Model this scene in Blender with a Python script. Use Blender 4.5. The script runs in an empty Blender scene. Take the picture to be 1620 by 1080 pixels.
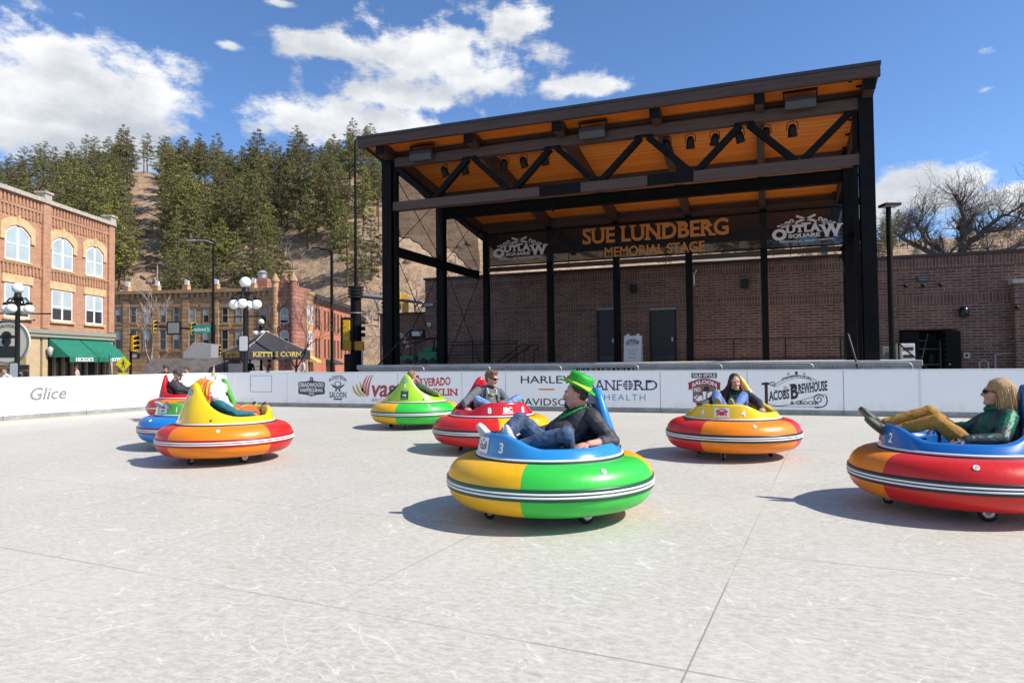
import bpy, bmesh, math, random
from mathutils import Vector, Matrix, noise
import numpy as np
S = bpy.context.scene; COL = S.collection
rad = math.radians
# ---------------------------------------------------------------- camera
YAW, PITCH, ROLL = rad(20.5), math.atan(31 / 1080), rad(.6)
CAM = Vector((0, 0, 1.37))
F0 = Vector((-math.sin(YAW), math.cos(YAW), 0)); R0 = Vector((math.cos(YAW), math.sin(YAW), 0)); UP = Vector((0, 0, 1))
FW = F0 * math.cos(PITCH) + UP * math.sin(PITCH)
_u = -F0 * math.sin(PITCH) + UP * math.cos(PITCH)
RT = R0 * math.cos(ROLL) - _u * math.sin(ROLL)
UPV = _u * math.cos(ROLL) + R0 * math.sin(ROLL)
cd = bpy.data.cameras.new('camera'); cam = bpy.data.objects.new('camera', cd); COL.objects.link(cam)
m = Matrix((RT, UPV, -FW)).transposed().to_4x4(); m.translation = CAM
cam.matrix_world = m
cd.sensor_width = 36; cd.lens = 24; cd.clip_end = 3000; cd.clip_start = .05
S.camera = cam
S.view_settings.view_transform = 'Standard'; S.view_settings.look = 'None'
S.view_settings.exposure = 0.5; S.view_settings.gamma = 1
# ---------------------------------------------------------------- sun and sky
SUN_AZ = YAW - rad(18); SUN_EL = rad(43)       # azimuth from +X towards +Y
sd = Vector((math.cos(SUN_AZ) * math.cos(SUN_EL), math.sin(SUN_AZ) * math.cos(SUN_EL), math.sin(SUN_EL)))
sl = bpy.data.lights.new('sun', 'SUN'); sl.energy = 4.6; sl.angle = rad(.55); sl.color = (1, .95, .88)
so = bpy.data.objects.new('sun', sl); COL.objects.link(so)
so.rotation_euler = (-sd).to_track_quat('-Z', 'Y').to_euler(); so.location = sd * 100
W = bpy.data.worlds.new('World'); S.world = W; W.use_nodes = True
nt = W.node_tree; N = nt.nodes; L = nt.links
for n in list(N): N.remove(n)
class G:
    """tiny helper that chains shader nodes"""
    def __init__(s, tree): s.t = tree
    def n(s, typ, props=None, **ins):
        x = s.t.nodes.new(typ)
        for k, v in (props or {}).items(): setattr(x, k, v)
        for k, v in ins.items():
            key = int(k[1:]) if k[0] == '_' and k[1:].isdigit() else k.replace('_', ' ')
            sock = x.inputs[key]
            if isinstance(v, bpy.types.NodeSocket): s.t.links.new(v, sock)
            elif v is not None: sock.default_value = v
        return x
    def m(s, op, a, b=0.0, c=0.0, clamp=False):
        x = s.n('ShaderNodeMath', {'operation': op, 'use_clamp': clamp}, _0=a, _1=b, _2=c); return x.outputs[0]
    def ss(s, v, lo, hi, a=0.0, b=1.0):
        return s.n('ShaderNodeMapRange', {'interpolation_type': 'SMOOTHSTEP'}, _0=v, _1=lo, _2=hi, _3=a, _4=b).outputs[0]
    def noise(s, vec, scale, detail=4.0, rough=.55, dist=0.0, out=0):
        return s.n('ShaderNodeTexNoise', None, Vector=vec, Scale=scale, Detail=detail, Roughness=rough, Distortion=dist).outputs[out]
    def mix(s, f, a, b, typ='MIX'):
        x = s.t.nodes.new('ShaderNodeMix'); x.data_type = 'RGBA'; x.blend_type = typ
        for i, v in ((0, f), (6, a), (7, b)):
            if isinstance(v, bpy.types.NodeSocket): s.t.links.new(v, x.inputs[i])
            else: x.inputs[i].default_value = (v if i == 0 else (*v, 1) if len(v) == 3 else v)
        return x.outputs[2]
    def xyz(s, x=0.0, y=0.0, z=0.0): return s.n('ShaderNodeCombineXYZ', None, X=x, Y=y, Z=z).outputs[0]
    def sep(s, v): return s.n('ShaderNodeSeparateXYZ', None, Vector=v).outputs
    def vscale(s, v, x, y, z): return s.n('ShaderNodeVectorMath', {'operation': 'MULTIPLY'}, _0=v, _1=(x, y, z)).outputs[0]
    def ramp(s, f, stops):
        x = s.n('ShaderNodeValToRGB', None, Fac=f); e = x.color_ramp.elements
        while len(e) < len(stops): e.new(.5)
        for i, (p, c) in enumerate(stops): e[i].position = p; e[i].color = (*c, 1)
        return x.outputs[0]
g = G(nt)
sky = g.n('ShaderNodeTexSky', {'sky_type': 'NISHITA', 'sun_disc': False, 'sun_elevation': SUN_EL, 'sun_rotation': math.pi / 2 - SUN_AZ,
                              'altitude': 1400, 'air_density': 1.0, 'dust_density': .6, 'ozone_density': 2.2})
d = g.sep(g.n('ShaderNodeTexCoord').outputs['Generated'])
# azimuth (left positive) measured from the heading YAW and slope tan(elevation): a cylinder of sky
az = g.m('ARCTAN2', g.m('ADD', g.m('MULTIPLY', d[0], R0.x), g.m('MULTIPLY', d[1], R0.y)), g.m('ADD', g.m('MULTIPLY', d[0], F0.x), g.m('MULTIPLY', d[1], F0.y)))
hz = g.m('SQRT', g.m('ADD', g.m('MULTIPLY', d[0], d[0]), g.m('MULTIPLY', d[1], d[1])))
el = g.m('DIVIDE', d[2], g.m('MAXIMUM', hz, .05))
sv = g.xyz(az, g.m('MULTIPLY', el, 1.5), 0)
wob = g.m('SUBTRACT', g.noise(sv, 4.2, 8, .58), .5)
fine = g.m('SUBTRACT', g.noise(sv, 17, 9, .66), .5)
CLP = [(120, 130, 215, 105), (60, 175, 190, 95), (250, 150, 110, 78), (60, 70, 110, 45), (240, 190, 80, 45), (130, 228, 190, 28), (-180, 150, 220, 130),
       (700, 80, 170, 72), (520, 66, 110, 26), (820, 30, 65, 40), (640, 150, 110, 42), (470, 190, 105, 36), (600, 185, 150, 42), (760, 120, 90, 40), (430, 242, 60, 16),
       (930, 132, 95, 27), (1575, 72, 78, 34), (1610, 50, 60, 30), (1480, 300, 135, 44), (1400, 335, 85, 34), (1600, 268, 70, 26), (1600, 315, 140, 44),
       (360, 66, 48, 15), (440, -4, 62, 11), (1570, 138, 36, 15)]
# photo columns and rows turned into azimuth and slope
CL = [(math.atan((p - 810) / 1080), (571 - .0104 * (p - 810) - q) / 1080 * math.cos(math.atan((p - 810) / 1080)), a / 1080 * math.cos(math.atan((p - 810) / 1080)) ** 2, b_ / 1080 * math.cos(math.atan((p - 810) / 1080))) for p, q, a, b_ in CLP]
CL += [(1.5, .3, .4, .15), (2.3, .4, .5, .2), (-1.9, .35, .5, .2), (3., .3, .4, .1), (-2.8, .5, .3, .2), (.2, .95, .5, .12), (-1.2, .8, .4, .2)]
dens = None; low = None
for cx, cy, rx, ry in CL:
    e = g.m('SQRT', g.m('ADD', g.m('POWER', g.m('DIVIDE', g.m('SUBTRACT', az, cx), rx), 2), g.m('POWER', g.m('DIVIDE', g.m('SUBTRACT', el, cy), ry), 2)))
    b = g.m('SUBTRACT', 1.0 if rx > .06 else .36, e)
    h = g.m('MULTIPLY', g.m('DIVIDE', g.m('SUBTRACT', el, cy), ry), g.ss(b, -.3, .3))
    dens = b if dens is None else g.m('SMOOTH_MAX', dens, b, .25)
    low = h if low is None else g.m('ADD', low, h)
dens = g.m('ADD', g.m('MAXIMUM', dens, -1.5), g.m('ADD', g.m('MULTIPLY', wob, 2.3), g.m('MULTIPLY', fine, 2.0)))
alpha = g.ss(dens, -.05, .55)
shade = g.m('ADD', g.m('MULTIPLY', low, .16), g.m('ADD', g.m('MULTIPLY', wob, -1.3), g.m('MULTIPLY', g.m('SUBTRACT', g.noise(g.n('ShaderNodeVectorMath', {'operation': 'ADD'}, _0=sv, _1=(.03, .05, 0)).outputs[0], 7, 6, .6), .5), 1.3)))
CLOUD_GAIN = 7.3
ccol = g.mix(g.ss(shade, -.42, .42), (.50 * CLOUD_GAIN, .53 * CLOUD_GAIN, .58 * CLOUD_GAIN), (.99 * CLOUD_GAIN, .98 * CLOUD_GAIN, .97 * CLOUD_GAIN))
skyc = g.mix(1.0, sky.outputs[0], (.76, .95, 1.17), 'MULTIPLY')
allc = g.mix(g.m('MULTIPLY', alpha, .97), skyc, ccol)
bg = g.n('ShaderNodeBackground', None, Color=allc, Strength=.115)
L.new(bg.outputs[0], g.n('ShaderNodeOutputWorld').inputs[0])
# ---------------------------------------------------------------- helpers: places
def ground(px, depth, z=0.0):
    """point that many metres ahead of the photographer, px in photo columns"""
    p = F0 * depth + R0 * ((px - 810) / 1080 * depth); return Vector((p.x, p.y, z))
def height(px, py, depth):
    d_ = FW + RT * ((px - 810) / 1080) - UPV * ((py - 540) / 1080); return 1.37 + d_.z / d_.dot(F0) * depth
def on_v(px, py, v):
    d_ = FW + RT * ((px - 810) / 1080) - UPV * ((py - 540) / 1080); t = v / d_.y; return CAM + d_ * t
# ---------------------------------------------------------------- helpers: meshes
class MB:
    def __init__(s): s.v = []; s.f = []; s.mi = []; s.sm = []
    def add(s, vs, fs, mi=0, sm=False):
        o = len(s.v); s.v += [tuple(p) for p in vs]
        for f in fs: s.f.append([i + o for i in f]); s.mi.append(mi); s.sm.append(sm)
        return s
    def box(s, c, size, mi=0, rot=None):
        x, y, z = [q / 2 for q in size]; c = Vector(c)
        vs = [Vector(p) for p in ((-x, -y, -z), (x, -y, -z), (x, y, -z), (-x, y, -z), (-x, -y, z), (x, -y, z), (x, y, z), (-x, y, z))]
        if rot is not None: vs = [rot @ p for p in vs]
        return s.add([p + c for p in vs], [(3, 2, 1, 0), (4, 5, 6, 7), (0, 1, 5, 4), (1, 2, 6, 5), (2, 3, 7, 6), (3, 0, 4, 7)], mi)
    def span(s, a, b, mi=0):
        a = Vector(a); b = Vector(b); return s.box((a + b) / 2, [abs(q) for q in (b - a)], mi)
    def beam(s, p, q, w, h, mi=0, up=(0, 0, 1)):
        p = Vector(p); q = Vector(q); d = (q - p).normalized(); up = Vector(up)
        if abs(d.dot(up)) > .98: up = Vector((0, 1, 0))
        sd_ = d.cross(up).normalized(); uu = sd_.cross(d)
        vs = [e + sd_ * (a * w / 2) + uu * (b * h / 2) for e in (p, q) for a, b in ((-1, -1), (1, -1), (1, 1), (-1, 1))]
        return s.add(vs, [(3, 2, 1, 0), (4, 5, 6, 7), (0, 1, 5, 4), (1, 2, 6, 5), (2, 3, 7, 6), (3, 0, 4, 7)], mi)
    def ibeam(s, p, q, w, h, t=.03, mi=0, up=(0, 0, 1)):
        p = Vector(p); q = Vector(q); d = (q - p).normalized(); up = Vector(up)
        if abs(d.dot(up)) > .98: up = Vector((0, 1, 0))
        sd_ = d.cross(up).normalized(); uu = sd_.cross(d)
        for o in (-1, 1): s.beam(p + uu * o * (h - t) / 2, q + uu * o * (h - t) / 2, w, t, mi, up)
        return s.beam(p, q, t, h - 2 * t - .002, mi, up)
    def tube(s, pts, r, n=8, mi=0, cap=True, sm=True):
        pts = [Vector(p) for p in pts]; k = len(pts)
        rs = r if isinstance(r, (list, tuple)) else [r] * k
        t = (pts[1] - pts[0]).normalized(); a = t.orthogonal().normalized(); vs = []
        for i, p in enumerate(pts):
            t = (pts[min(i + 1, k - 1)] - pts[max(i - 1, 0)]); t = t.normalized() if t.length > 1e-9 else Vector((0, 0, 1))
            a = (a - t * a.dot(t)); a = a.normalized() if a.length > 1e-6 else t.orthogonal().normalized()
            b = t.cross(a)
            vs += [p + (a * math.cos(2 * math.pi * j / n) + b * math.sin(2 * math.pi * j / n)) * rs[i] for j in range(n)]
        fs = [(i * n + j, i * n + (j + 1) % n, (i + 1) * n + (j + 1) % n, (i + 1) * n + j) for i in range(k - 1) for j in range(n)]
        s.add(vs, fs, mi, sm)
        if cap: s.add(vs[:n], [tuple(range(n))[::-1]], mi); s.add(vs[-n:], [tuple(range(n))], mi)
        return s
    def cyl(s, p, q, r1, r2=None, n=12, mi=0): return s.tube([p, q], [r1, r1 if r2 is None else r2], n, mi)
    def lathe(s, prof, n=24, mi=0, c=(0, 0, 0), sm=True, M=None):
        vs = []; c = Vector(c)
        for r_, z in prof:
            for j in range(n):
                p = Vector((r_ * math.cos(2 * math.pi * j / n), r_ * math.sin(2 * math.pi * j / n), z)); vs.append((M @ p if M is not None else p) + c)
        k = len(prof)
        return s.add(vs, [(i * n + j, i * n + (j + 1) % n, (i + 1) * n + (j + 1) % n, (i + 1) * n + j) for i in range(k - 1) for j in range(n)], mi, sm)
    def ball(s, c, r, n=16, mi=0, M=None):
        r = (r, r, r) if not isinstance(r, (tuple, list)) else r; k = max(5, n // 2)
        M2 = Matrix.Diagonal(r); M2 = (M @ M2) if M is not None else M2
        return s.lathe([(max(math.sin(math.pi * i / k), 1e-4), -math.cos(math.pi * i / k)) for i in range(k + 1)], n, mi, c, True, M2)
    def prism(s, poly, ax, lo, hi, mi=0):
        """polygon (a,b) extruded along axis ax ('x','y','z') from lo to hi"""
        def P(a, b, e): return {'x': (e, a, b), 'y': (a, e, b), 'z': (a, b, e)}[ax]
        n = len(poly); vs = [P(a, b, lo) for a, b in poly] + [P(a, b, hi) for a, b in poly]
        return s.add(vs, [tuple(range(n))[::-1], tuple(range(n, 2 * n))] + [(i, (i + 1) % n, n + (i + 1) % n, n + i) for i in range(n)], mi)
    def xf(s, M): s.v = [tuple(M @ Vector(p)) for p in s.v]; return s
    def build(s, name, mats, parent=None, loc=None, fix=True, bevel=0, at=None):
        me = bpy.data.meshes.new(name); me.from_pydata(s.v, [], s.f)
        for q in (mats if isinstance(mats, (list, tuple)) else [mats]): me.materials.append(q)
        me.polygons.foreach_set('material_index', s.mi); me.polygons.foreach_set('use_smooth', s.sm)
        if fix:
            b = bmesh.new(); b.from_mesh(me); bmesh.ops.recalc_face_normals(b, faces=b.faces); b.to_mesh(me); b.free()
        me.update(); o = bpy.data.objects.new(name, me); COL.objects.link(o)
        if parent is not None: o.parent = parent
        if loc is not None: o.location = loc
        if at is not None:                      # move the origin to this point, keep the shape where it is
            me.transform(Matrix.Translation(-Vector(at))); o.location = at
        if bevel:
            q = o.modifiers.new('bevel', 'BEVEL'); q.width = bevel; q.segments = 2; q.limit_method = 'ANGLE'
        return o
def tag(o, label=None, cat=None, group=None, kind=None):
    if label: o['label'] = label
    if cat: o['category'] = cat
    if group: o['group'] = group
    if kind: o['kind'] = kind
    return o
def thing(name, label, cat, loc=(0, 0, 0), rz=0.0, group=None):
    o = bpy.data.objects.new(name, None); COL.objects.link(o); o.location = loc; o.rotation_euler = (0, 0, rz); o.empty_display_size = .3
    return tag(o, label, cat, group)
def copy_tree(o, parent=None):
    c = o.copy(); COL.objects.link(c)
    if parent is not None: c.parent = parent
    for ch in o.children: copy_tree(ch, c)
    return c
_txt = {}
def glyphs(s, size=1.0, bold=0.0, shear=0.0, slab=False, space=1.0, ext=0.0):
    """flat text outline as (verts2d, faces, width); baseline at y=0, starts at x=0"""
    key = (s, bold, shear, slab, space)
    if key not in _txt:
        cu = bpy.data.curves.new('writing', 'FONT'); cu.body = s; cu.size = 1; cu.offset = bold; cu.shear = shear; cu.space_character = space; cu.resolution_u = 3
        o = bpy.data.objects.new('writing', cu); COL.objects.link(o)
        bpy.context.view_layer.update()
        me = bpy.data.meshes.new_from_object(o.evaluated_get(bpy.context.evaluated_depsgraph_get()))
        vs = [(v.co.x, v.co.y) for v in me.vertices]; fs = [tuple(p.vertices) for p in me.polygons]; ex = []
        if slab:
            ymax = max(v[1] for v in vs)
            for e in me.edges:
                a, b = [vs[i] for i in e.vertices]
                if abs(a[1] - b[1]) < .004 and .03 < abs(a[0] - b[0]) < .26:
                    y = a[1]; x0, x1 = sorted((a[0], b[0]))
                    if y < .06: ex.append((x0 - .07, x1 + .07, y, y + .09))
                    elif y > ymax * .62: ex.append((x0 - .07, x1 + .07, y - .09, y))
        bpy.data.objects.remove(o); bpy.data.curves.remove(cu); bpy.data.meshes.remove(me)
        x0 = min(v[0] for v in vs); vs = [(v[0] - x0, v[1]) for v in vs]; ex = [(a - x0, b - x0, c_, d_) for a, b, c_, d_ in ex]
        _txt[key] = (vs, fs, ex, max(v[0] for v in vs), max(v[1] for v in vs))
    return _txt[key]
def write(mb, s, fn, w=None, h=None, x=0.0, y=0.0, align='c', mi=0, arc=0.0, rise=0.0, **kw):
    """put text into mb; fn maps (x, y, lift) in metres to 3-D; w/h = wanted width and cap height; arc bends it like a smile (-) or arch (+)"""
    vs, fs, ex, tw, th = glyphs(s, **kw)
    if h is None: h = w / tw * th
    if w is None: w = h / th * tw
    sx = w / tw; sy = h / th; ox = x - (w / 2 if align == 'c' else 0)
    def P(a, b, lift):
        a = a * sx; b = b * sy; q = (a / w - .5)
        return fn(ox + a, y + b + arc * (1 - 4 * q * q) + rise * q, lift)
    mb.add([P(a, b, 0.0) for a, b in vs], fs, mi)
    for k, (a, b, c_, d_) in enumerate(ex):
        l_ = .0012 + .0003 * (k % 12)
        mb.add([P(a, c_, l_), P(b, c_, l_), P(b, d_, l_), P(a, d_, l_)], [(0, 1, 2, 3)], mi)
    return mb
# ---------------------------------------------------------------- helpers: materials
MATS = {}
def mat(name, col, rough=.6, var=.0, scale=6.0, metal=0.0, bump=0.0, bscale=40.0, spec=.5, coord='Object', coat=0.0, sub=0.0, stretch=(1, 1, 1)):
    if name in MATS: return MATS[name]
    m_ = bpy.data.materials.new(name); m_.use_nodes = True; t = m_.node_tree; b = t.nodes['Principled BSDF']; h = G(t)
    b.inputs['Roughness'].default_value = rough; b.inputs['Metallic'].default_value = metal; b.inputs['Specular IOR Level'].default_value = spec
    if coat: b.inputs['Coat Weight'].default_value = coat; b.inputs['Coat Roughness'].default_value = .12
    co = h.n('ShaderNodeTexCoord').outputs[coord]
    if stretch != (1, 1, 1): co = h.vscale(co, *stretch)
    if var:
        f = h.noise(co, scale, 5, .6)
        lo = tuple(max(q * (1 - var), 0) for q in col); hi = tuple(min(q * (1 + var), 1) for q in col)
        t.links.new(h.mix(h.ss(f, .3, .7), lo, hi), b.inputs['Base Color'])
    else: b.inputs['Base Color'].default_value = (*col, 1)
    if bump:
        bp = h.n('ShaderNodeBump', None, Height=h.noise(co, bscale, 4, .6), Strength=bump, Distance=.02)
        t.links.new(bp.outputs[0], b.inputs['Normal'])
    MATS[name] = m_; return m_
def newmat(name):
    m_ = bpy.data.materials.new(name); m_.use_nodes = True; MATS[name] = m_
    return m_, m_.node_tree.nodes['Principled BSDF'], G(m_.node_tree)
def brick_mat(name, c1, c2, mortar, bw, bh, plane='xz', msize=.012, bump=.3, off=.5, var=.35, big=.35):
    m_, b, h = newmat(name); co = h.sep(h.n('ShaderNodeTexCoord').outputs['Object'])
    v = {'xz': h.xyz(co[0], co[2]), 'yz': h.xyz(co[1], co[2]), 'xy': h.xyz(co[0], co[1]), 'zx': h.xyz(co[2], co[0])}[plane]
    br = h.n('ShaderNodeTexBrick', {'offset': off}, Vector=v, Color1=(*c1, 1), Color2=(*c2, 1), Mortar=(*mortar, 1), Scale=1.0, Mortar_Size=msize, Bias=-.1, Brick_Width=bw, Row_Height=bh, Mortar_Smooth=.2)
    pos = h.n('ShaderNodeTexCoord').outputs['Object']
    c = h.mix(1.0, br.outputs[0], h.ramp(h.noise(pos, 1.1, 5, .65), [(.25, (1 - big,) * 3), (.75, (1 + big * .6,) * 3)]), 'MULTIPLY')
    c = h.mix(1.0, c, h.ramp(h.noise(pos, 23, 3, .6), [(.25, (1 - var,) * 3), (.75, (1 + var * .6,) * 3)]), 'MULTIPLY')
    h.t.links.new(c, b.inputs['Base Color']); b.inputs['Roughness'].default_value = .85
    bp = h.n('ShaderNodeBump', {'invert': True}, Height=br.outputs[1], Strength=bump, Distance=.02); h.t.links.new(bp.outputs[0], b.inputs['Normal'])
    return m_
def wood_mat(name, c1, c2, plank, axis, along, rough=.55, grain=1.0):
    """planks of width `plank` stacked along one axis, grain running along the other"""
    m_, b, h = newmat(name); co = h.n('ShaderNodeTexCoord').outputs['Object']; s_ = h.sep(co)
    ia = 'xyz'.index(axis); il = 'xyz'.index(along)
    row = h.m('FLOOR', h.m('DIVIDE', s_[ia], plank)); fr = h.m('FRACT', h.m('DIVIDE', s_[ia], plank))
    rnd = h.n('ShaderNodeTexWhiteNoise', {'noise_dimensions': '1D'}, W=row).outputs[0]
    sc = [14.0, 14.0, 14.0]; sc[il] = .7
    gr = h.noise(h.n('ShaderNodeVectorMath', {'operation': 'ADD'}, _0=h.vscale(co, *sc), _1=h.xyz(h.m('MULTIPLY', rnd, 31.0), 0, 0)).outputs[0], grain, 5, .6, .4)
    f = h.m('ADD', h.m('MULTIPLY', gr, .75), h.m('MULTIPLY', rnd, .3))
    c = h.mix(h.ss(f, .25, .85), c1, c2)
    c = h.mix(h.m('LESS_THAN', fr, .06), c, tuple(q * .35 for q in c1))
    h.t.links.new(c, b.inputs['Base Color']); b.inputs['Roughness'].default_value = rough
    h.t.links.new(h.n('ShaderNodeBump', None, Height=gr, Strength=.25, Distance=.01).outputs[0], b.inputs['Normal'])
    return m_
STEEL = mat('black_steel', (.006, .0055, .0055), .65, .3, 3, spec=.15)
IRON = mat('black_iron', (.011, .011, .012), .5, spec=.3)
WHITE = mat('white_plastic', (.78, .79, .80), .4)
GREY = mat('grey_metal', (.35, .36, .37), .4, metal=.6)
GALV = mat('galvanised_steel', (.42, .42, .43), .45, .15, 9, metal=.5)
CONC = mat('concrete', (.42, .39, .35), .85, .22, 2.2, bump=.15, bscale=60)
YELS = mat('signal_yellow', (.75, .42, .01), .4)
DARK = mat('dark_void', (.008, .008, .009), .7)
GLOBE = mat('milk_glass', (.86, .85, .80), .25)
# ================================================================= ground and rink
def sheet(name, x0, y0, x1, y1, z, m_, holes=None):
    o = MB().add([(x0, y0, z), (x1, y0, z), (x1, y1, z), (x0, y1, z)], [(0, 1, 2, 3)]).build(name, m_, fix=False); tag(o, kind='structure'); return o
ASPH = mat('asphalt', (.13, .125, .12), .9, .2, 1.5, bump=.2, bscale=90)
sheet('ground', -1500, -1500, 1500, 1500, -.06, ASPH)
m_, b, h = newmat('synthetic_ice')
P_ = h.n('ShaderNodeTexCoord').outputs['Object']; sp = h.sep(P_)
WP = h.n('ShaderNodeVectorMath', {'operation': 'ADD'}, _0=P_, _1=h.vscale(h.n('ShaderNodeTexNoise', None, Vector=P_, Scale=1.3, Detail=3.0).outputs[1], .35, .35, 0)).outputs[0]
brushed = h.m('ADD', h.m('MULTIPLY', h.noise(h.vscale(WP, 9, 70, 1), 1.0, 6, .75), .6), h.m('MULTIPLY', h.noise(h.vscale(WP, 34, 26, 1), 1.0, 5, .7), .4))
mott = h.noise(P_, .55, 6, .65)
speck = h.noise(h.vscale(P_, 1, 1.8, 1), 14.0, 6, .72, .6)
base = h.mix(h.ss(h.m('ADD', h.m('MULTIPLY', brushed, .55), h.m('MULTIPLY', speck, .55)), .36, .72), (.355, .325, .268), (.60, .572, .498))
base = h.mix(h.ss(mott, .35, .75, 0, .38), base, (.605, .58, .51))
def scratch(scale, width, mscale, lo, seed, dist=0.0, stretch=(1, 1, 1), turn=0.0):
    pr_ = h.n('ShaderNodeVectorRotate', {'rotation_type': 'Z_AXIS'}, Vector=P_, Angle=turn).outputs[0]
    q = h.n('ShaderNodeVectorMath', {'operation': 'ADD'}, _0=h.vscale(pr_, *stretch), _1=(seed, seed * 1.7, seed * .3)).outputs[0]
    nz = h.noise(q, scale, 1.2, .5, dist); dd = h.m('ABSOLUTE', h.m('SUBTRACT', nz, .5))
    line = h.ss(dd, 0, width * .5, 1, 0)
    return h.m('MULTIPLY', line, h.ss(h.noise(q, mscale, 3, .6), lo, lo + .12))
sc = None
for a in ((1.0, .003, 1.0, .50, 3.1), (1.3, .0035, 1.3, .52, 11.7, .5), (2.0, .006, 3.0, .50, 23.3, .3, (.35, 1, 1), .5), (2.4, .007, 3.4, .5, 37.9, .3, (.3, 1, 1), 1.9), (3.0, .009, 4.0, .5, 51.1, .3, (.3, 1, 1), 2.7), (3.6, .011, 4, .5, 77.7, .4, (.3, 1, 1), 1.2), (5.0, .016, 5, .5, 91.3, .3, (.28, 1, 1), .1), (6.0, .02, 6, .5, 63.3, .3, (.28, 1, 1), 3.0), (7.5, .025, 7, .5, 17.3, .5, (.3, 1, 1), .8), (8.5, .028, 7, .5, 29.3, .5, (.3, 1, 1), 2.2)):
    x = scratch(*a); sc = x if sc is None else h.m('MAXIMUM', sc, x)
base = h.mix(h.m('MULTIPLY', sc, .40), base, (.82, .81, .78))
def seams(coord, off, per, wid, seed):
    q = h.m('SUBTRACT', h.m('DIVIDE', h.m('SUBTRACT', coord, off), per), .5)
    dd = h.m('MULTIPLY', h.m('ABSOLUTE', h.m('SUBTRACT', h.m('FRACT', q), .5)), per)
    fade = h.ss(h.noise(h.n('ShaderNodeVectorMath', {'operation': 'ADD'}, _0=P_, _1=(seed, 0, 0)).outputs[0], .5, 3, .6), .35, .6, .25, 1)
    return h.m('MULTIPLY', h.ss(dd, wid * .5, wid, 1, 0), fade)
gx = h.m('SUBTRACT', sp[0], h.m('MULTIPLY', sp[1], .08)); gy = h.m('ADD', sp[1], h.m('MULTIPLY', sp[0], .08))
se = h.m('MAXIMUM', seams(gx, -.61, 2.0, .0065, 5), h.m('MULTIPLY', seams(gy, 3.09, 2.0, .010, 9), .8))
base = h.mix(h.m('MULTIPLY', se, .75), base, (.20, .185, .17))
L_ = m_.node_tree.links
L_.new(base, b.inputs['Base Color']); b.inputs['Roughness'].default_value = .5; b.inputs['Specular IOR Level'].default_value = .25
L_.new(h.n('ShaderNodeBump', None, Height=h.m('ADD', brushed, h.m('MULTIPLY', sc, -.6)), Strength=.12, Distance=.004).outputs[0], b.inputs['Normal'])
sheet('ice_rink', -18.3, -9, 14, 17.74, 0.0, m_)
# ---------------------------------------------------------------- rink boards
m_, b, h = newmat('board_white'); co = h.n('ShaderNodeTexCoord').outputs['Object']; s_ = h.sep(co)
scf = h.m('MULTIPLY', h.ss(h.noise(h.vscale(co, 3.5, 3.5, 60), 1.0, 5, .7), .60, .72), h.m('MULTIPLY', h.ss(s_[2], .30, .40), h.ss(s_[2], .46, .56, 1, 0)))
c = h.mix(h.m('MULTIPLY', scf, .5), (.87, .865, .85), (.35, .34, .33))
c = h.mix(h.ss(h.noise(co, 1.3, 5, .6), .45, .8, 0, .12), c, (.6, .6, .58))
low_ = h.m('MULTIPLY', h.ss(s_[2], .12, .42, 1, 0), h.ss(h.noise(h.vscale(co, 4, 4, 2.0), 1.0, 6, .7), .42, .75)); c = h.mix(h.m('MULTIPLY', low_, .35), c, (.42, .40, .37))
mk = h.m('MULTIPLY', h.ss(h.noise(h.vscale(co, 2.2, 2.2, 34), 1.0, 4, .7), .64, .70), h.ss(h.noise(co, .9, 3, .6), .52, .62)); c = h.mix(h.m('MULTIPLY', mk, .38), c, (.16, .15, .15))
h.t.links.new(c, b.inputs['Base Color']); b.inputs['Roughness'].default_value = .38; BOARD = m_
KICK = mat('kick_plate_grey', (.26, .27, .275), .5, .2, 5)
CAP = mat('board_cap', (.70, .71, .72), .4)
YEL_EDGE = mat('kick_edge', (.45, .42, .22), .6)
INK = mat('ink_black', (.02, .02, .022), .6); CHAR = mat('ink_charcoal', (.055, .06, .065), .6); PRW = mat('print_white', (.8, .8, .8), .6)
ORG = mat('ink_orange', (.75, .20, .03), .6); REDI = mat('ink_red', (.55, .045, .035), .6); MAR = mat('ink_maroon', (.27, .02, .035), .6); NAVY = mat('ink_navy', (.022, .035, .11), .6)
TEAL = mat('ink_blue', (.10, .30, .50), .6); GLD = mat('ink_gold', (.52, .36, .09), .6); SIL = mat('ink_silver', (.20, .205, .21), .5); BRN = mat('ink_brown', (.20, .12, .085), .6)
CORAL = mat('ink_coral', (.58, .13, .09), .6); VAST = mat('ink_wine', (.36, .05, .06), .6)
BV, BH = 17.8, 1.09
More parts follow.
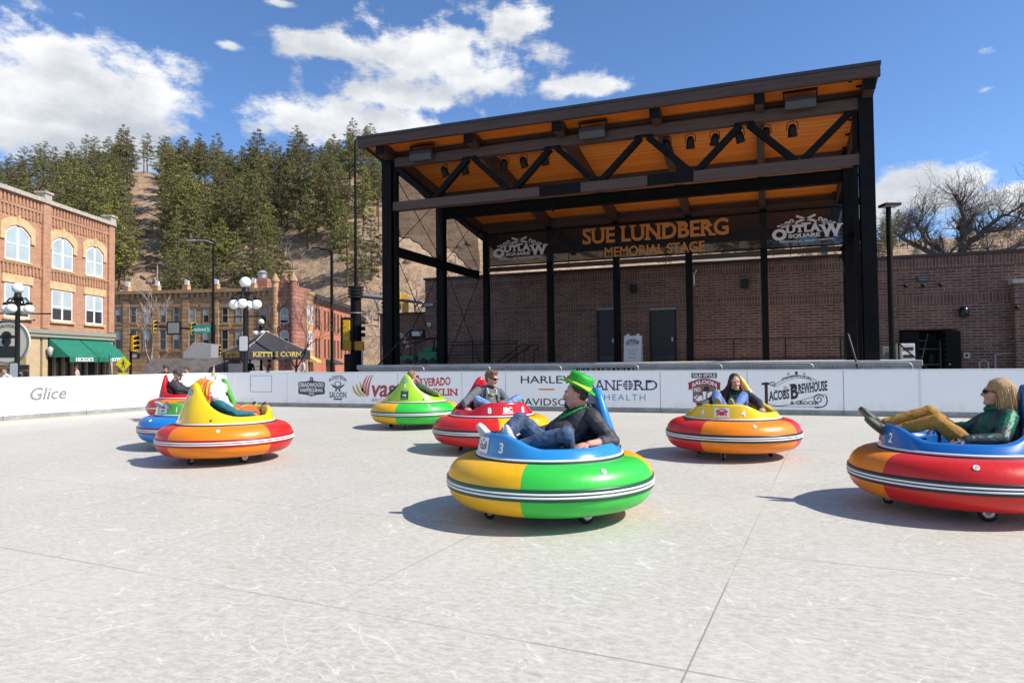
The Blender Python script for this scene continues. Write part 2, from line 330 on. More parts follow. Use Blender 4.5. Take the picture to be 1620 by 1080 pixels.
def board(p, q, label, cat='rink board', hatch=None):
    """one straight panel from p to q (left to right seen from the ice)"""
    p = Vector((*p, 0)); q = Vector((*q, 0)); d = q - p; w = d.length; rz = math.atan2(d.y, d.x)
    t = thing('rink_board', label, cat, p, rz, 'white boards round the rink')
    g_ = .006
    MB().span((g_, 0, .125), (w - g_, .045, BH - .03)).build('panel', BOARD, t, bevel=.006)
    MB().span((g_, -.008, .02), (w - g_, .045, .122)).span((g_, -.012, .004), (w - g_, .045, .019), 1).build('kick_plate', [KICK, YEL_EDGE], t)
    MB().span((0, -.012, BH - .028), (w, .07, BH)).build('top_rail', CAP, t, bevel=.008)
    for x in (.03, w - .03): MB().span((x - .02, .05, .0), (x + .02, .16, BH - .05)).build('post', GALV, t)
    if hatch:
        a, b_, z0, z1 = hatch; f = MB()
        for s0, s1 in (((a, z0), (b_, z0 + .012)), ((a, z1 - .012), (b_, z1)), ((a, z0 + .013), (a + .012, z1 - .013)), ((b_ - .012, z0 + .013), (b_, z1 - .013))): f.span((s0[0], -.006, s0[1]), (s1[0], -.001, s1[1]))
        hh = f.build('hatch', SIL, t); MB().span((a + .05, -.012, .66), (a + .07, -.001, .68)).build('latch', CHAR, hh)
    return t
def bx_(px): return on_v(px, 615, BV).x
def bz_(px, py): return on_v(px, py, BV).z
def onboard(px0, py0, px1, py1, t):
    """rectangle on the back boards in metres: left, bottom, width, height relative to the panel t"""
    a = on_v(px0, py1, BV); b_ = on_v(px1, py0, BV); cz = (on_v((px0 + px1) / 2, py1, BV).z); tz = on_v((px0 + px1) / 2, py0, BV).z
    return a.x - t.location.x, cz, b_.x - a.x, tz - cz
SE = [-16.48, -14.29, -12.28, -10.29, -8.2, -6.86, -4.61, -2.6, -.48, 1.66, 3.23, 5.29, 7.4, 9.5]
LB = ['white rink board with a square hatch beside the curved corner', 'white rink board printed with two dark western logos', 'white rink board printed with gold and red swooshes', 'white rink board printed with red word SILVERADO',
      'narrow blank white rink board behind the man in sunglasses', 'white rink board printed HARLEY over an orange dash', 'white rink board printed with navy SANFORD lettering', 'white rink board with the maroon SALOON badge', 'white rink board printed JACOBS BREWHOUSE in black',
      'blank white rink board right of the brewhouse print', 'blank white rink board with one dark scuff behind the laughing woman', 'white rink board at the right edge of the picture', 'white rink board just beyond the right edge']
PB = [board((SE[i], BV), (SE[i + 1], BV), LB[i], hatch=(.74, 1.60, .46, .99) if i == 0 else None) for i in range(13)]
# curved corner and left boards
cr, cc = .90, Vector((-16.48, BV - .90))
ct = thing('rink_board', 'curved white rink board at the far left corner, half in sunlight', 'rink board', (cc.x, cc.y, 0), 0, 'white boards round the rink')
def arc_band(r0, r1, z0, z1, n=14, a0=90, a1=180):
    mb = MB(); vs = []
    for i in range(n + 1):
        a = rad(a0 + (a1 - a0) * i / n); cx, sx = math.cos(a), math.sin(a)
        vs += [(r0 * cx, r0 * sx, z0), (r1 * cx, r1 * sx, z0), (r1 * cx, r1 * sx, z1), (r0 * cx, r0 * sx, z1)]
    fs = [(i * 4 + j, i * 4 + (j + 1) % 4, i * 4 + 4 + (j + 1) % 4, i * 4 + 4 + j) for i in range(n) for j in range(4)] + [(0, 1, 2, 3), (n * 4 + 3, n * 4 + 2, n * 4 + 1, n * 4)]
    return mb.add(vs, fs)
arc_band(cr, cr + .045, .125, BH - .03).build('panel', BOARD, ct); arc_band(cr - .008, cr + .045, .004, .122).build('kick_plate', KICK, ct); arc_band(cr - .012, cr + .07, BH - .028, BH).build('top_rail', CAP, ct)
L0 = Vector((cc.x - cr, cc.y)); LD = Vector((-.1125, -1)).normalized(); LBT = []
for i, lab in enumerate(('white rink board in sun nearest the curved corner', 'white sunlit rink board with a thin scuff line beside the grey logo', 'white sunlit rink board printed with grey Glice logo', 'white rink board at the left edge of the picture', 'white rink board just beyond the left edge', 'last white rink board on the left side, out of picture')):
    a = L0 + LD * ((i - 1) * 2.07 + 1.2 if i else 0); b_ = L0 + LD * (i * 2.07 + 1.2); LBT.append(board(b_, a, lab))
MB().span((-.02, -.012, .0), (.02, .05, BH)).build('joint_strip', CAP, PB[10])
# ---------------------------------------------------------------- printing on the boards
def flat(t, x0=0, z0=0, lift=.0035):
    return lambda x, y, e: (x0 + x, -(lift + e), z0 + y)
def disc(mb, fn, x, y, r, mi=0, n=28, e=0.0, r0=0.0, a0=0, a1=360, ry=None):
    ry = r if ry is None else ry; k = r0 / r
    if r0 <= 0: mb.add([fn(x + r * math.cos(2 * math.pi * i / n), y + ry * math.sin(2 * math.pi * i / n), e) for i in range(n)], [tuple(range(n))], mi)
    else:
        A = [rad(a0 + (a1 - a0) * i / n) for i in range(n + 1)]
        mb.add([fn(x + q * r * math.cos(a), y + q * ry * math.sin(a), e) for a in A for q in (k, 1)], [(2 * i, 2 * i + 1, 2 * i + 3, 2 * i + 2) for i in range(n)], mi)
def poly(mb, fn, pts, mi=0, e=0.0): mb.add([fn(x, y, e) for x, y in pts], [tuple(range(len(pts)))], mi)
def ribbon(mb, fn, pts, w, mi=0, e=0.0):
    n = len(pts); vs = []
    for i, (x, y) in enumerate(pts):
        x0, y0 = pts[max(i - 1, 0)]; x1, y1 = pts[min(i + 1, n - 1)]; l = math.hypot(x1 - x0, y1 - y0) or 1
        ww = (w(i / (n - 1)) if callable(w) else w) / 2; nx, ny = -(y1 - y0) / l * ww, (x1 - x0) / l * ww
        vs += [fn(x + nx, y + ny, e), fn(x - nx, y - ny, e)]
    mb.add(vs, [(2 * i, 2 * i + 1, 2 * i + 3, 2 * i + 2) for i in range(n - 1)], mi)
def spiral(cx, cy, r, a0, turns, n=26, flip=1, k=.12): return [(cx + flip * r * (k + (1 - k) * (1 - i / n)) * math.cos(a0 + turns * 2 * math.pi * i / n), cy + r * (k + (1 - k) * (1 - i / n)) * math.sin(a0 + turns * 2 * math.pi * i / n)) for i in range(n + 1)]
def rrect(x, y, w, h_, r, n=5):
    P = []
    for cx, cy, a in ((x + w - r, y + h_ - r, 0), (x + r, y + h_ - r, 90), (x + r, y + r, 180), (x + w - r, y + r, 270)):
        P += [(cx + r * math.cos(rad(a + 90 * i / n)), cy + r * math.sin(rad(a + 90 * i / n))) for i in range(n + 1)]
    return P
# grey Glice logo
t = LBT[2]; mb = MB(); f = flat(t)
write(mb, 'Glice', f, w=.92, x=.62, y=.49, align='l', shear=.22, bold=.022); write(mb, '.com', f, w=.24, x=1.56, y=.50, align='l', shear=.2); mb.build('logo', SIL, t)
mb = MB(); write(mb, 'Club', flat(LBT[0]), w=.56, x=.42, y=.66, align='l', shear=.5, bold=.01); mb.build('logo', MAR, LBT[0])
# dark distillery badge and saloon logo
t = PB[1]; f = flat(t); x, y, w, h_ = onboard(472, 600, 514, 627, t); mb = MB()
disc(mb, f, x + w / 2, y + h_ * 1.02, h_ * .13)
poly(mb, f, [(x + w * a, y + h_ * b_) for a, b_ in ((.04, .86), (.30, .88), (.5, .96), (.7, .88), (.96, .86), (1, .80), (1, .56), (.965, .5), (1, .44), (1, .2), (.96, .14), (.7, .10), (.5, 0), (.3, .10), (.04, .14), (0, .2), (0, .44), (.035, .5), (0, .56), (0, .80))])
fw = flat(t, lift=.0055)
write(mb, 'DEADWOOD', fw, w=w * .9, h=h_ * .23, x=x + w / 2, y=y + h_ * .57, mi=1, bold=.03)
write(mb, 'DISTILLING', fw, w=w * .84, h=h_ * .17, x=x + w / 2, y=y + h_ * .29, mi=1, bold=.03, slab=True)
write(mb, 'CO', fw, w=w * .2, h=h_ * .13, x=x + w / 2, y=y + h_ * .1, mi=1, bold=.03)
poly(mb, fw, [(x + w * .3, y + h_ * .50), (x + w * .7, y + h_ * .50), (x + w * .7, y + h_ * .515), (x + w * .3, y + h_ * .515)], 1)
write(mb, 'd', fw, h=h_ * .16, x=x + w / 2, y=y + h_ * .95, mi=1, shear=.2)
mb.build('logo', [CHAR, PRW], t)
x, y, w, h_ = onboard(521, 593, 548, 632, t); mb = MB()
write(mb, 'THE ORIGINAL', f, w=w * .7, h=h_ * .05, x=x + w / 2, y=y + h_ * .91, arc=h_ * .04)
write(mb, 'BLOODY NOSE', f, w=w * 1.0, h=h_ * .13, x=x + w / 2, y=y + h_ * .72, arc=h_ * .11, bold=.02)
poly(mb, f, [(x + w * a, y + h_ * b_) for a, b_ in ((.08, .66), (.22, .60), (.5, .50), (.78, .60), (.92, .66), (.80, .52), (.60, .44), (.5, .42), (.40, .44), (.20, .52))])
disc(mb, f, x + w * .5, y + h_ * .64, w * .20, ry=h_ * .11, r0=w * .15)
disc(mb, f, x + w * .4, y + h_ * .38, w * .06); disc(mb, f, x + w * .6, y + h_ * .38, w * .06)
write(mb, 'SALOON', f, w=w * .98, h=h_ * .22, x=x + w / 2, y=y + h_ * .09, bold=.02, slab=True)
poly(mb, f, rrect(x + w * .25, y - h_ * .01, w * .5, h_ * .06, h_ * .02)); mb.build('logo', CHAR, t)
# gold and red swooshes with the word
t = PB[2]; f = flat(t); mb = MB()
def px(a, b_): p = on_v(a, b_, BV); return p.x - t.location.x, p.z
for k in range(3):
    P0, P1, P2 = px(558.5 + 5.5 * k, 609 - 2.5 * k), px(559 + 6.2 * k, 621 - 1.2 * k), px(571 + 5.5 * k, 627)
    ribbon(mb, f, [((1 - q) ** 2 * P0[0] + 2 * q * (1 - q) * P1[0] + q * q * P2[0], (1 - q) ** 2 * P0[1] + 2 * q * (1 - q) * P1[1] + q * q * P2[1]) for q in [i / 10 for i in range(11)]], lambda q: .028 + .05 * math.sin(q * 3.0), 1)
    P0, P1, P2 = px(573.5 + 4.2 * k, 619 + 3 * k), px(575 + 4.0 * k, 602), px(582 + 4.2 * k, 594 - .4 * k)
    ribbon(mb, f, [((1 - q) ** 2 * P0[0] + 2 * q * (1 - q) * P1[0] + q * q * P2[0], (1 - q) ** 2 * P0[1] + 2 * q * (1 - q) * P1[1] + q * q * P2[1]) for q in [i / 10 for i in range(11)]], lambda q: .07 * (1 - q) + .022, 0)
x, y, w, h_ = onboard(588, 604, 637, 627, t); write(mb, 'vast', f, w=w, h=h_ * .98, x=x, y=y, align='l', shear=.18, bold=.022, mi=2)
x, y, w, h_ = onboard(588, 630, 640, 635.5, t); write(mb, 'BROADBAND', f, w=w, h=h_, x=x, y=y, align='l', shear=.15, mi=3)
mb.build('logo', [CORAL, GLD, VAST, SIL], t)
t = PB[3]; f = flat(t); mb = MB()
x, y, w, h_ = onboard(655, 593, 713, 612, t); write(mb, 'S', f, w=w * .15, h=h_ * .98, x=x, y=y, align='l', bold=.03, slab=True)
write(mb, 'ILVERADO', f, w=w * .84, h=h_ * .66, x=x + w * .155, y=y + h_ * .12, align='l', bold=.025, slab=True, rise=h_ * .15)
x, y, w, h_ = onboard(650, 614.5, 723.5, 625, t); write(mb, 'FRANKLIN', f, w=w, h=h_, x=x, y=y, align='l', bold=.025, slab=True); mb.build('logo', REDI, t)
t = PB[5]; f = flat(t); mb = MB()
x, y, w, h_ = onboard(824, 594.5, 904, 606, t); write(mb, 'HARLEY', f, w=w, h=h_, x=x, y=y, align='l', bold=.006)
x, y, w, h_ = onboard(817, 627, 912, 641, t); write(mb, 'DAVIDSON', f, w=w, h=h_ * .78, x=x, y=y, align='l', bold=.006)
x, y, w, h_ = onboard(852.5, 614.5, 877, 617, t); poly(mb, f, [(x, y), (x + w, y), (x + w, y + h_), (x, y + h_)], 1); mb.build('logo', [INK, ORG], t)
t = PB[6]; f = flat(t); mb = MB()
x, y, w, h_ = onboard(932, 601, 984, 617, t); write(mb, 'SANF', f, w=w, h=h_, x=x, y=y, align='l', slab=True)
x, y, w, h_ = onboard(1004, 601, 1040, 617, t); write(mb, 'RD', f, w=w, h=h_, x=x, y=y, align='l', slab=True)
x, y, w, h_ = onboard(985.5, 601, 1001.5, 617, t); cx, cy, r = x + w / 2, y + h_ / 2, h_ / 2
disc(mb, f, cx, cy, r)
for a in (-.42, 0, .42): poly(mb, flat(t, lift=.005), [(cx - r * .95, cy + (a - .07) * r), (cx + r * .95, cy + (a - .07) * r), (cx + r * .95, cy + (a + .07) * r), (cx - r * .95, cy + (a + .07) * r)], 2)
poly(mb, flat(t, lift=.0062), [(cx - .1 * r, cy - r * .98), (cx + .1 * r, cy - r * .98), (cx + .1 * r, cy + r * .98), (cx - .1 * r, cy + r * .98)], 2)
x, y, w, h_ = onboard(956, 623.5, 1021, 633, t); write(mb, 'HEALTH', f, w=w, h=h_, x=x, y=y, align='l', space=1.25, mi=1); mb.build('logo', [NAVY, TEAL, PRW], t)
# maroon saloon badge
t = PB[7]; f = flat(t); f2 = flat(t, lift=.0052); f3 = flat(t, lift=.0068); mb = MB(); x, y, w, h_ = onboard(1090, 590, 1139, 646, t)
poly(mb, f, [(x + w * a, y + h_ * b_) for a, b_ in ((.13, .70), (.13, .17), (.22, .17), (.22, .11), (.34, .11), (.42, .03), (.5, 0), (.58, .03), (.66, .11), (.78, .11), (.78, .17), (.87, .17), (.87, .70))], 2)
poly(mb, f2, [(x + w * a, y + h_ * b_) for a, b_ in ((.10, .86), (.90, .86), (.90, 1), (.10, 1))], 0)
A = [(i / 16) for i in range(17)]
ribbon(mb, f2, [(x + w * (.02 + .96 * q), y + h_ * (.64 + .12 * math.sin(math.pi * q))) for q in A], h_ * .17, 1)
for sx in (.0, .90): poly(mb, f, [(x + w * (sx + a), y + h_ * b_) for a, b_ in ((0, .72), (.10, .72), (.10, .50), (.05, .55), (0, .50))], 1)
write(mb, 'OLD STYLE', f3, w=w * .72, h=h_ * .085, x=x + w / 2, y=y + h_ * .89, mi=3, bold=.03, slab=True)
write(mb, 'SALOON', f3, w=w * .78, h=h_ * .10, x=x + w / 2, y=y + h_ * .605, arc=h_ * .10, mi=3, bold=.03, slab=True)
write(mb, 'NO', f2, w=w * .2, h=h_ * .11, x=x + w * .28, y=y + h_ * .48, mi=3, bold=.03); write(mb, '10', f2, w=w * .36, h=h_ * .25, x=x + w * .64, y=y + h_ * .23, mi=3, bold=.05, slab=True)
ribbon(mb, f2, [(x + w * .2, y + h_ * .26), (x + w * .5, y + h_ * .52)], w * .03, 0); disc(mb, f2, x + w * .57, y + h_ * .56, w * .09, 0)
poly(mb, f2, [(x + w * a, y + h_ * b_) for a, b_ in ((.16, .32), (.28, .38), (.42, .36), (.44, .24), (.3, .2), (.2, .25))], 3)
mb.build('logo', [INK, MAR, BRN, PRW], t)
# brewhouse logo
t = PB[8]; f = flat(t); f2 = flat(t, lift=.005); mb = MB(); x, y, w, h_ = onboard(1205, 589, 1309, 644, t)
A = [i / 20 for i in range(21)]
def cur(x0, y0, cxx, cyy, x1, y1, n=16): return [(x + w * ((1 - q) ** 2 * x0 + 2 * q * (1 - q) * cxx + q * q * x1), y + h_ * ((1 - q) ** 2 * y0 + 2 * q * (1 - q) * cyy + q * q * y1)) for q in [i / n for i in range(n + 1)]]
ribbon(mb, f, cur(.18, .60, .56, 1.16, .86, .72), .012); ribbon(mb, f, cur(.22, .58, .56, 1.02, .80, .72), .008)
write(mb, 'DEADWOOD', f, w=w * .44, h=h_ * .07, x=x + w * .54, y=y + h_ * .76, arc=h_ * .10, bold=.02, slab=True)
for q in (.42, .54, .66): disc(mb, f, x + w * q, y + h_ * .96, w * .018, r0=w * .010)
disc(mb, f, x + w * .54, y + h_ * .99, w * .022)
def slant(k): return lambda a, b_, e: f(a, b_ + (a - x) * .13, e)
write(mb, 'J', f, w=w * .085, h=h_ * .52, x=x + w * .015, y=y + h_ * .18, align='l', bold=.045); poly(mb, flat(t, lift=.0048), [(x + w * a, y + h_ * b_) for a, b_ in ((.005, .64), (.125, .64), (.125, .70), (.005, .70))])
write(mb, 'ACOBS', slant(0), w=w * .31, h=h_ * .26, x=x + w * .115, y=y + h_ * .16, align='l', bold=.03, slab=True)
write(mb, 'B', slant(0), w=w * .11, h=h_ * .42, x=x + w * .45, y=y + h_ * .14, align='l', bold=.035, slab=True)
write(mb, 'REWHOUSE', slant(0), w=w * .43, h=h_ * .27, x=x + w * .565, y=y + h_ * .27, align='l', bold=.03, slab=True)
write(mb, '& GROCER', f, w=w * .42, h=h_ * .10, x=x + w * .65, y=y + h_ * .08, bold=.025, slab=True)
ribbon(mb, f, cur(.10, .10, .25, -.04, .50, .12) + cur(.50, .12, .72, .30, .98, .38)[1:], .012); ribbon(mb, f, cur(.16, .02, .3, .02, .9, .02), .010)
ribbon(mb, f, spiral(x + w * .86, y + h_ * .24, w * .085, rad(20), 1.6), .022); ribbon(mb, f, spiral(x + w * .17, y + h_ * .66, w * .05, rad(-60), 1.4), .018); ribbon(mb, f, cur(.97, .34, 1.04, -.02, .80, 0), .025)
ribbon(mb, f, spiral(x + w * .37, y + h_ * .56, w * .035, rad(180), 1.3, flip=-1), .012); ribbon(mb, f, cur(.2, .5, .3, .42, .45, .52), .012); ribbon(mb, f, cur(.02, .68, .08, .74, .13, .68), .018)
mb.build('logo', INK, t)
# ================================================================= stage, pavilion, brick building
WOOD = wood_mat('stained_timber', (.035, .018, .012), (.105, .058, .042), .9, 'z', 'x', .6)
WOODV = wood_mat('stained_timber_rafter', (.035, .018, .012), (.09, .05, .036), .9, 'z', 'y', .6)
DECK = wood_mat('cedar_boards', (.80, .165, .013), (.98, .36, .05), .145, 'y', 'x', .5)
STU0, STU1, SV = -14.6, 4.1, 22.3
stg = thing('concrete_stage', 'low pale concrete stage platform under the timber pavilion', 'stage', ((STU0 + STU1) / 2, SV, 0))
lo = stg.location
def rel(o_): return Vector(o_) - lo
SZ = 1.28
MB().span(rel((STU0, SV, -.06)), rel((STU1, 33.28, SZ - .17))).build('stage_base', CONC, stg)
MB().span(rel((STU0 - .04, SV - .05, SZ - .168)), rel((STU1 + .03, 33.28, SZ))).build('stage_slab', mat('concrete_light', (.46, .42, .37), .85, .2, 1.4, bump=.1), stg, bevel=.02)
# --- pavilion
CU = [-13.35 + 3.2 * k for k in range(6)]; V1, V2, V3 = 23.0, 27.4, 31.7
pav = thing('stage_pavilion', 'open timber and black steel pavilion with sloping orange cedar ceiling', 'pavilion', (-5.4, V1, SZ)); pl = pav.location
class PM(MB):
    """collector in world metres, built relative to the pavilion"""
    def build(s, name, mats, parent=pav, **k):
        s.xf(Matrix.Translation(-pl)); return MB.build(s, name, mats, parent, **k)
RL, RR, RV0, RV1 = -14.42, 3.24, 22.0, 36.6
def rz(v, off=0.0): return 9.93 - (v - RV0) * (1.55 / 10.6) + off      # top of the roof
def slab(u0, v0, u1, v1, o0, o1, mi=0, mb=None):
    mb = mb or PM(); vs = [(u, v, rz(v, o)) for o in (o0, o1) for u, v in ((u0, v0), (u1, v0), (u1, v1), (u0, v1))]
    return mb.add(vs, [(3, 2, 1, 0), (4, 5, 6, 7), (0, 1, 5, 4), (1, 2, 6, 5), (2, 3, 7, 6), (3, 0, 4, 7)], mi)
slab(RL + .03, RV0 + .16, RR - .03, RV1 - .05, -.17, -.10).build('ceiling_boards', DECK)
slab(RL, RV0 - .02, RR, RV1, -.098, 0.0).build('roof_cap', mat('roof_metal', (.03, .032, .036), .5))
PM().span((RL + .02, RV0, 9.50), (RR - .02, RV0 + .15, 9.825)).build('fascia_beam', WOOD)
for u in (RL + .02, RR - .10): slab(u, RV0 + .16, u + .08, RV1 - .05, -.26, -.172).build('side_fascia', WOODV)
for k in range(9): slab(RR - .55, 22.9 + k * 1.08, RR - .11, 22.98 + k * 1.08, -.22, -.172).build('soffit_bracket', STEEL)
RAF = [-13.55, -9.9, -6.6, -3.28, -.08, 2.95]
for u in RAF: slab(u - .13, RV0 + .17, u + .13, RV1 - .2, -.66, -.172).build('rafter', WOODV)
for u in RAF: PM().span((u - .16, RV0 + .155, 9.2), (u + .16, RV0 + .22, 9.62)).build('rafter_bracket', STEEL)
for v in (23.35, 27.6, 31.9, 36.0): slab(RL + .6, v - .11, RR - .35, v + .11, -.60, -.18).build('purlin', WOOD)
# trusses
PM().span((-13.3, V1 - .13, 8.88), (2.78, V1 + .13, 9.22)).build('top_chord', WOOD)
PM().span((-13.38, V1 - .15, 7.19), (2.83, V1 + .15, 7.52)).build('bottom_chord', WOOD)
for k in range(5):
    a, b_ = CU[k], CU[k + 1]; mdl = (a + b_) / 2
    PM().ibeam((a + .12, V1, 8.87), (mdl - .10, V1, 7.53), .2, .2, .025, up=(0, 1, 0)).build('truss_diagonal', STEEL)
    PM().ibeam((mdl + .10, V1, 7.53), (b_ - .12, V1, 8.87), .2, .2, .025, up=(0, 1, 0)).build('truss_diagonal', STEEL)
for u in (-6.7, -2.9): 
    q = PM().span((u - .75, V1 - .163, 7.17), (u + .75, V1 - .152, 7.54))
    for i in range(10):
        for j in (0, 1): q.span((u - .66 + i * .145, V1 - .178, 7.25 + j * .18), (u - .63 + i * .145, V1 - .164, 7.29 + j * .18))
    q.build('splice_plate', STEEL)
for k in range(1, 5): PM().span((CU[k] - .3, V1 - .143, 8.86), (CU[k] + .3, V1 - .132, 8.93)).build('node_plate', STEEL)
# steel columns
for u, s_ in ((-13.62, 1), (2.92, -1)):
    q = PM().ibeam((u, V1, SZ), (u, V1, 9.28), .40, .44, .045, up=(0, 1, 0)); 
    for k in range(14): q.ball((u + .10, V1 - .222, SZ + .18 + k * .16), .016, 6)
    q.build('front_column', STEEL)
    PM().span((u + s_ * .24, V1 - .1, SZ), (u + s_ * .36, V1 + .12, 8.87)).build('inner_post', STEEL)
    PM().ibeam((u + s_ * .05, V2, SZ), (u + s_ * .05, V2, 8.9), .36, .36, .04, up=(0, 1, 0)).build('middle_column', STEEL)
PM().ibeam((-13.4, V2, 7.97), (2.7, V2, 7.97), .3, .46, .035).build('middle_beam', STEEL)
RP = [-13.19, -9.83, -6.57, -3.25, -.06, 3.2]
for u in RP: PM().span((u - .14, V3 - .14, SZ), (u + .14, V3 + .14, 7.9)).build('rear_post', STEEL)
PM().span((-13.3, V3 - .13, 7.72), (3.3, V3 + .13, 8.05)).build('rear_beam', WOOD)
PM().span((-13.1, V3 - .11, 5.86), (3.1, V3 + .11, 6.06)).build('rear_rail_beam', WOOD)
for u in (-13.5, 3.0):
    PM().ibeam((u, V1 + .25, 5.68), (u, V3 - .2, 5.68), .25, .34, .03).build('side_beam', STEEL)
    for a, b_ in ((V1, V2), (V2, V3)):
        for z0, z1 in ((5.9, 8.6), (SZ, 5.5)):
            PM().tube([(u, a + .25, z0), (u, b_ - .25, z1)], .016, 6).build('tie_rod', STEEL); PM().tube([(u + .04, a + .25, z1), (u + .04, b_ - .25, z0)], .016, 6).build('tie_rod', STEEL)
    slab(u - .1, V1 + .3, u + .1, V3, -.70, -.62).build('side_plate', STEEL)
# --- printed mesh banner across the back
m_, b, h = newmat('banner_mesh'); b.inputs['Base Color'].default_value = (.012, .012, .013, 1); b.inputs['Roughness'].default_value = .9
def see_through(h, b, m_, amount):
    tr = h.n('ShaderNodeBsdfTransparent'); mx = h.n('ShaderNodeMixShader', None, _0=amount); out = [n for n in h.t.nodes if n.type == 'OUTPUT_MATERIAL'][0]
    h.t.links.new(b.outputs[0], mx.inputs[2]); h.t.links.new(tr.outputs[0], mx.inputs[1]); h.t.links.new(mx.outputs[0], out.inputs[0])
see_through(h, b, m_, .90); MESHB = m_
m_, b, h = newmat('side_mesh'); b.inputs['Base Color'].default_value = (.05, .045, .04, 1); b.inputs['Roughness'].default_value = .9; see_through(h, b, m_, .66); MESHS = m_
BNV = V3 - .30
ban = thing('stage_banner', 'long black mesh banner with orange stage name hung across the back of the stage', 'banner', (-4.9, BNV, 6.1)); bl = ban.location
def bb(px_, py_): p = on_v(px_, py_, BNV); return p
q0 = MB(); n = 40
vs = []
for i in range(n + 1):
    u = -13.0 + 16.2 * i / n
    for j in range(5): vs.append((u + 4.9, .03 * math.sin(i * 1.3 + j) * math.sin(math.pi * j / 4), .02 + 1.55 * j / 4))
q0.add(vs, [(i * 5 + j, i * 5 + 5 + j, i * 5 + 6 + j, i * 5 + 1 + j) for i in range(n) for j in range(4)], 0, True); q0.build('mesh_sheet', MESHB, ban, fix=False)
MB().tube([(-8.1, 0, 1.59), (8.1, 0, 1.59)], .035, 6).build('top_cable', STEEL, ban); MB().tube([(-8.1, 0, 0), (8.1, 0, 0)], .035, 6).build('bottom_cable', STEEL, ban)
ORB = mat('banner_orange', (.62, .24, .055), .8); WHB = mat('banner_white', (.75, .68, .64), .8)
fb = lambda x, y, e: (x, -.075 - e, y)
def brect(x0, y0, x1, y1):
    a = bb(x0, (y0 + y1) / 2); c_ = bb(x1, (y0 + y1) / 2); zt = bb((x0 + x1) / 2, y0).z; zb = bb((x0 + x1) / 2, y1).z
    return a.x - bl.x, zb - bl.z, c_.x - a.x, zt - zb
x, y, w, hh = brect(922, 350, 1153, 379); q = MB(); write(q, 'SUE LUNDBERG', fb, w=w, h=hh * .86, x=x, y=y + .02, align='l', bold=.028, slab=True)
x, y, w, hh = brect(957, 383, 1115, 402); write(q, 'MEMORIAL STAGE', fb, w=w, h=hh * .82, x=x, y=y, align='l', bold=.022); q.build('lettering', ORB, ban)
def outlaw(q, fn, x, y, w, h_):
    write(q, 'O', fn, w=w * .22, h=h_ * .40, x=x, y=y + h_ * .17, align='l', bold=.06, slab=True)
    write(q, 'UTLA', fn, w=w * .50, h=h_ * .28, x=x + w * .21, y=y + h_ * .38, align='l', bold=.05, slab=True, arc=.03)
    write(q, 'W', fn, w=w * .31, h=h_ * .42, x=x + w * .70, y=y + h_ * .20, align='l', bold=.05, slab=True)
    write(q, 'SQUARE', fn, w=w * .46, h=h_ * .13, x=x + w * .47, y=y + h_ * .21, bold=.05, slab=True)
    write(q, 'DEADWOOD - SOUTH DAKOTA', fn, w=w * .78, h=h_ * .065, x=x + w * .5, y=y + h_ * .06, bold=.03, arc=-.03)
    for s_ in (-1, 1):
        c_ = x + w * .5
        ribbon(q, fn, [(c_ - s_ * w * .13, y + h_ * .78), (c_ + s_ * w * .02, y + h_ * .88), (c_ + s_ * w * .14, y + h_ * 1.0)], w * .035)
        ribbon(q, fn, [(c_ - s_ * w * .13, y + h_ * .78), (c_ - s_ * w * .15, y + h_ * .70)], w * .05)
        for k, (a, r) in enumerate(((.20, .05), (.27, .045), (.34, .035))): ribbon(q, fn, spiral(c_ + s_ * w * a, y + h_ * (.82 - .07 * k), w * r, rad(200), 1.2, 18, s_), w * .022)
        ribbon(q, fn, [(c_ + s_ * w * .16, y + h_ * .74), (c_ + s_ * w * .28, y + h_ * .70), (c_ + s_ * w * .42, y + h_ * .66)], w * .025)
    ribbon(q, fn, [(x + w * .43, y + h_ * .70), (x + w * .57, y + h_ * .70)], h_ * .07)
for k, r in enumerate(((781, 376, 865, 411), (1221, 341, 1331, 384))):
    x, y, w, hh = brect(*r); q = MB(); outlaw(q, fb, x, y, w, hh); q.build('logo', WHB, ban)
# side screens that sag between the posts
def screen(name, label, u, v0, v1, z0, sag, dz):
    t = thing(name, label, 'mesh screen', (u, v0, z0), group='sagging mesh screens on the pavilion side'); q = MB(); n, k = 14, 8; vs = []
    for i in range(n + 1):
        f_ = i / n; top = rz(v0 + (v1 - v0) * f_, -.75) - z0; bot = sag[0] + (sag[1] - sag[0]) * f_ + .18 * math.sin(f_ * 3.14 * 1.6 + dz) + .05 * math.sin(i * 2.1)
        for j in range(k + 1): vs.append((.05 * math.sin(i * .9 + j * .7), (v1 - v0) * f_, bot + (top - bot) * j / k))
    q.add(vs, [(i * (k + 1) + j, (i + 1) * (k + 1) + j, (i + 1) * (k + 1) + j + 1, i * (k + 1) + j + 1) for i in range(n) for j in range(k)], 0, True); q.build('screen_cloth', MESHS, t, fix=False)
    MB().tube([(0, (v1 - v0) * i / n, vs[i * (k + 1)][2]) for i in range(n + 1)], .022, 5).build('screen_hem', STEEL, t)
screen('mesh_screen', 'sagging dark mesh screen between the left front and middle posts', -13.5, V1 + .3, V2 - .25, 5.9, (.35, .15), .0)
screen('mesh_screen', 'sagging dark mesh screen between the left middle and rear posts', -13.5, V2 + .35, V3 - .2, 5.9, (.45, .05), 1.0)
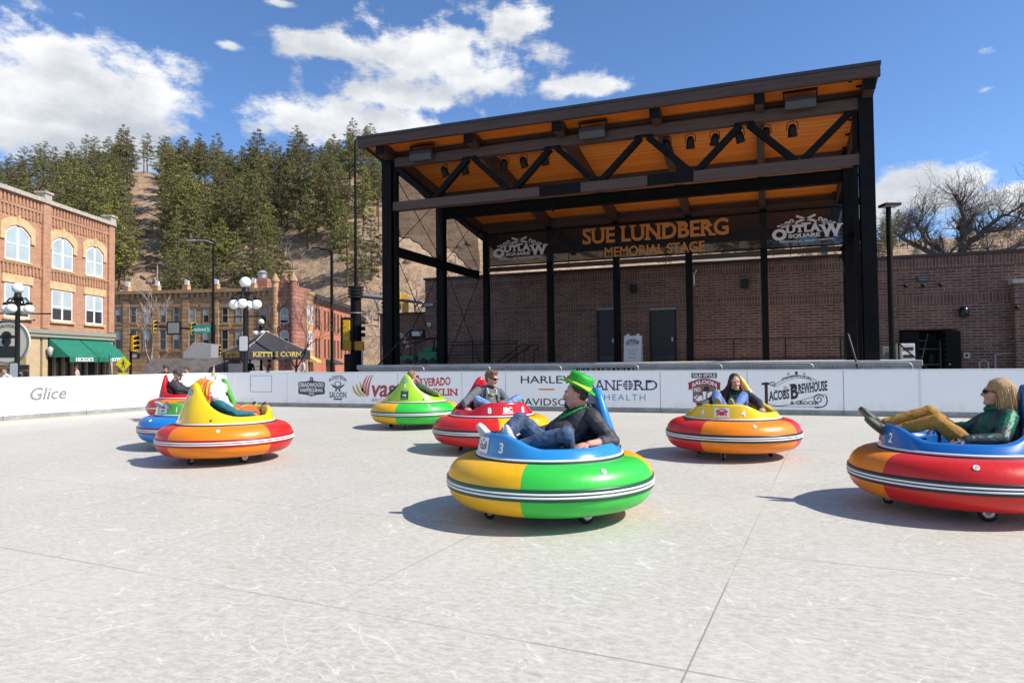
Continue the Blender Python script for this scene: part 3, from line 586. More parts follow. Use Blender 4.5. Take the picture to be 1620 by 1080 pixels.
# --- spotlights hanging from the purlin behind the truss, floodlights above it
def spot(u, v, tilt, label, big=1.0):
    z = rz(v, -.62)
    t = thing('stage_spotlight', label, 'spotlight', (u, v, z), rz=tilt, group='spotlights under the pavilion roof'); b_ = big
    q = MB()
    for s_ in (-1, 1): q.tube([(0, 0, 0), (s_ * .17 * b_, 0, -.06 * b_), (s_ * .19 * b_, 0, -.33 * b_)], .014, 6)
    q.build('yoke', IRON, t)
    M = Matrix.Rotation(rad(28), 3, 'X')
    MB().lathe([(.001, .22 * b_), (.09 * b_, .20 * b_), (.14 * b_, .08 * b_), (.15 * b_, -.12 * b_), (.17 * b_, -.22 * b_), (.15 * b_, -.22 * b_), (.12 * b_, -.1 * b_), (.001, -.08 * b_)], 14, 0, (0, 0, -.33 * b_), True, M).build('lamp_housing', IRON, t)
SPX = [703, 735, 797, 828, 862, 1055, 1092, 1131, 1170, 1212, 1254]
SPL = ['leftmost stage spotlight beside the first truss diagonal', 'stage spotlight half hidden by the first rising diagonal', 'stage spotlight in the second bay, left one of a pair', 'stage spotlight in the second bay, right one of a pair', 'stage spotlight behind the second rising diagonal', 'leftmost spotlight of the right row, behind a diagonal', 'second spotlight of the right row of six', 'third spotlight of the right row, left of a rising diagonal', 'fourth spotlight of the right row, under a truss node', 'fifth spotlight of the right row, behind a falling diagonal', 'rightmost spotlight of the right row']
for p, l in zip(SPX, SPL): spot(on_v(p, 220, 23.75).x, 23.75, random.Random(p).uniform(-.5, .5), l, .92)
for p, y_, l in ((668, 244, 'grey box floodlight under the left end of the roof'), (938, 208, 'grey box floodlight under the middle of the roof'), (1266, 160, 'grey box floodlight under the right end of the roof')):
    c = on_v(p, y_, 22.72); t = thing('floodlight', l, 'floodlight', c, group='box floodlights under the roof edge'); q = MB()
    for s_ in (-1, 1): q.span((s_ * .47 - .02, -.05, -.05), (s_ * .47 + .02, .05, .30))
    q.span((-.5, -.05, .302), (.5, .05, .36)); q.build('bracket', IRON, t)
    MB().prism([(-.22, -.05), (-.12, -.26), (.20, -.20), (.24, .08), (.0, .18), (-.14, .12)], 'x', -.44, .44).build('lamp_box', mat('charcoal_box', (.05, .055, .06), .5), t)
for p, y_, l in ((597, 234, 'white dome camera under the left roof corner'), (1345, 124, 'white dome camera under the right roof corner')):
    c = on_v(p, y_, 22.6); t = thing('dome_camera', l, 'security camera', c, group='dome cameras under the roof'); MB().cyl((0, 0, .05), (0, 0, -.06), .09, .10, 14).build('housing', WHITE, t); MB().ball((0, 0, -.06), .075, 12).build('dome', IRON, t)
t = thing('ceiling_microphone', 'small dark fixture hanging below the middle beam', 'fixture', on_v(875, 331, 27.3)); MB().tube([(0, 0, .3), (0, 0, 0)], .02, 6).build('stem', IRON, t); MB().ball((0, 0, -.04), .07, 10).build('head', IRON, t)
# --- dark brick building behind
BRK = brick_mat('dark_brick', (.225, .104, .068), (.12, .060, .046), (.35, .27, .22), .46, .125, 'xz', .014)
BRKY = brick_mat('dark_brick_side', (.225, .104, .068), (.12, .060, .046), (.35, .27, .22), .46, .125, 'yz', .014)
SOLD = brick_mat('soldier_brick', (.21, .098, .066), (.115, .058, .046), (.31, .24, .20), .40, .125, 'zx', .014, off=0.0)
WV = 33.3
wall = thing('brick_building', 'long dark brown brick building behind the stage', 'building', (-4, WV, 0)); wl = wall.location
class WM(MB):
    def build(s, name, mats, parent=wall, **k): s.xf(Matrix.Translation(-parent.matrix_basis.translation)); return MB.build(s, name, mats, parent, **k)
D0, D1 = on_v(1423, 540, WV).x, on_v(1516, 540, WV).x; DT = on_v(1470, 521, WV).z
w0, w1, wt, w2, wt2 = -17.5, 4.45, 5.84, 9.9, 5.62
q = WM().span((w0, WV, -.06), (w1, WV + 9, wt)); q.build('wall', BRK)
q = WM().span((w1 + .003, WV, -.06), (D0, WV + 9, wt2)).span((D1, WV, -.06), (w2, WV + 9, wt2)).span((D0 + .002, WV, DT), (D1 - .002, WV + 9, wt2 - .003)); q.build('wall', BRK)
WM().span((D0 + .003, WV + 4, 0), (D1 - .003, WV + 4.1, DT - .003)).build('store_room_wall', mat('store_room', (.16, .16, .165), .9, .4, 1.5))
for a, b_, tz in ((w0 - .06, w1, wt), (w1 + .004, w2 + .06, wt2)): WM().span((a, WV - .1, tz + .002), (b_, WV + .4, tz + .11)).build('coping', mat('bronze_coping', (.045, .03, .028), .5))
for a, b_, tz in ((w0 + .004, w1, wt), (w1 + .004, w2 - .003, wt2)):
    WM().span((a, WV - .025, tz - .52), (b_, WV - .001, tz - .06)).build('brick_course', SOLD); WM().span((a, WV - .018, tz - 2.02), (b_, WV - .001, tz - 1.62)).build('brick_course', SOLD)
pier = thing('brick_pier', 'dark brick pier with a pale stone cap at the right edge', 'pier', (10.6, WV, 0))
pz = on_v(1610, 448, WV - .5).z
WM().span((9.35, WV - .55, -.06), (12.5, WV - .004, pz)).build('pier_wall', BRK, pier); WM().span((9.30, WV - .62, pz + .002), (12.5, WV - .004, pz + .16)).build('stone_cap', mat('pale_stone', (.5, .45, .38), .8, .1), pier)
ann = thing('brick_annex', 'low dark brick annex left of the stage wall', 'building', (-19, WV + .8, 0)); az_ = on_v(640, 497, WV + .8).z
WM().span((on_v(601, 520, WV + .8).x, WV + .8, -.06), (w0 - .003, WV + 7, az_)).build('wall', BRK, ann); WM().span((on_v(601, 520, WV + .8).x - .05, WV + .72, az_ + .002), (w0 - .063, WV + 7, az_ + .09)).build('coping', MATS['bronze_coping'], ann)
for px0, lab in ((948, 'left'), (1031, 'right')):
    u0 = on_v(px0, 540, WV).x; u1 = on_v(px0 + (26 if lab == 'left' else 37), 540, WV).x; zt = on_v(px0 + 18, 490, WV).z
    dr = WM().span((u0, WV - .05, SZ), (u1, WV - .003, zt)).build('door', mat('door_brown', (.022, .018, .018), .5)); f = WM()
    f.span((u0 - .08, WV - .08, SZ), (u0 - .002, WV - .003, zt + .002)).span((u1 + .002, WV - .08, SZ), (u1 + .08, WV - .003, zt + .002)).span((u0 - .08, WV - .08, zt + .004), (u1 + .08, WV - .003, zt + .09), 1)
    f.build('door_frame', [IRON, mat('pale_lintel', (.3, .28, .26), .6)]); WM().span((u1 - .16, WV - .09, SZ + .95), (u1 - .08, WV - .052, SZ + 1.15)).build('door_handle', GALV); WM().span((u0 + .05, WV - .056, SZ + .04), (u1 - .05, WV - .051, SZ + .28)).build('kick_plate', mat('door_kick', (.06, .055, .055), .4, metal=.5))
for px0, y0, l, cat, sz in ((1003, 457, 'black loudspeaker on the brick wall above the left door', 'speaker', .38), (1178, 449, 'black loudspeaker on the brick wall between rear posts', 'speaker', .40)):
    c = on_v(px0, y0, WV - .25); t = thing('wall_speaker', l, cat, c, group='loudspeakers on the brick wall'); MB().prism([(-.18, -.16), (.18, -.16), (.12, .14), (-.12, .14)], 'z', -sz / 2, sz / 2).build('speaker_box', IRON, t, bevel=.02); MB().span((-.03, .142, -.05), (.03, .24, .05)).build('bracket', IRON, t)
t = thing('wall_light', 'rectangular grey wall light on the brick above the open doorway', 'wall light', on_v(1460, 441, WV - .12)); MB().prism([(-.12, .10), (-.12, -.02), (.10, -.14), (.115, .10)], 'x', -.2, .2).build('lamp_box', mat('charcoal_light', (.10, .10, .11), .4), t); MB().span((-.15, -.10, -.07), (.15, -.04, -.05)).build('lens', GREY, t)
for p, y_, l in ((1433, 452, 'left one of three tiny dark cameras under the soldier course'), (1461, 451.5, 'middle one of three tiny dark cameras under the soldier course'), (1488, 450.5, 'right one of three tiny dark cameras under the soldier course'), (1609, 486, 'tiny dark camera on the right brick pier')):
    t = thing('wall_camera', l, 'camera', on_v(p, y_, WV - (.72 if p > 1600 else .14)), group='tiny wall cameras'); MB().ball((0, 0, 0), .085, 10).build('dome', IRON, t); MB().span((-.05, .05, -.02), (.05, .14, .06)).build('mount', IRON, t)
t = thing('wall_sconce', 'shiny black dome sconce on the brick right of the doorway', 'wall light', on_v(1525, 494, WV - .2)); MB().lathe([(.02, .26), (.13, .22), (.19, .05), (.18, -.16), (.10, -.2), (.02, -.2)], 16).build('shade', mat('gloss_black', (.01, .01, .012), .2), t); MB().span((-.06, .12, -.05), (.06, .196, .1)).build('mount', IRON, t)
# --- rink-side railings on the stage
def railing(pts, label, zs, posts, r=.028, name='stage_railing'):
    a = Vector(pts[0]); t = thing(name, label, 'railing', a); q = MB()
    for z in zs: q.tube([Vector(p) - a + Vector((0, 0, z)) for p in pts], r if z == zs[0] else r * .55, 6)
    q.build('rails', IRON, t)
    for p in posts: MB().cyl(Vector(p) - a, Vector(p) - a + Vector((0, 0, zs[0])), r * 1.1, n=8).build('post', IRON, t)
    return t
rv = 32.5
U = lambda p: on_v(p, 555, rv).x
railing([(U(1085), rv, SZ), (U(1338), rv, SZ)], 'long low black railing along the brick wall right of the door', (.98, .1), [(U(p), rv, SZ) for p in (1087, 1161, 1243, 1330, 1336)])
railing([(U(712), rv, SZ), (U(818), rv, SZ)], 'black railing with wire lines at the left rear of the stage', (1.12, .95, .78, .61, .44, .27), [(U(p), rv, SZ) for p in (748, 817)])
def handrail(px0, dx, label, v, flip=1):
    u = U(px0); t = thing('stair_handrail', label, 'handrail', (u, v, SZ), group='bent pipe handrails by the stage stairs'); q = MB()
    q.tube([(-1.5 * flip, 0, -.05), (-.1 * flip, 0, .85), (.12 * flip, 0, .92), (.3 * flip, 0, .90), (.34 * flip, 0, .75), (.28 * flip, 0, .62), (.12 * flip, 0, .58), (.10 * flip, 0, 0)], .028, 8); q.build('pipe', IRON, t)
handrail(826, 0, 'left one of two bent stair handrails at the stage rear', rv); handrail(838, 0, 'right one of two bent stair handrails at the stage rear', rv + .3)
t = thing('stair_handrail', 'black pipe stair handrail at the left front of the stage', 'handrail', (-13.9, 22.6, SZ)); MB().tube([(-.6, 0, -.55), (1.35, 0, 1.25), (1.75, 0, 1.28), (1.85, 0, 1.1), (1.8, 0, .8), (1.55, 0, .75)], .03, 8).cyl((1.6, 0, .75), (1.6, 0, 0), .03, n=8).build('pipe', IRON, t)
t = thing('stair_handrail', 'steep black stair handrail at the right front of the stage', 'handrail', (on_v(1350, 560, 22.2).x, 22.2, 0)); MB().tube([(.32, 0, .2), (-.12, 0, 2.05), (-.2, 0, 2.1), (-.22, 0, 1.9), (-.2, 0, 1.3)], .028, 8).build('pipe', IRON, t)
# --- A-frame sign
c = on_v(1002, 567, 30.2); t = thing('sandwich_board', 'white A-frame sign board standing on the stage', 'sign', (c.x, 30.2, SZ)); wA, hA = .76, 1.16
for s_ in (-1, 1): MB().box((0, s_ * .17, hA / 2), (wA, .03, hA), 0, Matrix.Rotation(s_ * rad(9), 3, 'X')).build('board', mat('sign_white', (.68, .66, .65), .5), t)
q = MB()
for s_ in (-1, 1): q.span((s_ * .22 - .06, -.06, hA - .01), (s_ * .22 + .06, .06, hA + .07))
q.build('handle', MATS['sign_white'], t)
MA = Matrix.Rotation(-rad(9), 3, 'X')
fa = lambda x, y, e: MA @ Vector((x, -.0165 - e, y - hA / 2)) + Vector((0, -.17, hA / 2))
q = MB(); outlaw(q, fa, -.30, .70, .60, .34)
for k, s_ in enumerate(('Please, No One', 'allowed on', 'the Stage.', 'Thank you!')): write(q, s_, fa, w=.46 if k == 0 else .34, x=0, y=.52 - .1 * k - (.06 if k == 3 else 0), mi=1, bold=.01)
q.build('lettering', [INK, MAR], t)
# --- crowd barriers in front of the stage
def barrier(u0, label, v=20.9, L=2.35):
    t = thing('crowd_barrier', label, 'barrier', (u0, v, 0), group='steel crowd barriers in front of the stage'); q = MB(); r = .13; H = 1.22
    pts = [(0, 0, .18)] + [(r - r * math.cos(rad(a)), 0, H - r + r * math.sin(rad(a))) for a in (0, 30, 60, 90)] + [(L - r + r * math.sin(rad(a)), 0, H - r + r * math.cos(rad(a))) for a in (0, 30, 60, 90)] + [(L, 0, .18)]
    q.tube(pts, .021, 8); q.tube([(0, 0, .2), (L, 0, .2)], .018, 6); q.build('frame', GALV, t); q = MB()
    for i in range(1, 20): q.cyl((i * L / 20, 0, .2), (i * L / 20, 0, H - .01), .009, n=6)
    q.build('bars', GALV, t)
    for x in (.25, L - .25): MB().span((x - .03, -.3, -.05), (x + .03, .3, -.01)).cyl((x, 0, -.02), (x, 0, .2), .02, n=6).build('foot', GALV, t)
BU = [on_v(p, 590, 20.9).x for p in (575, 689, 843, 992, 1178)]
for u, l in zip([-13.4, -10.95, -8.5, -6.05, -3.6, -1.15, 1.28], ('leftmost steel crowd barrier left of the stage column', 'steel crowd barrier behind the back of the green bumper car', 'steel crowd barrier behind the man in sunglasses', 'steel crowd barrier below the first stage door', 'steel crowd barrier below the white sandwich board', 'steel crowd barrier behind the woman with red braids', 'rightmost steel crowd barrier by the steep handrail')): barrier(u, l)
t = thing('vent_grille', 'black slotted vent grille in the stage front', 'grille', (on_v(955, 582, 22.24).x, 22.24, .85)); q = MB().span((-1.0, -.02, -.25), (1.0, .004, .25)); q.build('backing', DARK, t); q = MB()
for i in range(12): q.span((-.96 + i * .17, -.05, -.24), (-.92 + i * .17, -.022, .24))
q.build('slats', GALV, t)
# ================================================================= bumper cars
def vinyl(name, col, rough=.28):
    m_, b, h = newmat(name); co = h.n('ShaderNodeTexCoord').outputs['Object']
    n1 = h.noise(h.vscale(co, 1, 1, 5), 3.0, 5, .6)
    c = h.mix(h.ss(n1, .35, .7, 0, .35), col, tuple(q * .72 for q in col))
    sm_ = h.ss(h.noise(h.vscale(co, 2, 2, 22), 1.6, 5, .7), .60, .72, 0, .35); c = h.mix(sm_, c, tuple(q * .35 + .02 for q in col))
    h.t.links.new(c, b.inputs['Base Color']); b.inputs['Roughness'].default_value = rough; b.inputs['Specular IOR Level'].default_value = .45
    h.t.links.new(h.ss(n1, .3, .7, rough, rough + .14), b.inputs['Roughness'])
    s3 = h.sep(co); th = h.m('ARCTAN2', s3[1], s3[0]); rr_ = h.m('SQRT', h.m('ADD', h.m('MULTIPLY', s3[0], s3[0]), h.m('MULTIPLY', s3[1], s3[1])))
    cre = h.noise(h.xyz(h.m('MULTIPLY', th, 9.0), h.m('MULTIPLY', rr_, 5.0), h.m('MULTIPLY', s3[2], 3.0)), 1.6, 5, .62); near = h.ss(h.m('ABSOLUTE', h.m('SUBTRACT', s3[2], .325)), .05, .2, .25, 1)
    hh_ = h.m('ADD', h.m('MULTIPLY', h.noise(co, 4, 3, .5), .5), h.m('MULTIPLY', cre, near))
    h.t.links.new(h.n('ShaderNodeBump', None, Height=hh_, Strength=.17, Distance=.02).outputs[0], b.inputs['Normal'])
    return m_
VC = {'yellow': vinyl('vinyl_yellow', (.80, .42, .005)), 'green': vinyl('vinyl_green', (.035, .50, .055)), 'red': vinyl('vinyl_red', (.60, .018, .014)), 'orange': vinyl('vinyl_orange', (.82, .22, .005)), 'blue': vinyl('vinyl_blue', (.015, .20, .58))}
def shellmat(name, col): return mat(name, col, .22, .06, 2, spec=.5, coat=.25)
BC = {'blue': shellmat('shell_blue', (.025, .22, .52)), 'red': shellmat('shell_red', (.52, .008, .016)), 'yellow': shellmat('shell_yellow', (.80, .55, .008)), 'lime': shellmat('shell_lime', (.33, .58, .02)), 'green': shellmat('shell_green', (.09, .40, .04)), 'deepblue': shellmat('shell_deep_blue', (.012, .13, .42))}
RUB = mat('black_rubber', (.012, .012, .013), .6); PAD = mat('seat_pad_black', (.018, .017, .018), .55, .2, 8, bump=.1); RIM = mat('wheel_rim', (.5, .5, .52), .3, metal=.8)
BAND = {'green': mat('band_green', (.008, .07, .03), .4), 'black': mat('band_black', (.015, .014, .016), .4), 'red': mat('band_red', (.33, .008, .015), .4), 'maroon': mat('band_maroon', (.16, .01, .03), .4)}
ZB = .555
def sstep(x): x = min(max(x, 0), 1); return x * x * (3 - 2 * x)
def rim_h(th):
    th = (th + math.pi) % (2 * math.pi) - math.pi; phi = math.pi - abs(th); e = math.sqrt(phi * phi + .09 ** 2) - .09
    return .075 + .43 * math.exp(-(e / .36) ** 1.4) + .115 * sstep((math.radians(60) - abs(th)) / math.radians(38)) + .05 * sstep((1.25 - phi) / .7)
def rim_r(th):
    th = (th + math.pi) % (2 * math.pi) - math.pi; phi = math.pi - abs(th)
    return .632 + .022 * sstep((1.0 - abs(th)) / .6) - .075 * sstep((1.0 - phi) / .9)
def r_out(th, t): return .69 + (rim_r(th) - .69) * max(t, 0) ** 1.25
SHN = 96
def shell_mesh():
    mb = MB(); vs = []; K = 0
    for i in range(SHN):
        th = 2 * math.pi * i / SHN; h_ = rim_h(th); rr = rim_r(th)
        pr_ = [(.69, ZB - .03), (.694, ZB)] + [(r_out(th, t), ZB + h_ * t) for t in (.15, .3, .45, .6, .75, .88, .96)]
        pr_ += [(rr - .012, ZB + h_ + .006), (rr - .035, ZB + h_ + .011), (rr - .058, ZB + h_ + .004), (rr - .070, ZB + h_ * .93 - .004), (rr - .082, ZB + h_ * .75), (min(rr - .095, .56), ZB + h_ * .35), (min(rr - .11, .54), ZB - .01), (.47, .455), (.40, .435), (.2, .43), (.002, .43)]
        K = len(pr_); vs += [(r_ * math.cos(th), r_ * math.sin(th), z) for r_, z in pr_]
    fs = [(i * K + j, ((i + 1) % SHN) * K + j, ((i + 1) % SHN) * K + j + 1, i * K + j + 1) for i in range(SHN) for j in range(K - 1)]
    return mb.add(vs, fs, 0, True)
def on_shell(th0):
    def fn(x, y, e):
        th = th0 + x / .665; h_ = rim_h(th); t = (y - ZB) / h_; r_ = r_out(th, t) + .004 + e
        return (r_ * math.cos(th), r_ * math.sin(th), y)
    return fn
TUBE_A = .24; TUBE_B = .21; TUBE_R = .735; TUBE_Z = .325
def tube_pt(u):
    c_, s_ = math.cos(u), math.sin(u); ex = 2 / 2.25
    return TUBE_R + TUBE_A * math.copysign(abs(c_) ** ex, c_), TUBE_Z + TUBE_B * math.copysign(abs(s_) ** ex, s_)
def make_car(label, px_, depth, head, ca, cb, start, body, band, number, logo):
    loc = ground(px_, depth); tc = Vector((-loc.x, -loc.y)).normalized(); rt = Vector((-tc.y, tc.x)); a = rad(head)
    dr = tc * math.cos(a) + rt * math.sin(a); rz_ = math.atan2(dr.y, dr.x)
    t = thing('bumper_car', label, 'bumper car', loc, rz_, 'inflatable bumper cars on the rink'); t.scale = (.94, .94, 1)
    th0 = rad(start - head)
    NS, NT = 120, 28; vs = []
    for i in range(NS):
        th = th0 + 2 * math.pi * i / NS
        for j in range(NT):
            r_, z = tube_pt(2 * math.pi * j / NT); vs.append((r_ * math.cos(th), r_ * math.sin(th), z))
    mb = MB()
    for i in range(NS):
        mb.add([], [], 0)
        for j in range(NT): mb.f.append([i * NT + j, ((i + 1) % NS) * NT + j, ((i + 1) % NS) * NT + (j + 1) % NT, i * NT + (j + 1) % NT]); mb.mi.append((i * 4 // NS) % 2); mb.sm.append(True)
    mb.v = vs; tb = mb.build('inflatable_tube', [VC[ca], VC[cb]], t)
    q = MB()
    for z0, z1, o_, mi in ((-.05, -.022, .010, 0), (-.024, -.006, .013, 1), (-.006, .004, .010, 0), (.004, .022, .013, 1), (.020, .050, .010, 0)):
        ro = lambda z: TUBE_R + TUBE_A * (1 - (abs(z) / TUBE_B) ** 2.25) ** (1 / 2.25)
        q.lathe([(ro(z0) - .004, TUBE_Z + z0), (ro(z0) + o_, TUBE_Z + z0 + .002), (ro(z1) + o_, TUBE_Z + z1 - .002), (ro(z1) - .004, TUBE_Z + z1)], 96, mi)
    q.build('bumper_strip', [BAND[band], PRW], t)
    for k in range(2):
        th = th0 + rad(45) + k * math.pi; r_, z = tube_pt(rad(48)); p = Vector((r_ * math.cos(th), r_ * math.sin(th), z)); n_ = Vector((math.cos(th) * .62, math.sin(th) * .62, .78)); M = n_.to_track_quat('Z', 'Y').to_matrix()
        MB().lathe([(.026, -.004), (.026, .006), (.018, .009), (.015, .004), (.001, .003)], 16, 0, p, True, M).lathe([(.007, .003), (.007, .008), (.001, .009)], 10, 1, p, True, M).build('valve', [PRW, GREY], t)
    shell = shell_mesh().build('body_shell', BC[body], t)
    MB().lathe([(.688, ZB - .012), (.702, ZB - .006), (.704, ZB + .004), (.69, ZB + .010)], 96).build('trim', PRW, t)
    MB().lathe([(.66, ZB - .05), (.712, ZB - .028), (.712, ZB - .014), (.69, ZB - .010)], 96).build('seal', RUB, t)
    # padded backrest inside the tall fin and a seat
    q = MB(); vs = []; nu, nv = 9, 10
    for i in range(nu):
        for j in range(nv):
            f_ = (i / (nu - 1) - .5) * 2; g_ = j / (nv - 1); z = .47 + .50 * g_; wd = .62 * (1 - .74 * g_) ; th = math.pi + f_ * wd
            hh_ = rim_h(th); z = min(z, ZB + hh_ * .93 - .015); r_ = (rim_r(th) - .10) * 1.0 - .012 * (1 - f_ * f_); vs.append((r_ * math.cos(th), r_ * math.sin(th), z))
    q.add(vs, [(i * nv + j, (i + 1) * nv + j, (i + 1) * nv + j + 1, i * nv + j + 1) for i in range(nu - 1) for j in range(nv - 1)], 0, True).build('seat_pad', PAD, t)
    MB().lathe([(.30, .432), (.30, .455), (.27, .475), (.001, .478)], 24, 0, (-.16, 0, 0)).build('seat', PAD, t)
    for s_ in (-1, 1):
        j = MB().lathe([(.05, .47), (.045, .50), (.018, .53), (.014, .62)], 12, 0, (.10, s_ * .44, 0)).ball((.10, s_ * .44, .64), (.03, .026, .032), 10).build('joystick', IRON, t)
    # chassis and wheels
    MB().lathe([(.001, .16), (.60, .16), (.64, .19), (.64, .30), (.001, .30)], 36).build('chassis', RUB, t)
    for s_ in (-1, 1):
        M = Matrix.Rotation(rad(90), 3, 'X'); c_ = (-.10, s_ * .53, .078)
        w_ = MB().lathe([(.001, -.026), (.045, -.028), (.066, -.030), (.078, -.018), (.078, .018), (.066, .030), (.045, .028), (.001, .026)], 20, 0, c_, True, M).build('wheel', RUB, t)
        q = MB()
        for k in (-1, 1):
            q.lathe([(.026, k * .030), (.046, k * .034), (.050, k * .031), (.046, k * .029)], 18, 0, c_, True, M).lathe([(.001, k * .034), (.014, k * .034), (.016, k * .028)], 10, 0, c_, True, M)
            for i in range(5): a_ = i * 2 * math.pi / 5; q.beam(Vector(c_) + Vector((.012 * math.cos(a_), k * .032, .012 * math.sin(a_))), Vector(c_) + Vector((.046 * math.cos(a_), k * .032, .046 * math.sin(a_))), .010, .006, 0, (0, 1, 0))
        q.build('rim', RIM, w_)
        MB().beam((-.10, s_ * .48, .08), (-.10, s_ * .40, .19), .04, .05).build('axle', GREY, t)
    for x in (.62, -.60):
        c_ = (x, 0, .05); M = Matrix.Rotation(rad(90), 3, 'X')
        w_ = MB().lathe([(.001, -.016), (.03, -.018), (.048, -.016), (.05, 0), (.048, .016), (.03, .018), (.001, .016)], 16, 0, c_, True, M).build('caster', RUB, t)
        MB().span((x - .02, .022, .04), (x + .03, .028, .15)).span((x - .02, -.028, .04), (x + .03, -.022, .15)).span((x - .02, -.03, .151), (x + .03, .03, .175)).build('caster_fork', GREY, w_)
    # numbers and stickers on the nose and the fin
    zc = ZB + .095
    for s_ in (-1, 1):
        q = MB(); write(q, number, on_shell(s_ * rad(25)), h=.085, y=zc - .045, bold=.03); q.build('number', PRW, t)
    q = MB(); write(q, number, on_shell(math.pi), h=.085, y=ZB + .30, bold=.03); q.build('number', PRW, t)
    f0_ = on_shell(0); f1_ = lambda x, y, e: on_shell(0)(x, y, e + .0015)
    q = MB(); lw, lh = .21, .13
    def panel(fn, x0, y0, x1, y1, mi, n=6): q.add([fn(x0 + (x1 - x0) * i / n, y, 0) for i in range(n + 1) for y in (y0, y1)], [(2 * i, 2 * i + 1, 2 * i + 3, 2 * i + 2) for i in range(n)], mi)
    if logo == 'bank':
        write(q, 'IBC', f1_, w=.15, h=.07, y=zc - .03, bold=.05, mi=0); panel(f1_, -.09, zc - .055, .09, zc - .043, 0)
    else:
        panel(f0_, -lw / 2, zc - lh / 2, lw / 2, zc + lh / 2, 0)
        if logo == 'crab':
            for c_, r_, ry in (((0, -.012), .045, .028), ((-.062, .012), .018, .022), ((.062, .012), .018, .022), ((-.04, .02), .014, .012), ((.04, .02), .014, .012)): disc(q, f1_, c_[0], zc + c_[1], r_, 1, 16, ry=ry)
            for s_ in (-1, 1):
                for k in range(3): ribbon(q, f1_, [(s_ * .03, zc - .02), (s_ * (.055 + .008 * k), zc - .012 - .014 * k), (s_ * (.062 + .004 * k), zc - .035 - .010 * k)], .008, 1)
            write(q, 'HARBOR', lambda x, y, e: f1_(x, y, e), w=.10, h=.018, y=zc + .035, mi=1, bold=.03)
        elif logo == 'distillery':
            q.add([f1_(a * .075, zc + b_ * .036, 0) for a, b_ in ((-1, -.8), (0, -1.1), (1, -.8), (1, .8), (0, 1.1), (-1, .8))], [(0, 1, 2, 3, 4, 5)], 2); f2_ = lambda x, y, e: on_shell(0)(x, y, e + .003)
            write(q, 'DEADWOOD', f2_, w=.13, h=.022, y=zc + .004, bold=.03); write(q, 'DISTILLING', f2_, w=.12, h=.016, y=zc - .022, bold=.03); disc(q, f1_, 0, zc + .048, .013, 2, 14)
        elif logo == 'crest':
            q.add([f1_(a * .05, zc + b_ * .05, 0) for a, b_ in ((-1, -.2), (0, -1), (1, -.2), (1, .8), (0, 1), (-1, .8))], [(0, 1, 2, 3, 4, 5)], 3); f2_ = lambda x, y, e: on_shell(0)(x, y, e + .003); panel(f2_, -.05, zc - .012, .05, zc + .014, 0)
        else:
            panel(f1_, -.09, zc - .05, .09, zc + .05, 1); write(q, 'PUB', lambda x, y, e: on_shell(0)(x, y, e + .003), w=.12, h=.05, y=zc - .025, bold=.04)
    q.build('sticker', [PRW, REDI, CHAR, MAR], t)
    if logo in ('grill', 'bolt'):
        q = MB(); fb_ = lambda x, y, e: on_shell(math.pi)(x, y, e + .0015); fc_ = lambda x, y, e: on_shell(math.pi)(x, y, e + .003)
        if logo == 'grill':
            panel(on_shell(math.pi), -.085, ZB + .06, .085, ZB + .24, 0)
            write(q, 'THE NUGGET', fb_, w=.14, h=.018, y=ZB + .212, mi=1); disc(q, fb_, 0, ZB + .145, .055, 2, 18, ry=.03); write(q, 'PUB', fc_, w=.07, h=.03, y=ZB + .13, mi=1, bold=.03); write(q, 'OPEN DAILY', fb_, w=.14, h=.018, y=ZB + .076, mi=1)
        if logo == 'grill': q.build('sticker', [INK, PRW, VC['green'], TEAL], t); q = MB()
        disc(q, on_shell(math.pi), 0, ZB + .435, .052, 3, 20, ry=.042); write(q, 'AC', fb_, w=.055, h=.03, y=ZB + .42, mi=1, bold=.03)
        q.build('sticker', [INK, PRW, VC['green'], TEAL], t)
    q = MB()
    for s_ in (-1, 1): q.lathe([(.001, .010), (.012, .008), (.016, 0)], 10, 0, on_shell(math.pi + s_ * .62)(0, ZB + .055, 0), True, Vector((-math.cos(.62), -s_ * math.sin(.62) * 1, 0)).to_track_quat('Z', 'Y').to_matrix())
    q.build('bolts', RUB, t)
    return t
CARS = {}
for k, a in {
    '3': ('yellow and green bumper car with blue shell number 3, nearest the camera', 867, 6.2, -64, 'green', 'yellow', -14.6, 'blue', 'green', '3', 'distillery'),
    '8': ('red and yellow bumper car with red shell number 8, carrying the man in sunglasses', 777, 10.7, 22, 'yellow', 'red', 7, 'red', 'black', '8', 'bank'),
    '6': ('green and yellow bumper car with lime shell number 6, seen from behind', 656, 14.5, 160, 'green', 'yellow', -26, 'lime', 'green', '6', 'grill'),
    '4': ('red and orange bumper car with yellow shell number 4 and crab sticker', 1156, 9.75, -12, 'orange', 'red', -26, 'yellow', 'black', '4', 'crab'),
    '7': ('red and orange bumper car with yellow shell number 7, carrying the unicorn hat rider', 358, 9.85, 127, 'orange', 'red', -52, 'yellow', 'red', '7', 'bolt'),
    '1': ('blue bumper car with green shell number 1, half hidden on the left', 314, 11.6, -55, 'blue', 'green', -100, 'green', 'maroon', '1', 'crest'),
    '5': ('red and orange bumper car with red shell, farthest away by the left boards', 296, 17.2, 78, 'orange', 'red', -43, 'red', 'red', '5', 'pub'),
    '2': ('orange and red bumper car with blue shell number 2, cut by the right edge', 1514, 6.2, -80, 'red', 'orange', -38, 'deepblue', 'black', '2', 'pub')}.items(): CARS[k] = make_car(*a)
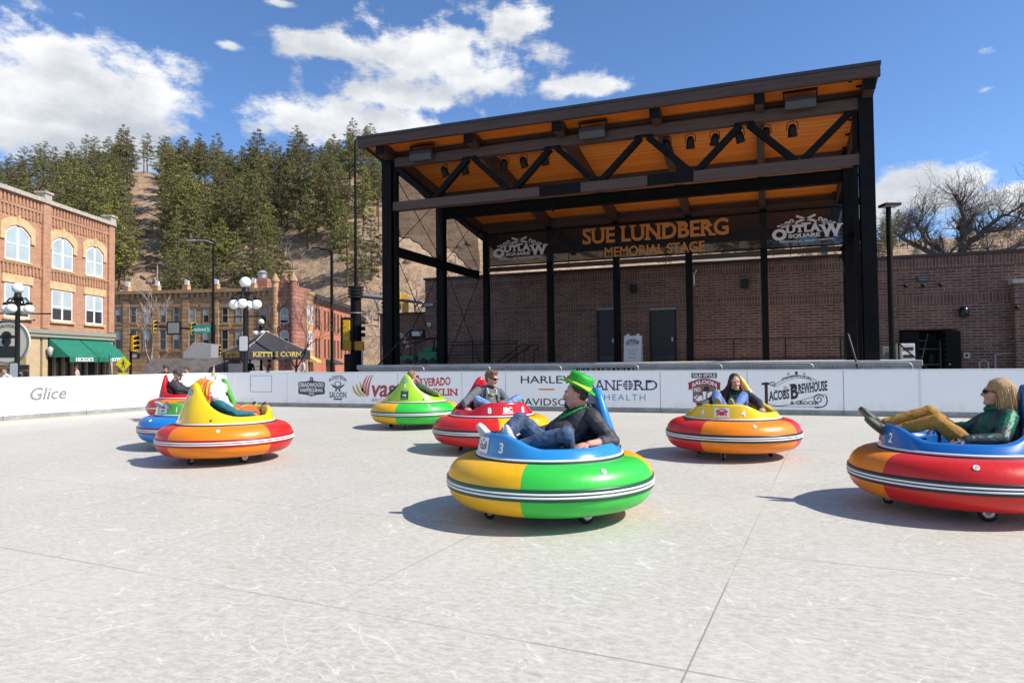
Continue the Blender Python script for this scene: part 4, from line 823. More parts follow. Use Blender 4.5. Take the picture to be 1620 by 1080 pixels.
# ================================================================= people
class Body:
    """solid pieces that are fused by a voxel remesh into one continuous surface; every piece carries a tag for its colour"""
    def __init__(s): s.p = []
    def cap(s, a, b, ra, rb, tag_, flat=None):
        s.p.append(('c', Vector(a), Vector(b), ra, rb, tag_)); return s
    def chain(s, pts, rs, tag_):
        for i in range(len(pts) - 1): s.cap(pts[i], pts[i + 1], rs[i], rs[i + 1], tag_)
        return s
    def ell(s, c, r, tag_, M=None): s.p.append(('e', Vector(c), M or Matrix.Identity(3), Vector(r), None, tag_)); return s
    def build(s, name, mats, voxel=.008, folds=(), fold=.005, smooth=2, seed=0, fur=None):
        mb = MB()
        for q in s.p:
            if q[0] == 'c':
                _, a, b, ra, rb, _t = q; d = b - a; L_ = d.length
                M = (d.normalized().to_track_quat('Z', 'Y').to_matrix() if L_ > 1e-5 else Matrix.Identity(3)); k = 6
                prof = [(max(ra * math.cos(x), 1e-4), ra * math.sin(x)) for x in [-math.pi / 2 + math.pi / 2 * i / k for i in range(k + 1)]] + [(max(rb * math.cos(x), 1e-4), L_ + rb * math.sin(x)) for x in [math.pi / 2 * i / k for i in range(k + 1)]]
                n = 12; o0 = len(mb.v); mb.lathe(prof, n, 0, a, True, M); kk = len(prof)
                mb.f.append([o0 + j for j in range(n)][::-1]); mb.mi.append(0); mb.sm.append(True); mb.f.append([o0 + (kk - 1) * n + j for j in range(n)]); mb.mi.append(0); mb.sm.append(True)
            else:
                _, c, M, r, _x, _t = q; o0 = len(mb.v); n = 20; mb.ball(c, tuple(r), n, 0, M); kk = 11
                mb.f.append([o0 + j for j in range(n)][::-1]); mb.mi.append(0); mb.sm.append(True); mb.f.append([o0 + (kk - 1) * n + j for j in range(n)]); mb.mi.append(0); mb.sm.append(True)
        o = mb.build(name + '_raw', PRW)
        md = o.modifiers.new('r', 'REMESH'); md.mode = 'VOXEL'; md.voxel_size = voxel; md.use_smooth_shade = True
        sm = o.modifiers.new('s', 'SMOOTH'); sm.iterations = smooth; sm.factor = .5
        bpy.context.view_layer.update()
        me = bpy.data.meshes.new_from_object(o.evaluated_get(bpy.context.evaluated_depsgraph_get())); rawm = o.data; bpy.data.objects.remove(o); bpy.data.meshes.remove(rawm)
        n = len(me.vertices); co = np.empty(n * 3); me.vertices.foreach_get('co', co); co = co.reshape(-1, 3)
        best = np.full(n, 1e9); ti = np.zeros(n, int); tags = sorted({q[5] for q in s.p}); 
        for q in s.p:
            if q[0] == 'c':
                a, b = np.array(q[1]), np.array(q[2]); d = b - a; l2 = max(d @ d, 1e-9); t_ = np.clip(((co - a) @ d) / l2, 0, 1); ds = np.linalg.norm(co - a - t_[:, None] * d, axis=1) - (q[3] + (q[4] - q[3]) * t_)
            else:
                Mi = np.array(q[2].transposed()); lc = (co - np.array(q[1])) @ Mi.T / np.array(q[3]); ds = (np.linalg.norm(lc, axis=1) - 1) * min(q[3])
            w_ = ds < best; best[w_] = ds[w_]; ti[w_] = tags.index(q[5])
        nr = np.empty(n * 3); me.vertices.foreach_get('normal', nr); nr = nr.reshape(-1, 3)
        if folds:
            fi = {tags.index(f) for f in folds if f in tags}
            for i in range(n):
                if ti[i] in fi:
                    p = Vector(co[i]); w_ = noise.noise(Vector((p.x * 4 + seed, p.y * 4, p.z * 4))); a_ = 1 - 2.6 * abs(noise.noise(Vector((p.x * 7 + seed + w_, p.y * 7, p.z * 13 + p.x * 9)))); b_ = 1 - 2.6 * abs(noise.noise(Vector((p.x * 17, p.y * 14 + seed, p.z * 20 + w_ * 2))))
                    co[i] += nr[i] * (fold * (.75 * a_ * max(0, .5 + w_) + .45 * b_ * max(0, .4 - w_)))
        if fur:
            for i in range(n):
                p = Vector(co[i]); v = abs(noise.noise(Vector((p.x * 60 + seed, p.y * 60, p.z * 24)))) + .5 * noise.noise(Vector((p.x * 18, p.y * 18, p.z * 10))); co[i] += nr[i] * fur * v
        me.vertices.foreach_set('co', co.ravel())
        me.materials.clear()
        for t_ in tags: me.materials.append(mats[t_])
        me.polygons.foreach_set('use_smooth', [True] * len(me.polygons))
        for pl_ in me.polygons:
            c_ = [ti[v] for v in pl_.vertices]; pl_.material_index = int(max(set(c_), key=c_.count))
        me.update(); me.name = name; ob = bpy.data.objects.new(name, me); COL.objects.link(ob); return ob
def cloth(name, col, var=.18, rough=.85, scale=14): return mat(name, col, rough, var, scale, bump=.25, bscale=120)
def skin(name, col): return mat(name, col, .58, .16, 16, spec=.3, bump=.15, bscale=90)
SK1 = skin('skin_fair', (.52, .27, .185)); SK2 = skin('skin_pink', (.56, .28, .21)); SK3 = skin('skin_tan', (.56, .30, .19)); SK4 = skin('skin_warm', (.50, .25, .17))
LIP = mat('lips', (.36, .10, .09), .45); TEETH = mat('teeth', (.75, .72, .66), .3); EYEW = mat('eye_white', (.7, .7, .68), .25); EYED = mat('eye_dark', (.02, .015, .012), .2); HBROW = mat('brow_brown', (.09, .05, .03), .7); GLASS = mat('sunglass_lens', (.008, .008, .01), .1)
def frame(yaw, pitch, roll=0.0):
    """columns: forward, left, up"""
    return Matrix.Rotation(rad(yaw), 3, 'Z') @ Matrix.Rotation(-rad(pitch), 3, 'Y') @ Matrix.Rotation(rad(roll), 3, 'X')
def head(B, c, M, k=1.0, mouth='closed', beard=None, nose=1.0):
    P = lambda x, y, z: Vector(c) + M @ (Vector((x, y, z)) * k)
    E = lambda x, y, z, a, b, d, t_: B.ell(P(x, y, z), (a * k, b * k, d * k), t_, M)
    E(-.018, 0, .030, .100, .077, .092, 'skin'); E(.022, 0, -.030, .068, .064, .092, 'skin'); E(.036, 0, -.082, .050, .048, .040, 'skin')
    B.cap(P(.070, -.012, -.103), P(.070, .012, -.103), .022 * k, .022 * k, 'skin')
    B.cap(P(.088, 0, .008), P(.101 + .004 * nose, 0, -.030), .010 * k, .0145 * k * nose, 'skin'); B.cap(P(.098, -.013, -.036), P(.098, .013, -.036), .010 * k, .010 * k, 'skin')
    B.cap(P(.080, -.036, .026), P(.084, .036, .026), .013 * k, .013 * k, 'skin')
    for s_ in (-1, 1):
        E(.060, s_ * .040, -.030, .026, .022, .026, 'skin'); E(-.008, s_ * .078, -.008, .020, .010, .032, 'skin')
    if beard:
        B.cap(P(.076, -.012, -.100), P(.076, .012, -.100), .027 * k, .027 * k, 'beard'); B.cap(P(.088, -.026, -.072), P(.080, -.022, -.10), .008 * k, .014 * k, 'beard'); B.cap(P(.088, .026, -.072), P(.080, .022, -.10), .008 * k, .014 * k, 'beard'); B.cap(P(.099, -.022, -.050), P(.099, .022, -.050), .006 * k, .006 * k, 'beard')
    return P
def eyes(par, P, k=1.0):
    for s_ in (-1, 1): MB().ball(P(.0665, s_ * .032, .003), .0125 * k, 12, 0).ball(P(.0755, s_ * .0325, .003), .0062 * k, 10, 1).build('eye', [EYEW, EYED], par)
def face(par, P, k=1.0, smile=False, brow=None):
    """lips, teeth and eyebrows laid on the head"""
    q = MB(); n = 9
    c0 = [P(.0845 - 11 * y * y, y, -.0635 + (7 * y * y if smile else 0)) for y in [-.024 + .048 * i / (n - 1) for i in range(n)]]
    r_ = [.0025, .004, .005, .0055, .0058, .0055, .005, .004, .0025]
    q.tube(c0, [x * k for x in r_], 6, 0)
    if smile:
        q.tube([p + (P(.0018, 0, -.007) - P(0, 0, 0)) for p in c0[1:-1]], [.005 * k] * 7, 6, 1); q.tube([p + (P(-.001, 0, -.0165) - P(0, 0, 0)) for p in c0[2:-2]], [.004 * k, .005 * k, .0055 * k, .005 * k, .004 * k], 6, 0)
    q.build('mouth', [LIP, TEETH], par)
    for s_ in (-1, 1): MB().tube([P(.080, s_ * .016, .024), P(.082, s_ * .032, .029), P(.066, s_ * .052, .024)], [.003 * k, .004 * k, .002 * k], 6).build('eyebrow', brow or HBROW, par)
def shades(par, P, k=1.0, wrap=1.0, m_=None):
    q = MB()
    for s_ in (-1, 1):
        n = 16; ring = [(math.cos(2 * math.pi * i / n), math.sin(2 * math.pi * i / n)) for i in range(n)]
        fr_ = [P(.104 - .012 * abs(.034 + .027 * a) / .034 * wrap, s_ * (.034 + .027 * a), .002 + .019 * math.copysign(abs(b_) ** .7, b_)) for a, b_ in ring]; bk = [P(.098 - .012 * abs(.034 + .027 * a) / .034 * wrap, s_ * (.034 + .027 * a), .002 + .019 * math.copysign(abs(b_) ** .7, b_)) for a, b_ in ring]
        q.add(fr_ + bk, [tuple(range(n)), tuple(range(n, 2 * n))[::-1]] + [(i, (i + 1) % n, n + (i + 1) % n, n + i) for i in range(n)])
        q.tube([P(.085, s_ * .062, .008), P(.06, s_ * .076, .008), P(-.01, s_ * .084, .004)], .0042 * k, 6, 1)
    q.tube([P(.103, -.012, .006), P(.106, 0, .008), P(.103, .012, .006)], .0035 * k, 6, 1)
    return q.build('sunglasses', [m_ or GLASS, IRON], par)
def hand(B, wrist, fwd, nrm, side, curl=.5, k=1.0, spread=.10, tag_='skin'):
    """palm, four jointed fingers of different lengths and a thumb; nrm points out of the back of the hand"""
    f_ = Vector(fwd).normalized(); n_ = Vector(nrm); n_ = (n_ - f_ * n_.dot(f_)).normalized(); s_ = f_.cross(n_) * side; w = Vector(wrist)
    B.ell(w + f_ * .05 * k, (.056 * k, .040 * k, .016 * k), tag_, Matrix((f_, s_, n_)).transposed())
    for i, (o_, l) in enumerate(((.030, .070), (.010, .080), (-.011, .074), (-.031, .058))):
        b_ = w + (f_ * (.088 - .004 * abs(i - 1)) + s_ * o_) * k; d = f_; p = b_; seg = [b_]; ang = 0
        sp_ = s_ * o_ * spread * 12
        for j, fr in enumerate((.45, .32, .23)):
            ang += curl * (.55, .75, .6)[j] * (1 + .08 * i); dv = (f_ * math.cos(ang) - n_ * math.sin(ang) + sp_ * .25).normalized(); p = p + dv * l * fr * k; seg.append(p)
        B.chain(seg, [.0095 * k, .009 * k, .0085 * k, .0075 * k], tag_)
    b_ = w + (f_ * .025 + s_ * .032) * k; d1 = (f_ * .75 + s_ * .75 - n_ * .35 * (1 + curl)).normalized(); d2 = (f_ * .95 + s_ * .25 - n_ * .45 * (1 + curl)).normalized()
    B.chain([b_, b_ + d1 * .036 * k, b_ + d1 * .036 * k + d2 * .030 * k], [.0135 * k, .011 * k, .0095 * k], tag_)
def torso(B, pel, neck, lean_side, k=1.0, tag_='top', w=1.0, belly=0.0):
    """hips to shoulders; returns the torso axes"""
    pel, neck = Vector(pel), Vector(neck); up = (neck - pel).normalized(); lf = Vector(lean_side).normalized(); lf = (lf - up * lf.dot(up)).normalized(); fw_ = lf.cross(up)
    M = Matrix((fw_, lf, up)).transposed(); L_ = (neck - pel).length; P = lambda a, b, c_: pel + fw_ * a + lf * b + up * c_
    B.ell(P(0, 0, .02), (.125 * k, .17 * k * w, .12 * k), 'bottom', M)
    B.ell(P(.01 + belly * .5, 0, L_ * .30), (.120 * k + belly, .160 * k * w, .15 * k), tag_, M)
    B.ell(P(0, 0, L_ * .64), (.125 * k, .178 * k * w, .18 * k), tag_, M)
    for s_ in (-1, 1): B.cap(P(-.01, s_ * .06 * w, L_ * .92), P(-.01, s_ * .165 * k * w, L_ * .84), .062 * k, .068 * k, tag_)
    B.cap(P(-.01, 0, L_ * .86), P(-.005, 0, L_ * .97), .075 * k, .058 * k, tag_)
    return P, L_, M
def arm(B, sh, el, wr, k=1.0, tag_='top', bare=0.0, slack=1.0):
    sh, el, wr = Vector(sh), Vector(el), Vector(wr); B.cap(sh, el, .066 * k * slack, .052 * k * slack, tag_)
    m_ = wr + (el - wr) * bare
    B.cap(el, m_, .052 * k * slack, (.040 + .010 * bare) * k * slack, tag_)
    B.cap(el + (wr - el) * .1, wr, .040 * k, .027 * k, 'skin') if bare > .05 else B.cap(wr + (el - wr) * .12, wr, .03 * k, .027 * k, 'skin')
def leg(B, hip, knee, ank, toe, k=1.0, tag_='bottom', bare=0.0, shoe='shoe', slack=1.0, soleup=None):
    hip, knee, ank, toe = Vector(hip), Vector(knee), Vector(ank), Vector(toe)
    B.chain([hip, hip + (knee - hip) * .5, knee], [.092 * k * slack, .080 * k * slack, .062 * k * slack], tag_)
    sk = 'skin' if bare else tag_
    B.chain([knee, knee + (ank - knee) * .35, ank + (knee - ank) * .10], [.060 * k * slack, .060 * k * slack, .046 * k * slack], sk)
    B.cap(ank + (knee - ank) * .14, ank, .036 * k, .036 * k, 'sock')
    d = (toe - ank); n_ = (knee - ank).normalized(); d = d.normalized() * .20 * k; heel = ank - (knee - ank).normalized() * .035 * k - d.normalized() * .025 * k
    f_ = d.normalized(); u_ = (n_ - f_ * n_.dot(f_)).normalized(); l_ = u_.cross(f_); M = Matrix((f_, l_, u_)).transposed()
    B.ell(heel + d * .62, (.135 * k, .047 * k, .036 * k), shoe, M); B.ell(heel + d * .12, (.05 * k, .038 * k, .042 * k), shoe, M); B.cap(heel + d * .25 + u_ * .02 * k, heel + d * .55 + u_ * .012 * k, .042 * k, .034 * k, shoe)
    B.ell(heel + d * .60 - u_ * .026 * k, (.140 * k, .050 * k, .014 * k), 'sole', M)
def hair_cap(par, c, M, k, m_, extra=(), cut=-.03, voxel=.008, fur=.006, seed=1, size=(.106, .086, .098), low=1.0):
    H = Body(); P = lambda x, y, z: Vector(c) + M @ (Vector((x, y, z)) * k)
    H.ell(P(-.028, 0, .042), tuple(q * k for q in size), 'h', M); H.ell(P(-.062, 0, .0), (.058 * k, .070 * k, .085 * k * low), 'h', M)
    for e in extra: H.chain([P(*q) for q in e[0]], [r * k for r in e[1]], 'h')
    o = H.build('hair', {'h': m_}, voxel, fur=fur, seed=seed, smooth=1); o.parent = par; return o
def seat_person(car, label):
    """where a rider sits: the rider takes over the car's place and heading"""
    return CARS[car].location.copy(), CARS[car].rotation_euler.z, label
def finish(o, car, label, lift=0.0):
    o.location = CARS[car].location + Vector((0, 0, lift)); o.rotation_euler = (0, 0, CARS[car].rotation_euler.z); return tag(o, label, 'person')
def hairmat(name, col): return mat(name, col, .5, .45, 30, stretch=(6, 6, 1), bump=.4, bscale=60)
DEN = cloth('denim_dark', (.050, .085, .16), .45, .85, 20); DENL = cloth('denim_light', (.16, .25, .44), .35, .85, 18); DENM = cloth('denim_mid', (.12, .19, .40), .3, .85, 16)
BLK = cloth('cloth_black', (.034, .031, .036), .25, .6); GRY = cloth('cloth_grey', (.12, .125, .135), .3, .9, 40); SHOEW = mat('shoe_light', (.48, .48, .47), .6, .2, 30); SHOEB = mat('shoe_black', (.02, .02, .022), .5); SOCK = cloth('sock_white', (.6, .58, .56)); SOLE = mat('shoe_sole', (.42, .42, .41), .7)
# ---- the man in the green hat
B = Body(); pel, nk = (-.10, 0, .55), (-.385, .015, .925)
P, L_, TM = torso(B, pel, nk, (0, 1, 0), 1.08, belly=.03)
hc = Vector((-.275, .0, 1.055)); HM = frame(-38, 2); Ph = head(B, hc, HM, 1.02, 'open', True)
B.cap(Vector(nk), hc + HM @ Vector((-.03, 0, -.07)), .056, .056, 'skin')
arm(B, P(-.01, .20, L_ * .82), (-.42, .40, .665), (-.13, .50, .665), 1.05, bare=.55, slack=1.12); hand(B, (-.12, .50, .665), (.97, -.12, -.22), (0, .35, .95), -1, .42)
arm(B, P(-.01, -.20, L_ * .82), (-.22, -.44, .70), (.03, -.46, .66), 1.05); hand(B, (.04, -.46, .66), (1, .1, -.2), (0, -.3, .95), 1, .5)
leg(B, (-.08, .11, .53), (.05, .42, .745), (.38, .14, .63), (.45, .20, .78), 1.06, slack=1.08)
leg(B, (-.08, -.11, .53), (.22, -.15, .83), (.49, -.04, .65), (.58, -.08, .79), 1.06, slack=1.12)
man = B.build('person', {'skin': SK2, 'lip': LIP, 'teeth': TEETH, 'beard': hairmat('hair_brown_dark', (.045, .025, .015)), 'top': BLK, 'bottom': DEN, 'sock': SOCK, 'sole': SOLE, 'shoe': SHOEW}, .0065, ('top', 'bottom'), .011, seed=3)
finish(man, '3', 'man in a green felt hat, black pullover and jeans, looking over his shoulder')
eyes(man, Ph, 1.02); face(man, Ph, 1.02, True)
hair_cap(man, hc, HM, 1.02, MATS['hair_brown_dark'], fur=.004, size=(.094, .079, .080), low=.6)
HG = mat('hat_green', (.008, .34, .02), .55, .2, 14, bump=.2, bscale=120)
HT = HM @ Matrix.Rotation(rad(-24), 3, 'Y'); ho = hc + HM @ Vector((-.022, 0, .075))
q = MB(); q.lathe([(.108, .0), (.165, .006), (.174, .014), (.168, .020), (.116, .012), (.111, .03), (.113, .08), (.110, .115), (.097, .134), (.055, .140), (.001, .138)], 40, 0, ho, True, HT @ Matrix.Diagonal((1.04, .90, .92)))
hat = q.build('hat', HG, man); vv = hat.data.vertices
for v in vv:
    p = HT.transposed() @ (v.co - ho); 
    if math.hypot(p.x, p.y) > .12: v.co += HT @ Vector((0, 0, .22 * p.y * p.y / .15 - .02))
q = MB(); q.lathe([(.1155, .014), (.1155, .042), (.1115, .043)], 40, 0, ho, True, HT @ Matrix.Diagonal((1.04, .90, .92))).span((-.001, -.001, -.001), (.001, .001, .001)) if False else q.lathe([(.1155, .014), (.1155, .042), (.1115, .043)], 40, 0, ho, True, HT @ Matrix.Diagonal((1.04, .90, .92)))
q.build('hat_band', mat('hat_yellow', (.75, .62, .02), .5), hat)
q = MB()
bo = ho + HT @ Vector((.1225, 0, .027))
for a_, b_ in (((0, -.030, -.022), (0, .030, -.016)), ((0, -.030, .016), (0, .030, .022)), ((0, -.030, -.016), (0, -.024, .016)), ((0, .024, -.016), (0, .030, .016))):
    q.box(bo + HT @ ((Vector(a_) + Vector(b_)) / 2), [abs(Vector(b_)[i] - Vector(a_)[i]) + (.010 if i == 0 else .004) for i in range(3)], 0, HT)
q.build('buckle', mat('hat_gold', (.75, .35, .03), .4), hat)
MB().tube([P(.03, .10 * math.cos(a_), L_ * .99 + .035 * math.sin(a_)) for a_ in [0, .6, 1.2]], .02, 8).tube([P(.06, .075, L_ * .97), P(.105, .02, L_ * .86), P(.112, -.01, L_ * .74)], [.016, .014, .01], 8).tube([P(.06, -.075, L_ * .97), P(.105, -.03, L_ * .86)], [.016, .014], 8).build('collar', BLK, man)
q = MB().tube([P(.04, .065, L_ * .97), P(.09, .045, L_ * .88), P(.098, 0, L_ * .84), P(.09, -.045, L_ * .88), P(.04, -.065, L_ * .97)], .022, 8); q.build('undershirt', cloth('cloth_green', (.01, .13, .05)), man)
def beads(par, P, L_, w, drop, m_, r=.0075, out=.15, n=46, name='bead_necklace', sh=0):
    q = MB()
    for i in range(n + 1):
        a_ = -math.pi * .5 + math.pi * i / n; y_ = w * math.sin(a_); z_ = L_ * (.98 - drop * math.cos(a_) ** 1.2); x_ = .045 + (out - .045) * math.cos(a_) ** .7
        q.ball(P(x_, y_ + sh, z_), r, 7)
    return q.build(name, m_, par)
GBEAD = mat('beads_green', (.01, .28, .06), .2, metal=.3); beads(man, P, L_, .10, .44, GBEAD, .010, .165); beads(man, P, L_, .09, .36, GBEAD, .009, .16, sh=.012)
# ---- the man in sunglasses, cross-legged
B = Body(); pel, nk = (-.16, .03, .55), (-.31, .08, .955)
P, L_, TM = torso(B, pel, nk, (0, 1, 0), 1.0)
hc = Vector((-.215, .095, 1.095)); HM = frame(32, -10); Ph = head(B, hc, HM, 1.0, 'closed')
B.cap(Vector(nk), hc + HM @ Vector((-.03, 0, -.07)), .053, .052, 'skin')
arm(B, P(-.01, -.19, L_ * .82), (-.12, -.40, .74), (.06, -.44, .67), slack=1.1); hand(B, (.07, -.44, .67), (.9, .05, -.35), (0, -.3, .9), 1, .9)
arm(B, P(-.01, .19, L_ * .82), (-.16, .34, .72), (.12, .10, .70), slack=1.1); hand(B, (.12, .10, .70), (.6, -.7, -.2), (.3, .2, .9), -1, .6)
leg(B, (-.13, .11, .53), (.12, .40, .79), (.30, -.05, .56), (.42, -.20, .60), bare=0); leg(B, (-.13, -.11, .53), (.16, -.30, .79), (.34, .06, .56), (.40, .22, .60))
man8 = B.build('person', {'skin': SK2, 'lip': LIP, 'top': GRY, 'bottom': DENL, 'sock': SOCK, 'sole': SOLE, 'shoe': SHOEB}, .0075, ('top', 'bottom'), .010, seed=9)
finish(man8, '8', 'man in sunglasses, grey hooded jacket and light jeans sitting cross-legged'); shades(man8, Ph); face(man8, Ph)
hair_cap(man8, hc, HM, 1.0, hairmat('hair_light_brown', (.16, .085, .035)), fur=.008, extra=[([(.03, -.05, .098), (.05, .0, .108), (.035, .05, .10)], (.028, .03, .028))])
q = MB(); vs = []; n = 10
for i in range(n + 1):
    for j in range(9): y_ = -.085 + .17 * i / n; z_ = L_ * (.28 + .64 * j / 8); vs.append(P(.128 - 4.5 * y_ * y_ - .035 * max(0, j - 5) / 3 - .008 * (4 - j) ** 2 * .1, y_, z_))
q.add(vs, [(i * 9 + j, i * 9 + 9 + j, i * 9 + 10 + j, i * 9 + 1 + j) for i in range(n) for j in range(8)], 0, True)
sh = q.build('shirt_front', mat('print_tee', (.15, .15, .155), .9, .5, 16), man8)
for s_ in (-1, 1): MB().tube([P(.05, s_ * .075, L_ * .97), P(.115, s_ * .082, L_ * .80), P(.13, s_ * .095, L_ * .55), P(.12, s_ * .11, L_ * .25)], [.018, .016, .014, .014], 8).build('jacket_edge', GRY, man8); MB().tube([P(.07, s_ * .06, L_ * .95), P(.135, s_ * .072, L_ * .80), P(.15, s_ * .072, L_ * .60)], .005, 6).build('drawstring', PRW, man8)
MB().tube([P(-.09, .09, L_ * 1.0), P(-.12, 0, L_ * .98), P(-.09, -.09, L_ * 1.0)], .042, 10).build('hood', GRY, man8)
MB().tube([P(.05, .06, L_ * .97), P(.10, .04, L_ * .92), P(.105, 0, L_ * .90), P(.10, -.04, L_ * .92), P(.05, -.06, L_ * .97)], .018, 8).build('shirt_neck', BLK, man8)
beads(man8, P, L_, .08, .40, mat('beads_gold', (.45, .50, .10), .25, metal=.4), .0085, .15)
# ---- the woman with red braids
B = Body(); pel, nk = (-.12, 0, .55), (-.27, .0, .905)
P, L_, TM = torso(B, pel, nk, (0, 1, 0), .94)
hc = Vector((-.17, .015, 1.035)); HM = frame(24, -4, 5); Ph = head(B, hc, HM, .94, 'open')
B.cap(Vector(nk), hc + HM @ Vector((-.03, 0, -.07)), .046, .045, 'skin')
for s_, wr in ((-1, (.16, -.42, .70)), (1, (.12, .42, .68))):
    arm(B, P(-.01, s_ * .175, L_ * .82), (-.10, s_ * .35, .74), wr, .95, slack=1.15); hand(B, wr, (.9, s_ * .25, -.25), (0, 0, 1), -s_, .95, .92)
leg(B, (-.10, .10, .53), (.14, .19, .85), (.43, .12, .66), (.50, .11, .83), .95, slack=1.08); leg(B, (-.10, -.10, .53), (.16, -.18, .86), (.44, -.08, .66), (.51, -.08, .83), .95, slack=1.08)
wom = B.build('person', {'skin': SK3, 'lip': LIP, 'teeth': TEETH, 'top': BLK, 'bottom': DENM, 'sock': mat('sock_black', (.02, .02, .02)), 'sole': mat('sole_tan', (.22, .17, .09), .8), 'shoe': mat('shoe_tan', (.30, .22, .10), .7, .2, 20)}, .0072, ('top', 'bottom'), .008, seed=15)
finish(wom, '4', 'smiling woman with long dark and red braids, black hoodie and blue jeans'); eyes(wom, Ph, .94); face(wom, Ph, .94, True, HBROW)
hm = hairmat('hair_black', (.018, .012, .013)); hair_cap(wom, hc, HM, .96, hm, fur=.003, size=(.098, .083, .090), extra=[([(-.03, .075, .02), (-.05, .085, -.08), (-.04, .10, -.18)], (.026, .03, .026)), ([(-.03, -.075, .02), (-.05, -.085, -.08), (-.04, -.10, -.18)], (.026, .03, .026))])
rn = random.Random(5); q = MB()
for i in range(44):
    s_ = -1 if i % 5 < 2 else 1; a_ = rn.uniform(-.2, 1.0); y0 = s_ * rn.uniform(.055, .088); st = Ph(-.02 + .06 * a_, y0, .06 - .05 * a_); x1 = rn.uniform(.0, .14); L2 = rn.uniform(.35, .62) if s_ > 0 else rn.uniform(.15, .42)
    pts = [st, st + Vector((.01, s_ * .03, -.10)), Vector((hc.x + x1 - .02, hc.y + s_ * rn.uniform(.09, .17), hc.z - L2 * .55)), Vector((hc.x + x1 + rn.uniform(-.02, .06), hc.y + s_ * rn.uniform(.13, .25), hc.z - L2))]
    P0, P1, P2, P3 = pts; cv = [P0 * (1 - t_) ** 3 + P1 * 3 * t_ * (1 - t_) ** 2 + P2 * 3 * t_ * t_ * (1 - t_) + P3 * t_ ** 3 for t_ in [j / 9 for j in range(10)]]
    q.tube(cv, [.008] * 8 + [.006, .003], 6, 1 if i % 3 == 0 else 0)
q.build('braids', [hm, mat('braid_red', (.36, .010, .03), .5)], wom)
q = MB(); vs = []
for i in range(11):
    for j in range(7): y_ = -.065 + .13 * i / 10; z_ = L_ * (.2 + .70 * j / 6); vs.append(P(.122 - 4 * y_ * y_ - .03 * max(0, j - 4) / 2, y_, z_))
q.add(vs, [(i * 7 + j, i * 7 + 7 + j, i * 7 + 8 + j, i * 7 + 1 + j) for i in range(10) for j in range(6)], 0, True)
m_, b, h = newmat('tie_dye'); co = h.n('ShaderNodeTexCoord').outputs['Object']; h.t.links.new(h.ramp(h.noise(co, 22, 3, .6, .8), [(.38, (.015, .015, .02)), (.48, (.02, .20, .12)), (.56, (.25, .06, .10)), (.62, (.35, .40, .38)), (.7, (.01, .10, .06))]), b.inputs['Base Color']); b.inputs['Roughness'].default_value = .8
q.build('shirt_front', m_, wom)
for s_ in (-1, 1): MB().tube([P(.045, s_ * .06, L_ * .97), P(.10, s_ * .058, L_ * .86), P(.125, s_ * .035, L_ * .62)], .010, 6).build('lanyard', mat('cord_green', (.01, .22, .09), .5), wom)
# ---- the laughing woman at the right edge
B = Body(); pel, nk = (-.14, 0, .55), (-.36, 0, .91)
P, L_, TM = torso(B, pel, nk, (0, 1, 0), .96)
hc = Vector((-.285, .01, 1.045)); HM = frame(-6, 6); Ph = head(B, hc, HM, .98, 'open')
B.cap(Vector(nk), hc + HM @ Vector((-.03, 0, -.07)), .047, .046, 'skin')
arm(B, P(-.01, .18, L_ * .82), (-.24, .36, .665), (.02, .40, .655), .98, slack=1.15); hand(B, (.03, .40, .655), (1, .1, -.12), (0, .2, .95), -1, .5, .92)
arm(B, P(-.01, -.18, L_ * .82), (-.14, -.36, .70), (.08, -.42, .68), .98, slack=1.1); hand(B, (.08, -.42, .68), (1, .1, -.2), (0, -.2, .95), 1, .6, .92)
leg(B, (-.10, .10, .53), (.20, .20, .80), (.56, .09, .68), (.70, .12, .80), .98, slack=1.0); leg(B, (-.10, -.10, .53), (.23, -.02, .86), (.62, .0, .74), (.74, -.03, .88), .98)
wom2 = B.build('person', {'skin': SK1, 'lip': LIP, 'teeth': TEETH, 'top': MATS['cloth_black'], 'bottom': cloth('trousers_mustard', (.34, .17, .025), .15), 'sock': skin('ankle_skin', (.45, .28, .22)), 'sole': mat('sole_brown', (.16, .10, .06), .8), 'shoe': mat('shoe_olive', (.05, .055, .04), .6, .2, 20)}, .0065, ('top', 'bottom'), .010, seed=21)
m_, b, h = newmat('sequin_green'); co = h.n('ShaderNodeTexCoord').outputs['Object']; nz = h.noise(co, 5.5, 4, .6, .6)
h.t.links.new(h.ramp(nz, [(.30, (.03, .035, .04)), (.42, (.05, .06, .06)), (.46, (.004, .07, .04)), (.60, (.008, .16, .075)), (.66, (.006, .09, .05)), (.72, (.06, .025, .03))]), b.inputs['Base Color']); b.inputs['Roughness'].default_value = .38; b.inputs['Metallic'].default_value = .25
h.t.links.new(h.n('ShaderNodeBump', None, Height=h.noise(co, 90, 3, .6), Strength=.5, Distance=.01).outputs[0], b.inputs['Normal'])
for i, mm in enumerate(wom2.data.materials):
    if mm and mm.name.startswith('cloth_black'): wom2.data.materials[i] = m_
finish(wom2, '2', 'laughing woman in sunglasses, shiny green top and mustard trousers'); shades(wom2, Ph, .98); face(wom2, Ph, .98, True)
hb = hairmat('hair_blonde', (.36, .21, .085)); hq = hair_cap(wom2, hc, HM, .98, hb, fur=.005, size=(.104, .088, .098), extra=[([(-.075, 0, .03), (-.09, 0, -.08), (-.10, 0, -.2)], (.075, .085, .05)), ([(-.06, .05, .0), (-.075, .06, -.10), (-.08, .06, -.19)], (.045, .05, .035)), ([(-.06, -.05, .0), (-.075, -.06, -.10), (-.08, -.06, -.19)], (.045, .05, .035))])
rn = random.Random(8); q = MB()
